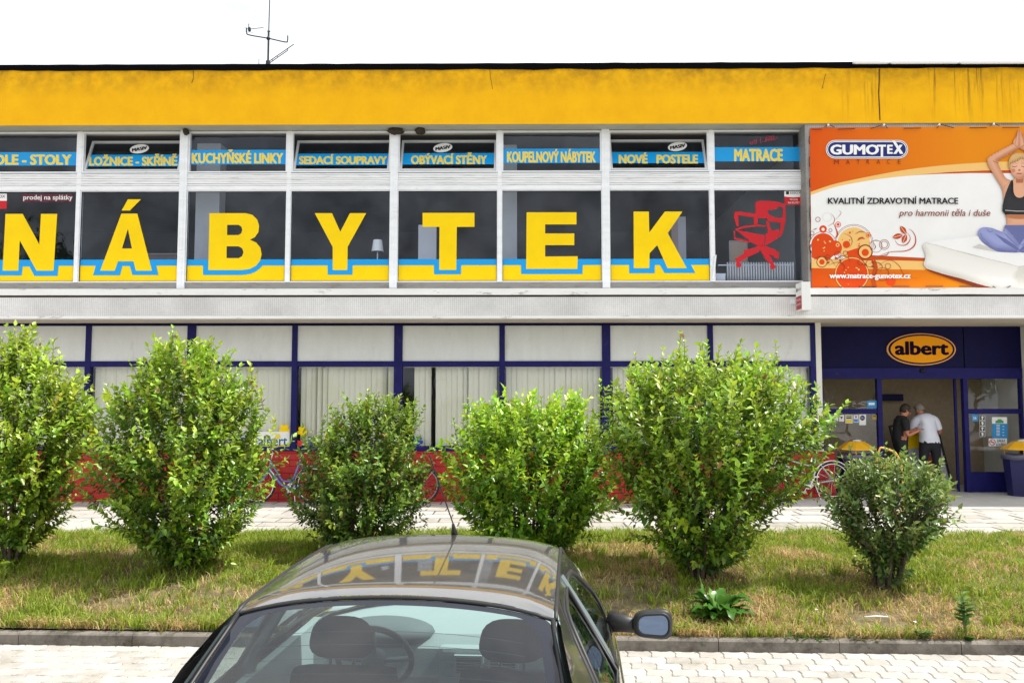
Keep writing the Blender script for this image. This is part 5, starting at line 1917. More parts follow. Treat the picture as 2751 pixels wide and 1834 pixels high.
def head_bits(root, c, fwd, m_hair, m_sk, hair_long=.0):
    """hair cap, ears, nose, eyes and mouth on a head centred at c looking along fwd"""
    f = Vector(fwd).normalized()
    r = f.cross(Vector((0, 0, 1))).normalized()
    u = r.cross(f)
    c = Vector(c)
    hb = MB().sphere((0, 0, 0), 1, 1, 1, 18, 12)
    M_ = Matrix((r, f, u)).transposed()
    vs = []
    for v in hb.v:
        x, y, z = v
        q = Vector((x * .088, y * .105 - .014, z * .115 + .030))
        if y > .25 and z < .45:
            q = q * .80
        if z < -.35:
            q = Vector((q.x * .85, q.y * .9 - .01, -.02 - hair_long))
        vs.append(tuple(c + M_ @ q))
    hb.v = vs
    hb.obj("hair", m_hair, root, smooth=True)
    for s in (-1, 1):
        MB().sphere(c + M_ @ Vector((s * .086, 0, -.005)), .012, .02, .03, 8, 6).obj("ear", m_sk, root, smooth=True)
        MB().sphere(c + M_ @ Vector((s * .032, .088, .012)), .012, .008, .007, 8, 6).obj("eye", m_ink, root, smooth=True)
    MB().sphere(c + M_ @ Vector((0, .10, -.022)), .014, .020, .024, 8, 6).obj("nose", m_sk, root, smooth=True)
    MB().sphere(c + M_ @ Vector((0, .090, -.062)), .024, .008, .007, 8, 6).obj("mouth", p_lip, root, smooth=True)
# person in black, facing right, forearms raised towards the other one (x right, y away)
J = {"hem": (0, 0, .86), "pelvis": (0, 0, .95), "waist": (.0, 0, 1.10), "chest": (.02, 0, 1.28), "upper": (.035, 0, 1.43), "neck": (.07, 0, 1.51), "collar": (.06, 0, 1.49), "skull": (.12, 0, 1.59), "crown": (.12, 0, 1.67)}
for s, y in (("L", .10), ("R", -.10)):
    J.update({"hip" + s: (0, y, .90), "knee" + s: (.03, y, .49), "ankle" + s: (-.02, y, .085), "toe" + s: (.14, y * 1.2, .045),
              "sho" + s: (.03, y * 1.95, 1.41), "elb" + s: (.05, y * 2.1, 1.12)})
    add_hand(J, s, (.29, y * 1.35, 1.22), (1, -y * .8, .35), (0, 1 if s == "L" else -1, 0.2))
for s in "LR":
    J["slv" + s] = tuple(Vector(J["sho" + s]).lerp(Vector(J["elb" + s]), .62))
    RAD["slv" + s] = .056
    RAD["heel" + s] = .042
q = P(2421, 1250, 17.35)
pA = person("person", "person in black short sleeved top and dark trousers reaching towards the one in white", (q.x, 17.35, ZT), J, dict(RAD), std_edges(),
           [("trousers", z_trousers(.96), .012, m_trs), ("shirt", z_shirt(.90, .62), .017, m_tee), ("shoe", z_shoe("L"), .01, m_shoe), ("shoe", z_shoe("R"), .01, m_shoe)], m_skinA)
head_bits(pA, (.12, 0, 1.62), (1, -.1, -.35), m_hairA, m_skinA, .03)
# person in white, back to us, leaning to the left
J = {"hem": (0, 0, .91), "pelvis": (0, 0, .98), "waist": (-.01, .02, 1.11), "chest": (-.02, .05, 1.30), "upper": (-.05, .09, 1.46), "neck": (-.07, .14, 1.52), "collar": (-.06, .12, 1.50), "skull": (-.10, .20, 1.59), "crown": (-.105, .21, 1.67)}
for s, x in (("L", -.12), ("R", .12)):
    J.update({"hip" + s: (x, 0, .90), "knee" + s: (x * 1.1, .02, .49), "ankle" + s: (x * 1.15, -.03, .085), "toe" + s: (x * 1.4, .14, .045)})
J.update({"shoL": (-.25, .10, 1.40), "elbL": (-.30, .20, 1.14), "shoR": (.16, .08, 1.43), "elbR": (.27, .10, 1.17)})
add_hand(J, "L", (-.26, .38, 1.22), (-.4, .8, .3), (1, .3, 0))
add_hand(J, "R", (.17, .34, 1.10), (-.3, 1, .1), (-1, .2, 0))
for s in "LR":
    J["slv" + s] = tuple(Vector(J["sho" + s]).lerp(Vector(J["elb" + s]), .75))
R2 = dict(RAD)
R2.update({"hem": (.185, .14), "pelvis": (.185, .135), "waist": (.185, .135), "chest": (.185, .14), "upper": (.15, .11), "hipL": .105, "hipR": .105, "slvL": .07, "slvR": .075, "shoL": .075, "shoR": .075})
q = P(2500, 1250, 17.5)
pB = person("person", "person in white short sleeved shirt with back turned, in the doorway", (q.x, 17.5, ZT), J, R2, std_edges(),
           [("trousers", z_trousers(1.04), .012, m_trs), ("shirt", z_shirt(.985, .75), .020, m_shirt), ("shoe", z_shoe("L"), .01, m_shoe), ("shoe", z_shoe("R"), .01, m_shoe)], m_skinA)
head_bits(pB, (-.10, .20, 1.62), (-.55, .8, -.4), m_hairB, m_skinA, .0)
# ================================================================== bicycles
m_tyre = mat("tyre_rubber", (.015, .015, .016), .8)
m_chrome = mat("chrome", (.75, .75, .76), .18, 1.0)
m_whitewall = mat("white_rubber", (.70, .70, .66), .6)
m_saddle = mat("saddle", (.02, .016, .014), .6)
def bicycle(label, loc, rotz, frame_mat, rim_mat, fender_mat, step, whitewall=False, pitch=0.0, flip=1, lean=0.0):
    """x runs from the rear wheel (0) to the front wheel (1.06); z up from the ground"""
    t = thing("bicycle", label, "bicycle", loc, (lean, pitch, rotz))
    Rw, wb = .345, 1.06
    rw, bb, st = Vector((0, 0, Rw)), Vector((.44, 0, .29)), Vector((.27, 0, .80))
    fw, h0, h1 = Vector((wb, 0, Rw)), Vector((.86, 0, .62)), Vector((.82, 0, .80))
    def circ(c, r, n=40, y=0):
        return [(c[0] + r * math.cos(2 * math.pi * i / n), y, c[2] + r * math.sin(2 * math.pi * i / n)) for i in range(n)]
    for c in (rw, fw):
        w = part("wheel", t)
        MB().tube(circ(c, Rw - .018), .018, 8, closed=True).obj("tyre", m_tyre, w, smooth=True)
        if whitewall:
            MB().tube(circ(c, Rw - .020, 40, -.014), .010, 6, closed=True).obj("white_wall", m_whitewall, w, smooth=True)
        MB().tube(circ(c, Rw - .045), .011, 8, closed=True).obj("rim", rim_mat, w, smooth=True)
        MB().tube([(c.x, -.05, c.z), (c.x, .05, c.z)], .020, 10).obj("hub", m_chrome, w)
        sp = MB()
        for i in range(14):
            a = 2 * math.pi * i / 14
            sp.tube([(c.x + .02 * math.cos(a + 1.3), (.02 if i % 2 else -.02), c.z + .02 * math.sin(a + 1.3)), (c.x + (Rw - .05) * math.cos(a), 0, c.z + (Rw - .05) * math.sin(a))], .0018, 4)
        sp.obj("spokes", m_chrome, w)
    fr = MB()
    if step:
        fr.tube(smooth_line([h0 + Vector((0, 0, .05)), (.74, 0, .50), (.62, 0, .36), (.52, 0, .31), bb], 6), .022, 10)
        fr.tube(smooth_line([h1 - Vector((0, 0, .05)), (.70, 0, .58), (.58, 0, .42), (.40, 0, .42)], 6), .016, 10)
    else:
        fr.tube([h0, bb], .017, 10)
        fr.tube([h1 - Vector((0, 0, .03)), bb.lerp(st, .62)], .014, 10)
        fr.tube([h0 + Vector((0, 0, .04)), bb.lerp(st, .30)], .014, 10)
    fr.tube([bb, st], .016, 10)
    fr.tube([h0, h1], .018, 10)
    for s in (-1, 1):
        fr.tube([bb, rw + Vector((0, s * .05, 0))], .010, 8)
        fr.tube([st - Vector((0, 0, .06)), rw + Vector((0, s * .05, 0))], .008, 8)
    fr.obj("frame", frame_mat, t, smooth=True)
    fk = MB()
    for s in (-1, 1):
        fk.tube(smooth_line([h0 + Vector((0, s * .03, -.01)), (.94, s * .045, .48), fw + Vector((0, s * .05, 0))], 5), .011, 8)
    fk.obj("fork", frame_mat, t, smooth=True)
    hb = MB()
    hb.tube([h1, h1 + Vector((-.025, 0, .16))], .012, 8)
    for s in (-1, 1):
        hb.tube(smooth_line([h1 + Vector((-.025, 0, .16)), (.86, s * .15, 1.0), (.78, s * .26, 1.02), (.66, s * .28, .99)], 6), .011, 8)
    hb.obj("handlebar", m_chrome, t, smooth=True)
    for s in (-1, 1):
        MB().tube([(.70, s * .275, 1.0), (.60, s * .285, .975)], .017, 8).obj("grip", m_saddle, t)
    MB().tube([st, st + Vector((-.03, 0, .12))], .012, 8).obj("seat_post", m_chrome, t)
    sd_ = MB().sphere((.21, 0, .955), .14, .09, .045, 16, 10)
    sd_.v = [(x, y * (1.25 - (x - .07) * 2.6) if x > .18 else y * 1.1, max(z, .93)) for x, y, z in sd_.v]
    sd_.obj("saddle", m_saddle, t, smooth=True)
    MB().lathe([(.09, -.003), (.09, .003)], 24, (bb.x, -.05, bb.z), 'Y').obj("chainring", m_chrome, t)
    ck = MB()
    ck.tube([(bb.x, -.07, bb.z), (bb.x + .09, -.07, bb.z - .14)], .010, 8)
    ck.tube([(bb.x, .07, bb.z), (bb.x - .09, .07, bb.z + .14)], .010, 8)
    ck.obj("crank", m_chrome, t)
    for (dx, dy, dz) in ((.09, -.12, -.14), (-.09, .12, .14)):
        MB().box(bb.x + dx - .045, bb.x + dx + .045, dy - .04, dy + .04, bb.z + dz - .012, bb.z + dz + .012).obj("pedal", m_tyre if not whitewall else m_whitewall, t)
    MB().tube([(bb.x, -.052, bb.z + .085), (0, -.052, Rw + .035), (-.035, -.052, Rw), (0, -.052, Rw - .035), (bb.x, -.052, bb.z - .085)], .006, 5).obj("chain", m_tyre, t)
    for c, a0, a1 in ((rw, .2, 3.2), (fw, .5, 2.6)):
        arc = [(c.x + (Rw + .022) * math.cos(a0 + (a1 - a0) * i / 22), 0, c.z + (Rw + .022) * math.sin(a0 + (a1 - a0) * i / 22)) for i in range(23)]
        fd = MB()
        vs, fs = [], []
        for i, p in enumerate(arc):
            d = Vector((p[0] - c.x, 0, p[2] - c.z)).normalized()
            for (yy, dr) in ((-.028, -.012), (-.018, .004), (.018, .004), (.028, -.012)):
                vs.append((p[0] + d.x * dr, yy, p[2] + d.z * dr))
        for i in range(22):
            for k in range(3):
                fs.append((i * 4 + k, i * 4 + k + 1, i * 4 + k + 5, i * 4 + k + 4))
        fd.add(vs, fs)
        fd.obj("mudguard", fender_mat, t, smooth=True)
        MB().tube([(c.x, -.05, c.z), (c.x + (Rw + .02) * math.cos(a0 + .35), -.03, c.z + (Rw + .02) * math.sin(a0 + .35))], .004, 5).obj("stay", m_chrome, t)
        MB().tube([(c.x, -.05, c.z), (c.x + (Rw + .02) * math.cos(a1 - .35), -.03, c.z + (Rw + .02) * math.sin(a1 - .35))], .004, 5).obj("stay", m_chrome, t)
    MB().tube([(.36, .04, .30), (.30, .14, .0)], .008, 6).obj("kickstand", m_chrome, t)
    return t
m_bk_blue = mat("bike_blue", (.05, .16, .46), .3, coat=.5)
m_bk_mint = mat("bike_mint", (.36, .50, .46), .3, coat=.4)
m_bk_dark = mat("bike_dark", (.06, .02, .02), .35, coat=.4)
m_rim_g = mat("rim_grey", (.30, .27, .25), .4, .6)
q = P(691, 1300, 16.08)
# front wheel on the left: turned round
bicycle("blue step-through bicycle against the red wall between the second and third shrubs", (q.x + 1.06, 16.08, Z_PAVE), R(180), m_bk_blue, m_chrome, m_chrome, True, lean=R(4))
q = P(1132, 1296, 16.08)
bicycle("dark bicycle against the red wall, one wheel showing right of the third shrub", (q.x - 1.06, 16.08, Z_PAVE), 0, m_bk_dark, m_rim_g, m_tyre, False, lean=R(-3))
q = P(2241, 1283, 16.05)
za, zc_ = apron_z(q.x, 16.05), apron_z(q.x - 1.06, 16.05)
bicycle("pale mint bicycle with white tyres parked at the end of the red wall", (q.x, 16.05, za + .004), R(180), m_bk_mint, m_chrome, m_whitewall, False, True, pitch=math.atan2(zc_ - za, 1.06) * -1.0, lean=R(3))

# ================================================================== yellow sack trolley behind the last shrub
m_ytube = mat("trolley_yellow", (.75, .40, .06), .45, var=.1)
q = P(2385, 1240, 14.9)
tr = thing("hand_trolley", "yellow tubular hand trolley standing behind the small right shrub", "trolley", (q.x, 14.9, Z_PAVE))
zk = P(2395, 1203, 14.9).z - Z_PAVE
MB().tube(smooth_line([(-.22, 0, .02), (-.21, 0, .75), (-.13, .02, zk - .03), (-.06, .02, zk), (.06, .02, zk - .04), (.16, .02, zk - .10), (.24, 0, .75), (.25, 0, .02)], 6), .016, 8).obj("frame", m_ytube, tr, smooth=True)
for i in range(6):
    x = -.12 + i * .042
    MB().box(x, x + .016, -.01, .01, .2, zk - .17).obj("slat", m_ytube, tr)
MB().box(-.125, .11, -.014, -.011, zk - .36, zk - .24).obj("plate", m_ytube, tr)
vs, fs = text_raw("INTER", .012, 0)
mxx = max(v[0] for v in vs)
MB().add([(-.115 + x / mxx * .215, -.018, zk - .34 + y * .10) for x, y in vs], fs).obj("lettering", mat("trolley_print", (.30, .10, .02), .5), tr)
MB().box(-.2, .2, -.22, 0, .0, .015).obj("foot_plate", m_ytube, tr)
for s in (-1, 1):
    MB().lathe([(.02, -.02), (.09, -.02), (.1, 0), (.09, .02), (.02, .02)], 20, (s * .28, .06, .10), 'X').obj("wheel", m_tyre, tr)
MB().tube([(-.28, .06, .10), (.28, .06, .10)], .012, 8).obj("axle", m_chrome, tr)
MB().tube([(-.21, 0, .3), (.25, 0, .3)], .013, 8).obj("cross_bar", m_ytube, tr)

# ================================================================== car
def car_paint():
    m, t, b = node_mat("car_paint")
    b.inputs['Base Color'].default_value = (.065, .058, .058, 1)
    b.inputs['Metallic'].default_value = .55
    b.inputs['Roughness'].default_value = .30
    b.inputs['Coat Weight'].default_value = 1.0
    b.inputs['Coat Roughness'].default_value = .035
    b.inputs['Coat IOR'].default_value = 2.7
    co = t.nodes.new("ShaderNodeTexCoord")
    n = t.nodes.new("ShaderNodeTexNoise")
    n.inputs['Scale'].default_value = 900
    t.links.new(co.outputs['Object'], n.inputs['Vector'])
    r = t.nodes.new("ShaderNodeValToRGB")
    r.color_ramp.elements[0].color = (.050, .047, .048, 1)
    r.color_ramp.elements[1].color = (.12, .115, .115, 1)
    t.links.new(n.outputs['Fac'], r.inputs[0])
    # thin road dust
    n2 = t.nodes.new("ShaderNodeTexNoise")
    n2.inputs['Scale'].default_value = 9
    n2.inputs['Detail'].default_value = 8
    t.links.new(co.outputs['Object'], n2.inputs['Vector'])
    r2 = t.nodes.new("ShaderNodeMapRange")
    r2.inputs['From Min'].default_value = .45
    r2.inputs['From Max'].default_value = .8
    r2.inputs['To Max'].default_value = .5
    t.links.new(n2.outputs['Fac'], r2.inputs[0])
    mm = t.nodes.new("ShaderNodeMix")
    mm.data_type = 'RGBA'
    mm.inputs[7].default_value = (.20, .18, .15, 1)
    t.links.new(r2.outputs[0], mm.inputs[0])
    t.links.new(r.outputs[0], mm.inputs[6])
    t.links.new(mm.outputs[2], b.inputs['Base Color'])
    return m
m_paint = car_paint()
m_trim = mat("car_trim", (.012, .012, .013), .5)
m_frit = mat("glass_border", (.012, .014, .022), .06, spec=.6)
m_cargl = glass_mat("car_glass", (.74, .86, .87), 2.3)
m_screen = glass_mat("windscreen_glass", (.86, .92, .90), 1.2)
m_sidegl = glass_mat("car_side_glass", (.62, .70, .66), 1.8)
m_cabin = mat("cabin_plastic", (.09, .12, .125), .7)
m_cabin2 = mat("dashboard_plastic", (.30, .37, .37), .6, bump=.2, bscale=150)
m_seat = mat("seat_fabric", (.010, .017, .028), .95, var=.12, vscale=60, spec=.1)
m_mirror = mat("mirror_glass", (.13, .18, .28), .02, 1.0)
m_lens = mat("orange_lens", (.75, .10, .02), .2)
m_redlens = mat("red_lens", (.45, .01, .01), .2)
CARX, CARY = -.496, 1.95
car = thing("parked_car", "dark grey hatchback car parked nose towards the lawn, seen from behind", "car", (CARX, CARY, .002), (0, 0, R(-3.6)))
HW = .86
def z_roof(x, y):
    u = min(1, abs(x) / .555)
    return 1.468 - .042 * ((y - 1.90) / .95) ** 2 - .034 * u * u - .026 * u ** 6
def xb_(y):
    if y < 1.6:
        return .815 - .155 * ((1.6 - y) / 1.2) ** 2
    if y > 2.3:
        return .815 - .09 * ((y - 2.3) / .75) ** 2
    return .815
def side_x(y, z):
    t = (z - .95) / (1.385 - .95)
    t = max(-.1, min(1.05, t))
    xr_ = .552 - (.012 * ((y - 1.75) / .8) ** 2 if .9 < y < 2.6 else .012)
    xr_ = .552
    return xb_(y) + (xr_ - xb_(y)) * (t + .16 * t * (t - 1) * -1 * -1) if t > 0 else xb_(y) - t * .02
# roof skin
ol = [(-.545, 1.02), (-.3, 1.048), (0, 1.06), (.3, 1.048), (.545, 1.02), (.553, 1.4), (.553, 1.9), (.545, 2.22), (.3, 2.30), (0, 2.325), (-.3, 2.30), (-.545, 2.22), (-.553, 1.9), (-.553, 1.4)]
ol = [(p.x, p.y) for p in smooth_line(ol[:5], 5)] + [(p.x, p.y) for p in smooth_line(ol[4:8], 5)][1:] + [(p.x, p.y) for p in smooth_line(ol[7:12], 5)][1:] + [(p.x, p.y) for p in smooth_line(ol[11:] + [ol[0]], 5)][1:-1]
def roof_pt(x, y):
    z = z_roof(x, y)
    if y < 1.15:
        z -= 1.2 * (1.15 - y) ** 2 * (1 - .5 * min(1, abs(x) / .55) ** 4)
    if y > 2.12:
        z -= .5 * (y - 2.12) ** 2 * 2.0
    return (x, y, z)
fill_patch(ol, [], roof_pt, .045).obj("roof", m_paint, car, smooth='fix')
# side shells with window openings
def rail(y):
    return roof_pt(.553, min(max(y, 1.02), 2.22))[2] - .006
so_ = [(.30, .93), (.34, .98), (.40, 1.02), (.55, 1.14), (.72, 1.265), (.90, 1.335), (1.02, rail(1.02))] + [(y, rail(y)) for y in (1.1, 1.3, 1.5, 1.7, 1.9, 2.1, 2.2)] + [(2.32, 1.345), (2.5, 1.245), (2.7, 1.125), (2.95, .985), (3.0, .93)]
w_rear = [(1.02, 1.005), (1.06, 1.10), (1.13, 1.235), (1.20, 1.30), (1.28, 1.325), (1.45, 1.335), (1.63, 1.335), (1.655, .995)]
w_front = [(1.715, .993), (1.70, 1.335), (1.9, 1.33), (2.1, 1.31), (2.22, 1.27), (2.45, 1.155), (2.72, 1.01), (2.70, .988)]
for s in (1, -1):
    sideo = fill_patch(so_, [w_rear, w_front], lambda y, z: (s * side_x(y, z), y, z), .05)
    o = sideo.obj("side_panel", m_paint, car, smooth='fix')
    for wl, nm in ((w_rear, "rear_side_window"), (w_front, "front_side_window")):
        wn = part(nm, car)
        fill_patch(wl, [], lambda y, z: (s * (side_x(y, z) - .006), y, z), .06).obj("pane", m_sidegl, wn, smooth='fix')
        n_ = len(wl)
        MB().tube([(s * (side_x(y, z) + .001), y, z) for y, z in wl], .010, 6, closed=True).obj("seal", m_trim, wn, smooth=True)
    # roof ditch strip
    MB().tube([(s * .556, y, rail(y) + .004) for y in (1.02, 1.1, 1.3, 1.5, 1.7, 1.9, 2.1, 2.2)] + [(s * .575, 2.33, 1.338), (s * .64, 2.6, 1.185), (s * .72, 2.95, .99)], .0085, 6).obj("roof_strip", m_trim, car, smooth=True)
    # door seams
    MB().tube([(s * (side_x(1.685, z) + .001), 1.685, z) for z in (1.37, 1.25, 1.1, .98)], .004, 5).obj("door_seam", m_trim, car)
    MB().tube([(s * (side_x(y, z) + .001), y, z) for y, z in ((.90, .96), (.99, 1.12), (1.08, 1.28), (1.2, 1.345), (1.28, 1.365))], .004, 5).obj("door_seam", m_trim, car)
# rear window
def rw_pt(u, v, off=0.0):
    """u -1..1 across, v 0 top .. 1 bottom"""
    xt, xb2 = .548, .640
    x = u * (xt + (xb2 - xt) * v)
    yt = 1.054 - .038 * u * u
    yb = .42 + .05 * u * u
    y = yt + (yb - yt) * v
    zt_2 = roof_pt(x * .99, max(yt, 1.015))[2] - .006
    z = zt_2 + (1.00 - zt_2) * (v + .06 * math.sin(math.pi * v) * -1)
    return (x, y - off * .6, z + off * .8)
bo = [(-1, 0), (1, 0), (1, 1), (-1, 1)]
def rr(x0, y0, x1, y1, rx_, ry_, n=6):
    out = []
    for (cx_, cy_, a0) in ((x1 - rx_, y0 + ry_, -90), (x1 - rx_, y1 - ry_, 0), (x0 + rx_, y1 - ry_, 90), (x0 + rx_, y0 + ry_, 180)):
        for i in range(n + 1):
            a = R(a0 + 90 * i / n)
            out.append((cx_ + rx_ * math.cos(a), cy_ + ry_ * math.sin(a)))
    return out
inner = rr(-.90, .055, .90, .92, .14, .14)
rwn = part("rear_window", car)
fill_patch(rr(-.985, .018, .985, .985, .05, .05), [inner], lambda u, v: rw_pt(u, v), .07).obj("border", m_frit, rwn, smooth='fix')
fill_patch(inner, [], lambda u, v: rw_pt(u, v), .06).obj("pane", m_cargl, rwn, smooth='fix')
ht = MB()
for i in range(8):
    v = .22 + .08 * i
    ht.tube([rw_pt(u, v, -.004) for u in np.linspace(-.80, .80, 30)], .0007, 4)
ht.obj("heating_wires", m_trim, rwn)
for s in (1, -1):
    MB().tube([rw_pt(s * .995, v, .002) for v in np.linspace(0, 1, 10)], .009, 6).obj("window_trim", m_trim, rwn, smooth=True)
MB().tube([rw_pt(u, .004, .002) for u in np.linspace(-1, 1, 20)], .007, 6).obj("window_trim", m_trim, rwn, smooth=True)
# windscreen
def ws_pt(u, v):
    xt, xb2 = .54, .70
    x = u * (xt + (xb2 - xt) * v)
    yt = 2.30 - .08 * u * u
    yb = 3.02 - .16 * u * u
    y = yt + (yb - yt) * v
    zt_2 = roof_pt(u * .54, min(yt, 2.3))[2] - .004
    return (x, y, zt_2 + (.965 - zt_2) * v + .03 * math.sin(math.pi * v))
fill_patch(bo, [], ws_pt, .1).obj("windscreen", m_screen, car, smooth='fix')
# lower body as a stack of plan outlines
def plan(y0, y1, w, n=64, p=5.0, pt=3.4):
    cy_, hy = (y0 + y1) / 2, (y1 - y0) / 2
    out = []
    for i in range(n):
        a = 2 * math.pi * i / n
        c, s_ = math.cos(a), math.sin(a)
        k = (abs(c) ** p + abs(s_) ** p) ** (-1 / p)
        k2 = (abs(c) ** pt + abs(s_) ** pt) ** (-1 / pt)
        k = k if abs(c) > abs(s_) else k2 * .6 + k * .4
        out.append((w * k * c, cy_ + hy * k * s_))
    return out
levels = [(.16, .10, 3.80, .77), (.24, .03, 3.88, .82), (.36, 0, 3.92, .845), (.50, .0, 3.92, .858), (.62, .05, 3.88, .862), (.72, .10, 3.78, .858), (.80, .14, 3.62, .85), (.87, .18, 3.42, .84), (.92, .22, 3.2, .825), (.945, .26, 3.05, .80), (.955, .3, 2.98, .74)]
bm2 = MB()
n_ = 64
vs = []
for (z, y0, y1, w) in levels:
    vs += [(x, y, z) for x, y in plan(y0, y1, w)]
fs = []
for i in range(len(levels) - 1):
    for k in range(n_):
        l = (k + 1) % n_
        fs.append((i * n_ + k, i * n_ + l, (i + 1) * n_ + l, (i + 1) * n_ + k))
fs.append(tuple(range(n_ - 1, -1, -1)))
bm2.add(vs, fs)
bm2.obj("body", m_paint, car, smooth='fix')
# bonnet closing the front deck
fill_patch([(-.74, 2.95), (-.6, 3.35), (-.3, 3.52), (0, 3.56), (.3, 3.52), (.6, 3.35), (.74, 2.95)], [], lambda x, y: (x, y, .962 - .14 * ((y - 2.95) / .6) ** 2 - .03 * (x / .74) ** 2), .08).obj("bonnet", m_paint, car, smooth='fix')
for s in (1, -1):
    MB().tube([(s * .872, .55, .60), (s * .876, 1.7, .60), (s * .876, 2.9, .60)], .014, 6).obj("side_moulding", m_trim, car)
    MB().box(s * .855 - .012, s * .855 + .012, 2.98, 3.04, .68, .715).obj("side_repeater", m_lens, car, bevel=.006)
    MB().sphere((s * .60, 3.74, .66), .16, .08, .09).obj("headlight", m_chrome, car, smooth=True)
    MB().box(s * .66 - .10, s * .66 + .10, .055, .12, .62, .86).obj("tail_light", m_redlens, car, bevel=.02)
    MB().tube([(s * .856, 1.50, .86), (s * .872, 1.58, .86), (s * .872, 1.66, .86)], .012, 6).obj("door_handle", m_trim, car)
    MB().tube([(s * .852, 2.35, .86), (s * .868, 2.42, .86), (s * .868, 2.50, .86)], .012, 6).obj("door_handle", m_trim, car) if False else None
    for y in (.72, 3.20):
        w = part("wheel", car)
        MB().lathe([(.17, -.09), (.27, -.10), (.295, -.06), (.295, .06), (.27, .10), (.17, .09)], 28, (s * .775, y, .295), 'X').obj("tyre", m_tyre, w, smooth=False)
        MB().lathe([(.0, s * .085), (.10, s * .085), (.165, s * .095), (.19, s * .09)], 24, (s * .775, y, .295), 'X').obj("rim", m_chrome, w, smooth=True)
MB().box(-.78, .78, -.03, .10, .30, .50).obj("rear_bumper", m_trim, car, bevel=.04)
MB().box(-.26, .26, -.004, .006, .60, .71).obj("number_plate", m_stk_white, car)
# door mirrors
for s in (1, -1):
    mr = part("door_mirror", car)
    hs = MB().sphere((0, 0, 0), 1, 1, 1, 22, 14)
    vv = []
    for (x, y, z) in hs.v:
        k = (abs(x) ** 4 + abs(z) ** 4 + 1e-9) ** -.25 * math.hypot(x, z) if abs(x) + abs(z) > 1e-4 else 1
        X, Z = x * k * .096, z * k * .070
        Y = y * .085 if y > 0 else y * .028
        Z *= 1 + .12 * (X / .1)
        vv.append((s * (1.005 + X), 2.40 + Y, 1.00 + Z))
    hs.v = vv
    hs.obj("housing", m_trim, mr, smooth='fix')
    gl = []
    for (x, y) in rr(-.079, -.051, .079, .055, .042, .042, 5):
        gl.append((s * (1.005 + x), 2.40 - .0295 + abs(x) * .02, 1.00 + y * (1 + .12 * x / .1)))
    MB().add(gl, [tuple(range(len(gl)))]).obj("mirror_glass", m_mirror, mr)
    rim = MB().tube(gl, .008, 6, closed=True).obj("glass_rim", m_trim, mr, smooth=True)
    MB().tube([(s * .80, 2.50, .985), (s * .86, 2.47, .985), (s * .92, 2.43, .985)], [.055, .045, .038], 10).obj("arm", m_trim, mr, smooth=True)
    MB().add([(s * (side_x(2.50, 1.0) + .006), 2.42, .995), (s * (side_x(2.7, 1.0) + .006), 2.72, 1.0), (s * (side_x(2.50, 1.1) + .006), 2.50, 1.11)], [(0, 1, 2)]).obj("sail_panel", m_trim, mr)
# aerial on the roof
ab = MB().tube([(.045, 2.20, z_roof(.045, 2.20) - .006), (.045, 2.17, z_roof(0, 2.2) + .018), (.045, 2.15, z_roof(0, 2.2) + .05)], [.017, .012, .006], 10).obj("aerial_base", m_trim, car, smooth=True)
MB().tube([(.045, 2.15, z_roof(0, 2.2) + .05), (-.04, 1.955, z_roof(0, 2.2) + .39)], .0032, 6).obj("aerial", m_trim, car)
# cabin
MB().box(-.70, .70, .45, 2.95, .28, .32).obj("cabin_floor", m_cabin, car)
MB().box(-.60, .60, .40, .78, .93, .95).obj("parcel_shelf", m_cabin, car)
MB().box(-.62, .62, .78, .95, .45, .96).obj("rear_seat_back", m_seat, car, bevel=.04)
MB().box(-.62, .62, .95, 1.40, .40, .58).obj("rear_seat_cushion", m_seat, car, bevel=.04)
for s in (1, -1):
    st = part("front_seat", car)
    MB().box(s * .36 - .23, s * .36 + .23, 1.66, 1.80, .50, .97).obj("backrest", m_seat, st, bevel=.065)
    MB().box(s * .36 - .24, s * .36 + .24, 1.78, 2.24, .42, .58).obj("cushion", m_seat, st, bevel=.05)
    hr = MB().sphere((0, 0, 0), 1, 1, 1, 24, 14)
    hv = []
    for (x, y, z) in hr.v:
        k = (abs(x) ** 3 + abs(z) ** 3 + 1e-9) ** (-1 / 3) * math.hypot(x, z) if abs(x) + abs(z) > 1e-4 else 1
        hv.append((s * .36 + x * k * .135 * (1 - .12 * z), 1.68 + y * .06, 1.105 + z * k * .088))
    hr.v = hv
    hr.obj("headrest", m_seat, st, smooth='fix')
    for q in (-.05, .05):
        MB().tube([(s * .36 + q, 1.69, .98), (s * .36 + q, 1.69, 1.05)], .007, 6).obj("headrest_post", m_chrome, st)
    MB().box(s * .70 - .03, s * .70 + .03, 1.62, 1.74, .40, 1.33).obj("belt_pillar", m_cabin, car) if False else None
    MB().tube([(s * (side_x(1.685, z) - .025), 1.685, z) for z in (1.36, 1.2, 1.05, .9)], .035, 8).obj("belt_pillar", m_cabin, car)
    MB().box(s * .74 - .02, s * .74 + .02, .95, 2.6, .32, .955).obj("door_card", m_cabin2, car)
    MB().add([(s * (side_x(y, z) - .02), y, z) for y, z in ((.36, .96), (.60, 1.15), (.92, 1.34), (1.10, 1.34), (1.04, 1.18), (.98, 1.0))], [(0, 1, 2, 3, 4, 5)]).obj("inner_pillar", m_cabin, car)
dash = MB()
prof = [(2.50, .45), (2.46, .70), (2.47, .84), (2.53, .90), (2.70, .935), (2.95, .94), (2.95, .45)]
n_ = len(prof)
dash.add([(-.74, y, z) for y, z in prof] + [(.74, y, z) for y, z in prof], [(i, i + n_, (i + 1) % n_ + n_, (i + 1) % n_) for i in range(n_)] + [tuple(range(n_)), tuple(range(2 * n_ - 1, n_ - 1, -1))])
dash.obj("dashboard", m_cabin2, car, smooth=False)
MB().box(-.06, .34, 2.40, 2.48, .56, .865).obj("centre_console", m_cabin2, car, bevel=.02)
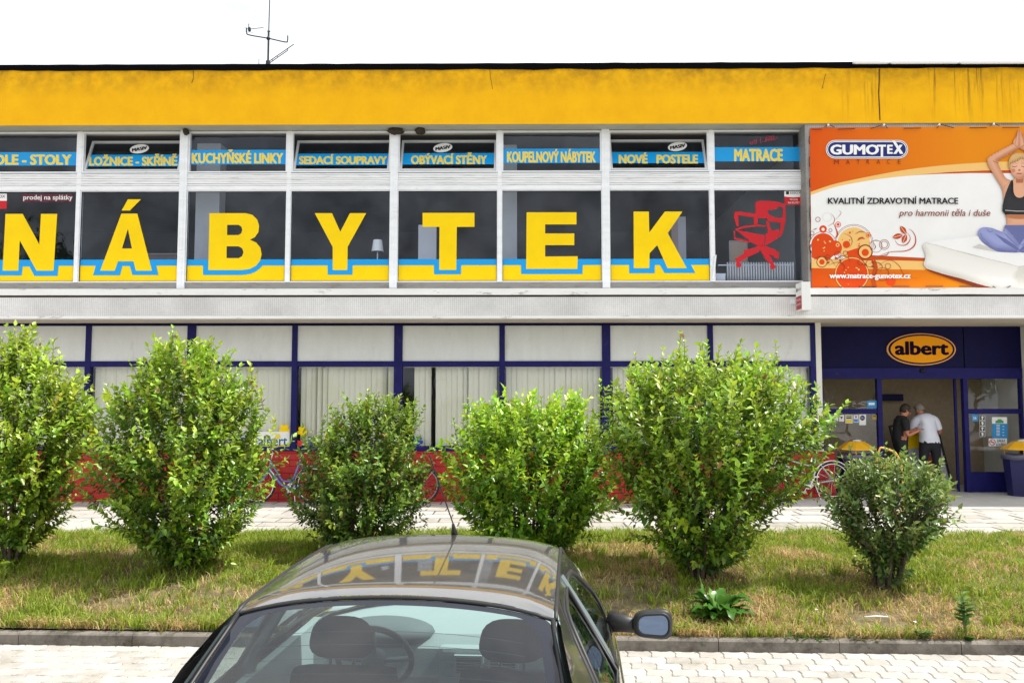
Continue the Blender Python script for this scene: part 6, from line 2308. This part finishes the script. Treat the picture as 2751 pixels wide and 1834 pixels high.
for x in (.03, .20):
    vt = part("air_vent", car)
    fr = MB()
    frame_rect(fr, x - .01, x + .135, .735, .835, .011, 2.378, 2.40)
    fr.obj("vent_frame", m_cabin2, vt)
    MB().box(x, x + .125, 2.395, 2.398, .745, .825).obj("vent_back", m_trim, vt)
    for i in range(5):
        MB().box(x, x + .125, 2.384, 2.396, .752 + i * .0155, .756 + i * .0155).obj("vent_slat", m_cabin2, vt)
MB().sphere((-.36, 2.55, .90), .26, .14, .075, 20, 10).obj("instrument_hood", m_cabin, car, smooth=True)
swm = Matrix.Translation((-.36, 2.28, .845)) @ Matrix.Rotation(R(-62), 4, 'X')
sw = part("steering_wheel", car)
b = MB().tube([swm @ Vector((.185 * math.cos(2 * math.pi * i / 36), .185 * math.sin(2 * math.pi * i / 36), 0)) for i in range(36)], .015, 8, closed=True)
b.obj("wheel_rim", mat("wheel_leather", (.05, .055, .06), .35), sw, smooth=True)
b = MB()
for a in (R(0), R(180), R(270)):
    b.bar(swm @ Vector((0, 0, -.02)), swm @ Vector((.18 * math.cos(a), .18 * math.sin(a), 0)), .04, .015)
b.obj("spoke", m_cabin, sw)
MB().sphere(swm @ Vector((0, 0, -.015)), .065, .05, .06).obj("hub", m_cabin, sw, smooth=True)
# ================================================================== shrubs
m_leaf = attr_leaf_mat("shrub_leaf", .36, .22, .5)
m_bark = mat("shrub_bark", (.085, .062, .042), .9, var=.3, vscale=18, bump=.6, bscale=60)
def leaf_batch(pos, dirs, ups, length, width, cols, fold=.22, droop=.12):
    """folded, pointed leaves: 6 vertices, two quads each"""
    n = len(pos)
    d = dirs / np.linalg.norm(dirs, axis=1, keepdims=True)
    s = np.cross(d, ups)
    s /= (np.linalg.norm(s, axis=1, keepdims=True) + 1e-9)
    u = np.cross(s, d)
    L_, W_ = length[:, None], width[:, None]
    base = pos
    l1 = pos + d * L_ * .32 + s * W_ * .5 + u * W_ * fold
    l2 = pos + d * L_ * .66 + s * W_ * .36 + u * (W_ * fold * .6 - L_ * droop * .4)
    tip = pos + d * L_ - u * L_ * droop
    r2 = pos + d * L_ * .66 - s * W_ * .36 + u * (W_ * fold * .6 - L_ * droop * .4)
    r1 = pos + d * L_ * .32 - s * W_ * .5 + u * W_ * fold
    V = np.stack([base, l1, l2, tip, r2, r1], axis=1).reshape(-1, 3)
    k = np.arange(n)[:, None] * 6
    Fq = np.concatenate([k + np.array([[0, 1, 2, 3]]), k + np.array([[0, 3, 4, 5]])], axis=0)
    C = np.repeat(cols, 6, axis=0)
    return V, Fq, C

def shrub(label, px, base_py, crown, seed, tone, nshoot, spikes=(), leafl=.074, dry=0.0, gap=0.0):
    """crown: list of (photo y, photo x left, photo x right) rows that give the outline seen from the street"""
    rs = np.random.RandomState(seed)
    # distance from where the stems meet the ground
    bz = .28
    for _ in range(3):
        g_ = PZ(px, base_py, bz)
        bz = mound(g_.x, min(max(g_.y, 7.5), 12.1))
    base = np.array([g_.x, g_.y, bz])
    Y = g_.y
    rows = []
    for (py, xl_, xr_) in crown:
        a, b = P(xl_, py, Y), P(xr_, py, Y)
        rows.append((a.z, (a.x + b.x) / 2 - base[0], (b.x - a.x) / 2))
    rows.sort()
    rows = [(rows[0][0] + (r[0] - rows[0][0]) * (1 - .17 / (rows[-1][0] - rows[0][0])), r[1], max(.06, r[2] - .095)) for r in rows]
    zs_ = np.array([r[0] for r in rows])
    cs_ = np.array([r[1] for r in rows])
    ws_ = np.array([r[2] for r in rows])
    root = thing("shrub", label, "shrub", tuple(base), group="shrubs along the lawn")
    prob = ws_ + .05
    zz_ = np.linspace(zs_[0], zs_[-1], 60)
    wz = np.interp(zz_, zs_, ws_)
    area = wz ** 1.05 + .06
    pos, dr = [], []
    for i in range(nshoot):
        z = rs.choice(zz_, p=area / area.sum()) + rs.uniform(-.03, .03)
        w = np.interp(z, zs_, ws_)
        c = np.interp(z, zs_, cs_)
        a = rs.uniform(0, 2 * math.pi)
        # clumps: radius modulated so the outline is uneven
        k = 1 + .36 * noise.noise(Vector((math.cos(a) * 1.9 + seed, math.sin(a) * 1.9, z * 2.4)))
        rad = math.sqrt(rs.uniform(.12, 1.0)) * k * .95
        stray = rs.rand() < .07
        if stray:
            rad = rs.uniform(1.0, 1.14)
        if gap and noise.noise(Vector((a * 2.0 + seed * 3, z * 3.2, 1.7))) < -.42 + gap * .2 and rad > .6:
            continue
        x, y = c + math.cos(a) * w * rad, math.sin(a) * w * rad * .92
        pos.append((base[0] + x, base[1] + y, z))
        fz = (z - zs_[0]) / (zs_[-1] - zs_[0])
        dr.append((math.cos(a) * (.75 - .35 * fz) + rs.normal(0, .25), math.sin(a) * (.75 - .35 * fz) + rs.normal(0, .25), .30 + .75 * fz + rs.normal(0, .22)))
    for (sx, sy, n_s) in spikes:
        q = P(sx, sy, Y)
        for j in range(n_s):
            dz = rs.uniform(0, .20)
            pos.append((q.x + rs.normal(0, .02) , Y + rs.normal(0, .15), q.z - .26 - dz))
            dr.append((rs.normal(0, .08), rs.normal(0, .08), 1.0))
    LP, LD, LU, LL, LW, LC = [], [], [], [], [], []
    stem = MB()
    cen = Vector((base[0], base[1], bz))
    tone = np.array(tone)
    ztop = zs_[-1]
    for p, d in zip(pos, dr):
        p, d = Vector(p), Vector(d).normalized()
        ln = rs.uniform(.20, .36)
        nl = int(ln / .036)
        a0 = rs.uniform(0, 6.28)
        side = d.cross(Vector((0, 0, 1)))
        if side.length < .1:
            side = Vector((1, 0, 0))
        side.normalize()
        oth = side.cross(d)
        bend = Vector((0, 0, rs.uniform(.0, .10)))
        fz = (p.z - zs_[0]) / (ztop - zs_[0])
        sh = rs.normal(0, .14)
        hue = np.array((1 + rs.normal(0, .10), 1 + rs.normal(0, .06), 1 + rs.normal(0, .15)))
        big = rs.uniform(.78, 1.18)
        for j in range(nl):
            t = j / nl
            q = p + d * (ln * t) + bend * t * t
            for hlf in (0, 1):
                if rs.rand() < .12:
                    continue
                a = a0 + j * 1.57 + hlf * math.pi
                out = side * math.cos(a) + oth * math.sin(a)
                ld = out * (.95 - .45 * t) + d * (.35 + .55 * t) + Vector((0, 0, -.12 + .2 * t)) + Vector(rs.normal(0, .18, 3))
                LP.append(q)
                LD.append(ld)
                LU.append(Vector((0, 0, 1)) + d * .6 + Vector(rs.normal(0, .35, 3)))
                sz = leafl * big * rs.uniform(.6, 1.25) * (1.0 - .35 * max(0, t - .6))
                LL.append(sz)
                LW.append(sz * rs.uniform(.50, .66))
                # young leaves at the shoot ends are paler and yellower than the old ones below
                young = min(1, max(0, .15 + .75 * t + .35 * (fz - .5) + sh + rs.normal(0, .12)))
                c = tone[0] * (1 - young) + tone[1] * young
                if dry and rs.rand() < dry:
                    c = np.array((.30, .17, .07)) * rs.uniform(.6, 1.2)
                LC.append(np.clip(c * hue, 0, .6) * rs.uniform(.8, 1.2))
        if rs.rand() < .55:
            stem.tube([p, p + d * ln * .9 + bend * .8], [.0035, .0018], 4)
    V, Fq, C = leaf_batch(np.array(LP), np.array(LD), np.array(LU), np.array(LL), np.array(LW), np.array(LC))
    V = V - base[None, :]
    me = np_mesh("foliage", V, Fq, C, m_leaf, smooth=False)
    o = link("foliage", me, root)
    o['kind'] = 'stuff'
    stem.v = [tuple(Vector(v) - Vector(base)) for v in stem.v]
    if stem.v:
        so_ = stem.obj("twigs", m_bark, root)
        so_['kind'] = 'stuff'
    # main stems rising from the ground and spreading
    for j in range(11):
        a = 2 * math.pi * j / 11 + rs.uniform(-.2, .2)
        zt = zs_[0] + (ztop - zs_[0]) * rs.uniform(.45, .85)
        w = np.interp(zt, zs_, ws_) * rs.uniform(.35, .75)
        c = np.interp(zt, zs_, cs_)
        b0_ = Vector((math.cos(a) * .07, math.sin(a) * .07, -.05))
        e = Vector((c + math.cos(a) * w, math.sin(a) * w, zt - bz))
        m1 = b0_.lerp(e, .35) + Vector((0, 0, .10)) + Vector(rs.normal(0, .03, 3))
        m2 = b0_.lerp(e, .7) + Vector((0, 0, .08)) + Vector(rs.normal(0, .04, 3))
        pts = smooth_line([b0_, m1, m2, e], 5)
        rr_ = np.linspace(.022, .005, len(pts)).tolist()
        st = MB().tube(pts, rr_, 6)
        for _b in range(3):
            i0 = rs.randint(5, len(pts) - 3)
            e2 = pts[i0] + Vector((math.cos(a + rs.uniform(-1, 1)) * .3, math.sin(a + rs.uniform(-1, 1)) * .3, rs.uniform(.15, .35)))
            st.tube([pts[i0], pts[i0].lerp(e2, .5) + Vector((0, 0, .04)), e2], [.009, .006, .003], 5)
        st.obj("stem", m_bark, root, smooth=True)
    return root
k_ = 1.16965
def ovr(l):
    return [(a * k_, b * k_, c * k_) for a, b, c in l]
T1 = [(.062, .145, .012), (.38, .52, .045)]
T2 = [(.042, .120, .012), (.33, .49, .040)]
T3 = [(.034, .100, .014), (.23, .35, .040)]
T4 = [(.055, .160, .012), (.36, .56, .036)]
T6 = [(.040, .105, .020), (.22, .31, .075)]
shrub("tall lime green shrub cut by the left edge of the picture", 25 * k_, 1300 * k_,
      ovr([(765, 20, 70), (800, 0, 95), (850, -50, 135), (900, -80, 185), (950, -100, 205), (1000, -110, 205), (1060, -110, 190), (1120, -95, 165), (1180, -70, 130), (1240, -40, 90), (1290, -10, 60)]), 11, T1, 1080,
      gap=.2, spikes=[(40 * k_, 745 * k_, 3), (100 * k_, 770 * k_, 3), (135 * k_, 805 * k_, 2)])
shrub("round two-peaked shrub, second from the left", 425 * k_, 1312 * k_,
      ovr([(805, 345, 490), (840, 325, 530), (880, 290, 570), (920, 262, 595), (970, 250, 612), (1020, 240, 622), (1080, 235, 622), (1130, 240, 600), (1180, 258, 580), (1230, 300, 555), (1270, 350, 520), (1305, 395, 460)]), 12, T2, 1400,
      gap=.25, spikes=[(365 * k_, 793 * k_, 4), (467 * k_, 780 * k_, 4), (575 * k_, 830 * k_, 2), (600 * k_, 860 * k_, 2), (330 * k_, 815 * k_, 2)], dry=.025)
shrub("smaller dark shrub in the middle left, just above the car roof", 826 * k_, 1272 * k_,
      ovr([(925, 800, 905), (950, 770, 955), (985, 730, 965), (1020, 712, 975), (1070, 700, 978), (1120, 690, 975), (1160, 682, 970), (1200, 692, 955), (1235, 720, 925), (1265, 765, 885)]), 13, T3, 1020,
      spikes=[(850 * k_, 912 * k_, 3), (935 * k_, 925 * k_, 3), (735 * k_, 955 * k_, 2)], leafl=.070, dry=.01, gap=.5)
shrub("bright green shrub standing behind the car roof", 1215 * k_, 1276 * k_,
      ovr([(930, 1085, 1330), (955, 1060, 1350), (990, 1040, 1375), (1030, 1030, 1390), (1080, 1030, 1400), (1130, 1040, 1400), (1170, 1060, 1395), (1210, 1080, 1370), (1250, 1110, 1330), (1275, 1150, 1280)]), 14, T4, 1250,
      gap=.1, spikes=[(1138 * k_, 905 * k_, 3), (1080 * k_, 930 * k_, 2), (1330 * k_, 930 * k_, 3)], leafl=.080)
shrub("widest shrub, with long upright shoots, right of the car", 1612 * k_, 1330 * k_,
      ovr([(832, 1560, 1730), (855, 1470, 1800), (890, 1415, 1850), (930, 1390, 1865), (970, 1380, 1880), (1010, 1378, 1875), (1060, 1390, 1855), (1110, 1410, 1830), (1160, 1430, 1790), (1200, 1460, 1765), (1240, 1500, 1735), (1280, 1540, 1700), (1315, 1575, 1655)]), 15, T2, 1900,
      gap=.2, spikes=[(1557 * k_, 763 * k_, 3), (1610 * k_, 768 * k_, 3), (1585 * k_, 785 * k_, 2), (1712 * k_, 793 * k_, 3), (1788 * k_, 800 * k_, 2), (1460 * k_, 820 * k_, 2), (1515 * k_, 828 * k_, 2), (1870 * k_, 870 * k_, 2), (1375 * k_, 880 * k_, 2), (1905 * k_, 940 * k_, 2)], dry=.008)
shrub("smallest shrub, vase shaped and open, in front of the entrance", 2032 * k_, 1348 * k_,
      ovr([(1065, 1985, 2060), (1085, 1955, 2135), (1105, 1930, 2165), (1140, 1905, 2180), (1180, 1910, 2165), (1220, 1930, 2140), (1260, 1965, 2100), (1300, 2000, 2070), (1340, 2020, 2045)]), 16, T6, 620,
      spikes=[(1965 * k_, 1035 * k_, 2), (2075 * k_, 1042 * k_, 2), (2180 * k_, 1100 * k_, 2), (1900 * k_, 1130 * k_, 1)], leafl=.064, gap=.8)

# ================================================================== grass
rs = np.random.RandomState(5)
m_grass = attr_leaf_mat("grass_blade", .5, .35, .3)
NB = 275000
gx = rs.uniform(-10.8, 10.8, NB)
gy = 7.42 + (12.28 - 7.42) * rs.rand(NB) ** 1.12
keep = np.abs(gx) < (.63 * gy + 2.6)
gx, gy = gx[keep], gy[keep]
ky = 7.335 - .0268 * gx + .10
keep = gy > ky
gx, gy = gx[keep], gy[keep]
def fbm(x, y, s, o):
    return np.array([noise.fractal(Vector((a * s + o, b * s, o * 1.7)), 1.0, 2.0, 4) for a, b in zip(x, y)])
# coarse noise field sampled on a grid, then looked up
def field(s, o, n=160):
    xs_ = np.linspace(-11, 11, n)
    ys_ = np.linspace(7, 13, n // 2)
    f = np.array([[noise.fractal(Vector((a * s + o, b * s, o * 1.7)), 1.0, 2.0, 5) for b in ys_] for a in xs_])
    def look(x, y):
        i = np.clip(((x + 11) / 22 * (n - 1)).astype(int), 0, n - 1)
        j = np.clip(((y - 7) / 6 * (n // 2 - 1)).astype(int), 0, n // 2 - 1)
        return f[i, j]
    return look
f1, f2, f3 = field(.9, 3.1), field(2.2, 9.7), field(.6, 21.0)
# share of dried blades: more by the kerb and to the right, greener at the back
dryness = .36 + 1.6 * f1(gx, gy) + .7 * f2(gx, gy) + .55 * np.clip((8.7 - gy) / 1.2, -.6, 1) + .14 * (gx > 0) - .25 * (gy > 10.8)
isdry = rs.rand(len(gx)) < np.clip(dryness, .06, .92)
bare = f3(gx, gy) + .5 * f2(gx, gy)
keep = rs.rand(len(gx)) < np.clip(1.15 - 1.6 * np.clip(bare - .05, 0, 1), .12, 1)
gx, gy, isdry = gx[keep], gy[keep], isdry[keep]
# tufts, and a ragged fringe along the kerb
tx, ty, tn = [], [], []
for _q in range(900):
    x_ = rs.uniform(-7.5, 7.5)
    y_ = 7.5 + 4.7 * rs.rand()
    tx.append(x_ + rs.normal(0, .035, 22)); ty.append(y_ + rs.normal(0, .035, 22)); tn.append(np.full(22, rs.rand() < .35))
for _q in range(320):
    x_ = rs.uniform(-5.5, 5.5)
    y_ = 7.335 - .0268 * x_ + .085 + abs(rs.normal(0, .02))
    tx.append(x_ + rs.normal(0, .04, 16)); ty.append(y_ + np.abs(rs.normal(0, .015, 16))); tn.append(np.full(16, rs.rand() < .6))
ntuft = sum(len(q) for q in tx)
gx = np.concatenate([gx] + tx); gy = np.clip(np.concatenate([gy] + ty), 7.2, 12.28); isdry = np.concatenate([isdry] + tn).astype(bool)
n = len(gx)
istuft = np.arange(n) >= n - ntuft
gz = np.array([mound(a, b) for a, b in zip(gx, gy)])
h = np.where(isdry, rs.uniform(.025, .075, n), rs.uniform(.04, .115, n)) * (1 + .9 * np.clip(f2(gx, gy), -.7, 1)) * (1 + .25 * np.clip((gy - 10.6) / 1.4, 0, 1))
tall = rs.rand(n) < .006
h = np.where(tall, h * 2.0, h)
h = np.where(istuft, rs.uniform(.07, .17, n) * np.where(isdry, .8, 1.0), h)
az = rs.uniform(0, 2 * np.pi, n)
lean = np.where(isdry, rs.uniform(.6, 1.8, n), rs.uniform(.25, 1.3, n))
wd = rs.uniform(.0028, .0058, n) * np.where(isdry, .9, 1.1)
sx_, sy_ = -np.sin(az), np.cos(az)
fa = rs.uniform(0, 2 * np.pi, n)
bx_, by_ = np.cos(fa) * wd, np.sin(fa) * wd
b0 = np.stack([gx - bx_, gy - by_, gz - .005], 1)
b1 = np.stack([gx + bx_, gy + by_, gz - .005], 1)
mx1 = gx + np.cos(az) * h * lean * .30
my1 = gy + np.sin(az) * h * lean * .30
mz = gz + h * .62
m0 = np.stack([mx1 - bx_ * .8, my1 - by_ * .8, mz], 1)
m1 = np.stack([mx1 + bx_ * .8, my1 + by_ * .8, mz], 1)
tp = np.stack([gx + np.cos(az) * h * lean, gy + np.sin(az) * h * lean, gz + h * (1.05 - .25 * lean)], 1)
V = np.stack([b0, b1, m1, m0, tp], 1).reshape(-1, 3)
kk = np.arange(n)[:, None] * 5
Ft = np.concatenate([kk + np.array([[0, 1, 2]]), kk + np.array([[0, 2, 3]]), kk + np.array([[3, 2, 4]])], 0)
green = np.array([.12, .20, .016])
green2 = np.array([.32, .40, .045])
straw = np.array([.60, .47, .21])
straw2 = np.array([.36, .25, .10])
r_ = rs.rand(n)[:, None]
cg = green * (1 - r_) + green2 * r_
cd = straw * (1 - r_) + straw2 * r_
C = np.where(isdry[:, None], cd, cg) * rs.uniform(.75, 1.2, n)[:, None]
me = np_mesh("grass", V, Ft, np.repeat(C, 5, 0), m_grass)
o = link("grass", me)
o['kind'] = 'stuff'
o['label'] = "patchy green and straw coloured grass covering the lawn"
o['category'] = "grass"

# ================================================================== dock plant with broad leaves near the kerb
m_dock = attr_leaf_mat("dock_leaf", .32, .25, .5)
q = PZ(1932, 1672, .12)
dock = thing("dock_plant", "low plant with broad shiny green leaves near the kerb, right of the car", "plant", (q.x, q.y, mound(q.x, q.y)))
rs = np.random.RandomState(3)
def broad_leaf(L_, W_, arch, col):
    ns = 7
    vs, cs, fs = [], [], []
    for i in range(ns):
        t = i / (ns - 1)
        w = W_ * (math.sin(math.pi * min(1, t * .96 + .04)) ** .75) * .5 + .002
        x = L_ * (t - .18 * arch * t * t)
        z = L_ * (.55 * t * (1.15 - arch * t))
        wv = .012 * math.sin(i * 2.1)
        vs += [(x, -w, z + .25 * w + wv), (x, 0, z), (x, w, z + .25 * w - wv)]
    for i in range(ns - 1):
        for j in range(2):
            a = i * 3 + j
            fs.append((a, a + 3, a + 4, a + 1))
    me = bpy.data.meshes.new("leaf")
    me.from_pydata(vs, [], fs)
    set_col(me, np.array([col] * len(vs)))
    me.materials.append(m_dock)
    me.polygons.foreach_set('use_smooth', [True] * len(me.polygons))
    return me
dl = [broad_leaf(.26, .075, 1.0, (.06, .17, .025)), broad_leaf(.22, .085, .85, (.08, .21, .03)), broad_leaf(.28, .07, 1.15, (.05, .14, .02)), broad_leaf(.18, .06, .6, (.11, .25, .035))]
for i in range(58):
    a = 2 * math.pi * i / 58 * 4.3 + rs.uniform(-.2, .2)
    s_ = rs.uniform(1.0, 1.45)
    o = link("leaf", dl[rs.randint(4)], dock, (math.cos(a) * .03, math.sin(a) * .03, .0 + .02 * (i % 4)), (rs.uniform(-.25, .25), rs.uniform(-.75, .15), a))
    o.scale = (s_, s_, s_)
o = link("leaf", broad_leaf(.30, .02, .2, (.10, .22, .04)), dock, (-.10, .05, .05), (0, R(-50), R(150)))

# ================================================================== weeds in the kerb joint
def weed(label, px, py, z0, hgt, spread, nleaf, leafl, seed, colr, upright=1.0):
    rs_ = np.random.RandomState(seed)
    g_ = PZ(px, py, z0)
    root = thing("weed", label, "weed", (g_.x, g_.y, z0), group="weeds growing along the kerb")
    st = MB()
    LP, LD, LU, LL, LW, LC = [], [], [], [], [], []
    nleaf, leafl = int(nleaf * 1.6), leafl * 1.45
    nst = max(2, nleaf // 9)
    for j in range(nst):
        a = rs_.uniform(0, 6.28)
        e = Vector((math.cos(a) * spread * rs_.uniform(.3, 1), math.sin(a) * spread * .4 * rs_.uniform(.3, 1), hgt * rs_.uniform(.55, 1.0)))
        pts = smooth_line([(0, 0, -.01), e * .5 + Vector((0, 0, hgt * .1 * upright)), e], 5)
        st.tube(pts, [.003 - .002 * i / len(pts) for i in range(len(pts))], 5)
        for i in range(9):
            t = (i + .6) / 9
            p = pts[min(len(pts) - 1, int(t * (len(pts) - 1)))]
            aa = i * 2.4
            LP.append(p)
            LD.append(Vector((math.cos(aa), math.sin(aa), .45)))
            LU.append(Vector((0, 0, 1)))
            LL.append(leafl * (1.15 - .6 * t) * rs_.uniform(.7, 1.3))
            LW.append(LL[-1] * .38)
            LC.append(np.array(colr) * rs_.uniform(.7, 1.3))
    V, Fq, C = leaf_batch(np.array(LP), np.array(LD), np.array(LU), np.array(LL), np.array(LW), np.array(LC))
    o = link("foliage", np_mesh("foliage", V, Fq, C, m_dock), root)
    o['kind'] = 'stuff'
    st.obj("stem", mat("weed_stem", (.10, .14, .04), .8), root)
def kz(x_px, y_px):
    return .004
weed("tall thin weed standing up against the kerb at the right", 2596, 1748, .004, .50, .05, 60, .085, 1, (.07, .17, .03), 1.6)
weed("yellowish weed tuft hanging at the left kerb joint", 180, 1722, .004, .13, .09, 60, .04, 2, (.24, .26, .03))
weed("small green weed at the far left end of the kerb", 12, 1724, .004, .13, .07, 30, .035, 3, (.09, .17, .03))
weed("dark bushy weed clump at the kerb foot below the dock plant's right", 2178, 1746, .004, .16, .26, 110, .05, 4, (.06, .12, .025))
weed("creeping weed along the kerb foot just right of the car mirror", 1860, 1742, .004, .09, .40, 130, .035, 5, (.07, .15, .025))
weed("dry straggly weed at the kerb foot left of the tall weed", 2330, 1748, .004, .14, .22, 60, .05, 6, (.16, .14, .05))
weed("thin reddish weed at the kerb foot left of the car", 425, 1726, .004, .14, .05, 26, .03, 7, (.20, .15, .05))
weed("leaf litter weed at the kerb foot beside the car's left rear", 330, 1730, .004, .05, .25, 50, .04, 8, (.17, .13, .04))
weed("low weed on the lawn edge behind the tall weed", 2480, 1712, .12, .06, .15, 50, .05, 9, (.09, .17, .03))
weed("leafy weed at the lawn's back edge by the right side", 2690, 1480, .19, .16, .45, 150, .07, 10, (.05, .13, .03))

# ================================================================== litter
m_paper = mat("litter_paper", (.8, .8, .8), .7)
for (px, py, ln, an, lab) in ((2353, 1669, .22, .05, "white plastic stick lying on the dry grass at the right"),):
    g_ = PZ(px, py, .15)
    z = mound(g_.x, g_.y) + .045
    o = MB().tube([(-ln / 2, 0, 0), (0, .01, .004), (ln / 2, 0, 0)], .006, 8).obj("plastic_stick", m_paper, None, smooth=True, loc=(g_.x, g_.y, z), rot=(0, 0, an))
    tag(o, lab, "litter")
for i, (px, py, lab) in enumerate(((2193, 1655, "white paper scrap on the grass left of the plastic stick"), (2458, 1677, "white paper scrap on the grass right of the plastic stick"), (1795, 1690, "pale paper scrap by the kerb under the car mirror"), (2298, 1538, "white paper scrap in the grass beside the widest shrub"))):
    g_ = PZ(px, py, .15)
    z = mound(g_.x, min(max(g_.y, 7.45), 12)) + .04
    b = MB().add([(-.016, -.012, 0), (.016, -.01, .006), (.014, .012, .0), (-.012, .014, .007), (0, 0, .012)], [(0, 1, 4), (1, 2, 4), (2, 3, 4), (3, 0, 4)])
    o = b.obj("paper_scrap", m_paper, None, loc=(g_.x, g_.y, z), rot=(0, 0, i * 1.1))
    tag(o, lab, "litter", "paper scraps on the lawn")
# red ribbon tied to the stem of the last shrub
g_ = PZ(2032 * k_ + 6, 1320 * k_, .35)
b = MB()
b.tube([(.0, 0, 0), (.015, -.01, .10), (.0, 0, .20), (.02, .0, .30)], [.012, .02, .012, .016], 6)
b.sphere((.05, 0, .03), .05, .03, .02, 8, 6)
o = b.obj("red_wrapper", mat("red_plastic", (.42, .02, .012), .4), None, smooth=True, loc=(g_.x + .02, g_.y - .03, mound(g_.x, g_.y) - .01))
tag(o, "red plastic wrapper caught on the stem of the smallest shrub", "litter")

# ================================================================== trees across the car park, mirrored in the glass
m_tleaf = attr_leaf_mat("tree_leaf", .5, .25, .3)
def tree(label, x, y, h, w, seed, n=2600):
    rs_ = np.random.RandomState(seed)
    root = thing("leafy_tree", label, "tree", (x, y, 0), group="trees across the car park")
    tk = MB().tube(smooth_line([(0, 0, -.1), (.1, 0, h * .25), (-.05, .1, h * .5), (0, 0, h * .8)], 5), np.linspace(.03 * h * .8, .03, 16).tolist(), 8)
    for j in range(9):
        a = j * 2.4
        z0 = h * (.25 + .05 * j)
        tk.tube([(0, 0, z0), (math.cos(a) * w * .25, math.sin(a) * w * .25, z0 + h * .1), (math.cos(a) * w * .42, math.sin(a) * w * .42, z0 + h * .22)], [.05, .035, .015], 6)
    tk.obj("trunk", m_bark, root, smooth=True)
    cl = rs_.normal(0, 1, (26, 3))
    cl /= np.linalg.norm(cl, axis=1, keepdims=True)
    cl *= rs_.uniform(.3, 1, (26, 1))
    ce = cl * np.array([w * .40, w * .40, h * .30]) + np.array([0, 0, h * .64])
    idx = rs_.randint(0, 26, n)
    p = ce[idx] + rs_.normal(0, 1, (n, 3)) * np.array([w * .085, w * .085, h * .05])
    d_ = rs_.normal(0, 1, (n, 3))
    c_ = np.array([.05, .10, .018]) * rs_.uniform(.6, 1.5, (n, 1))
    V, Fq, C = leaf_batch(p, d_, rs_.normal(0, 1, (n, 3)) + np.array([0, 0, 1]), rs_.uniform(.25, .45, n), rs_.uniform(.18, .3, n), c_)
    o = link("crown", np_mesh("crown", V, Fq, C, m_tleaf), root)
    o['kind'] = 'stuff'
tree("tall tree across the car park mirrored behind the letter T", -5.6, -22, 11.4, 4.8, 51)
tree("tree across the car park mirrored low in the left entrance glass", 22.5, -24, 5.0, 6.0, 52)
tree("tree across the car park mirrored in the right entrance glass", 30.0, -22, 7.5, 6.5, 53)
tree("tree across the car park mirrored at the left window edge", -29.0, -20, 13.5, 6.0, 54)

for o in list(bpy.data.objects):
    for k in ('_w', '_b'):
        if k in o:
            del o[k]
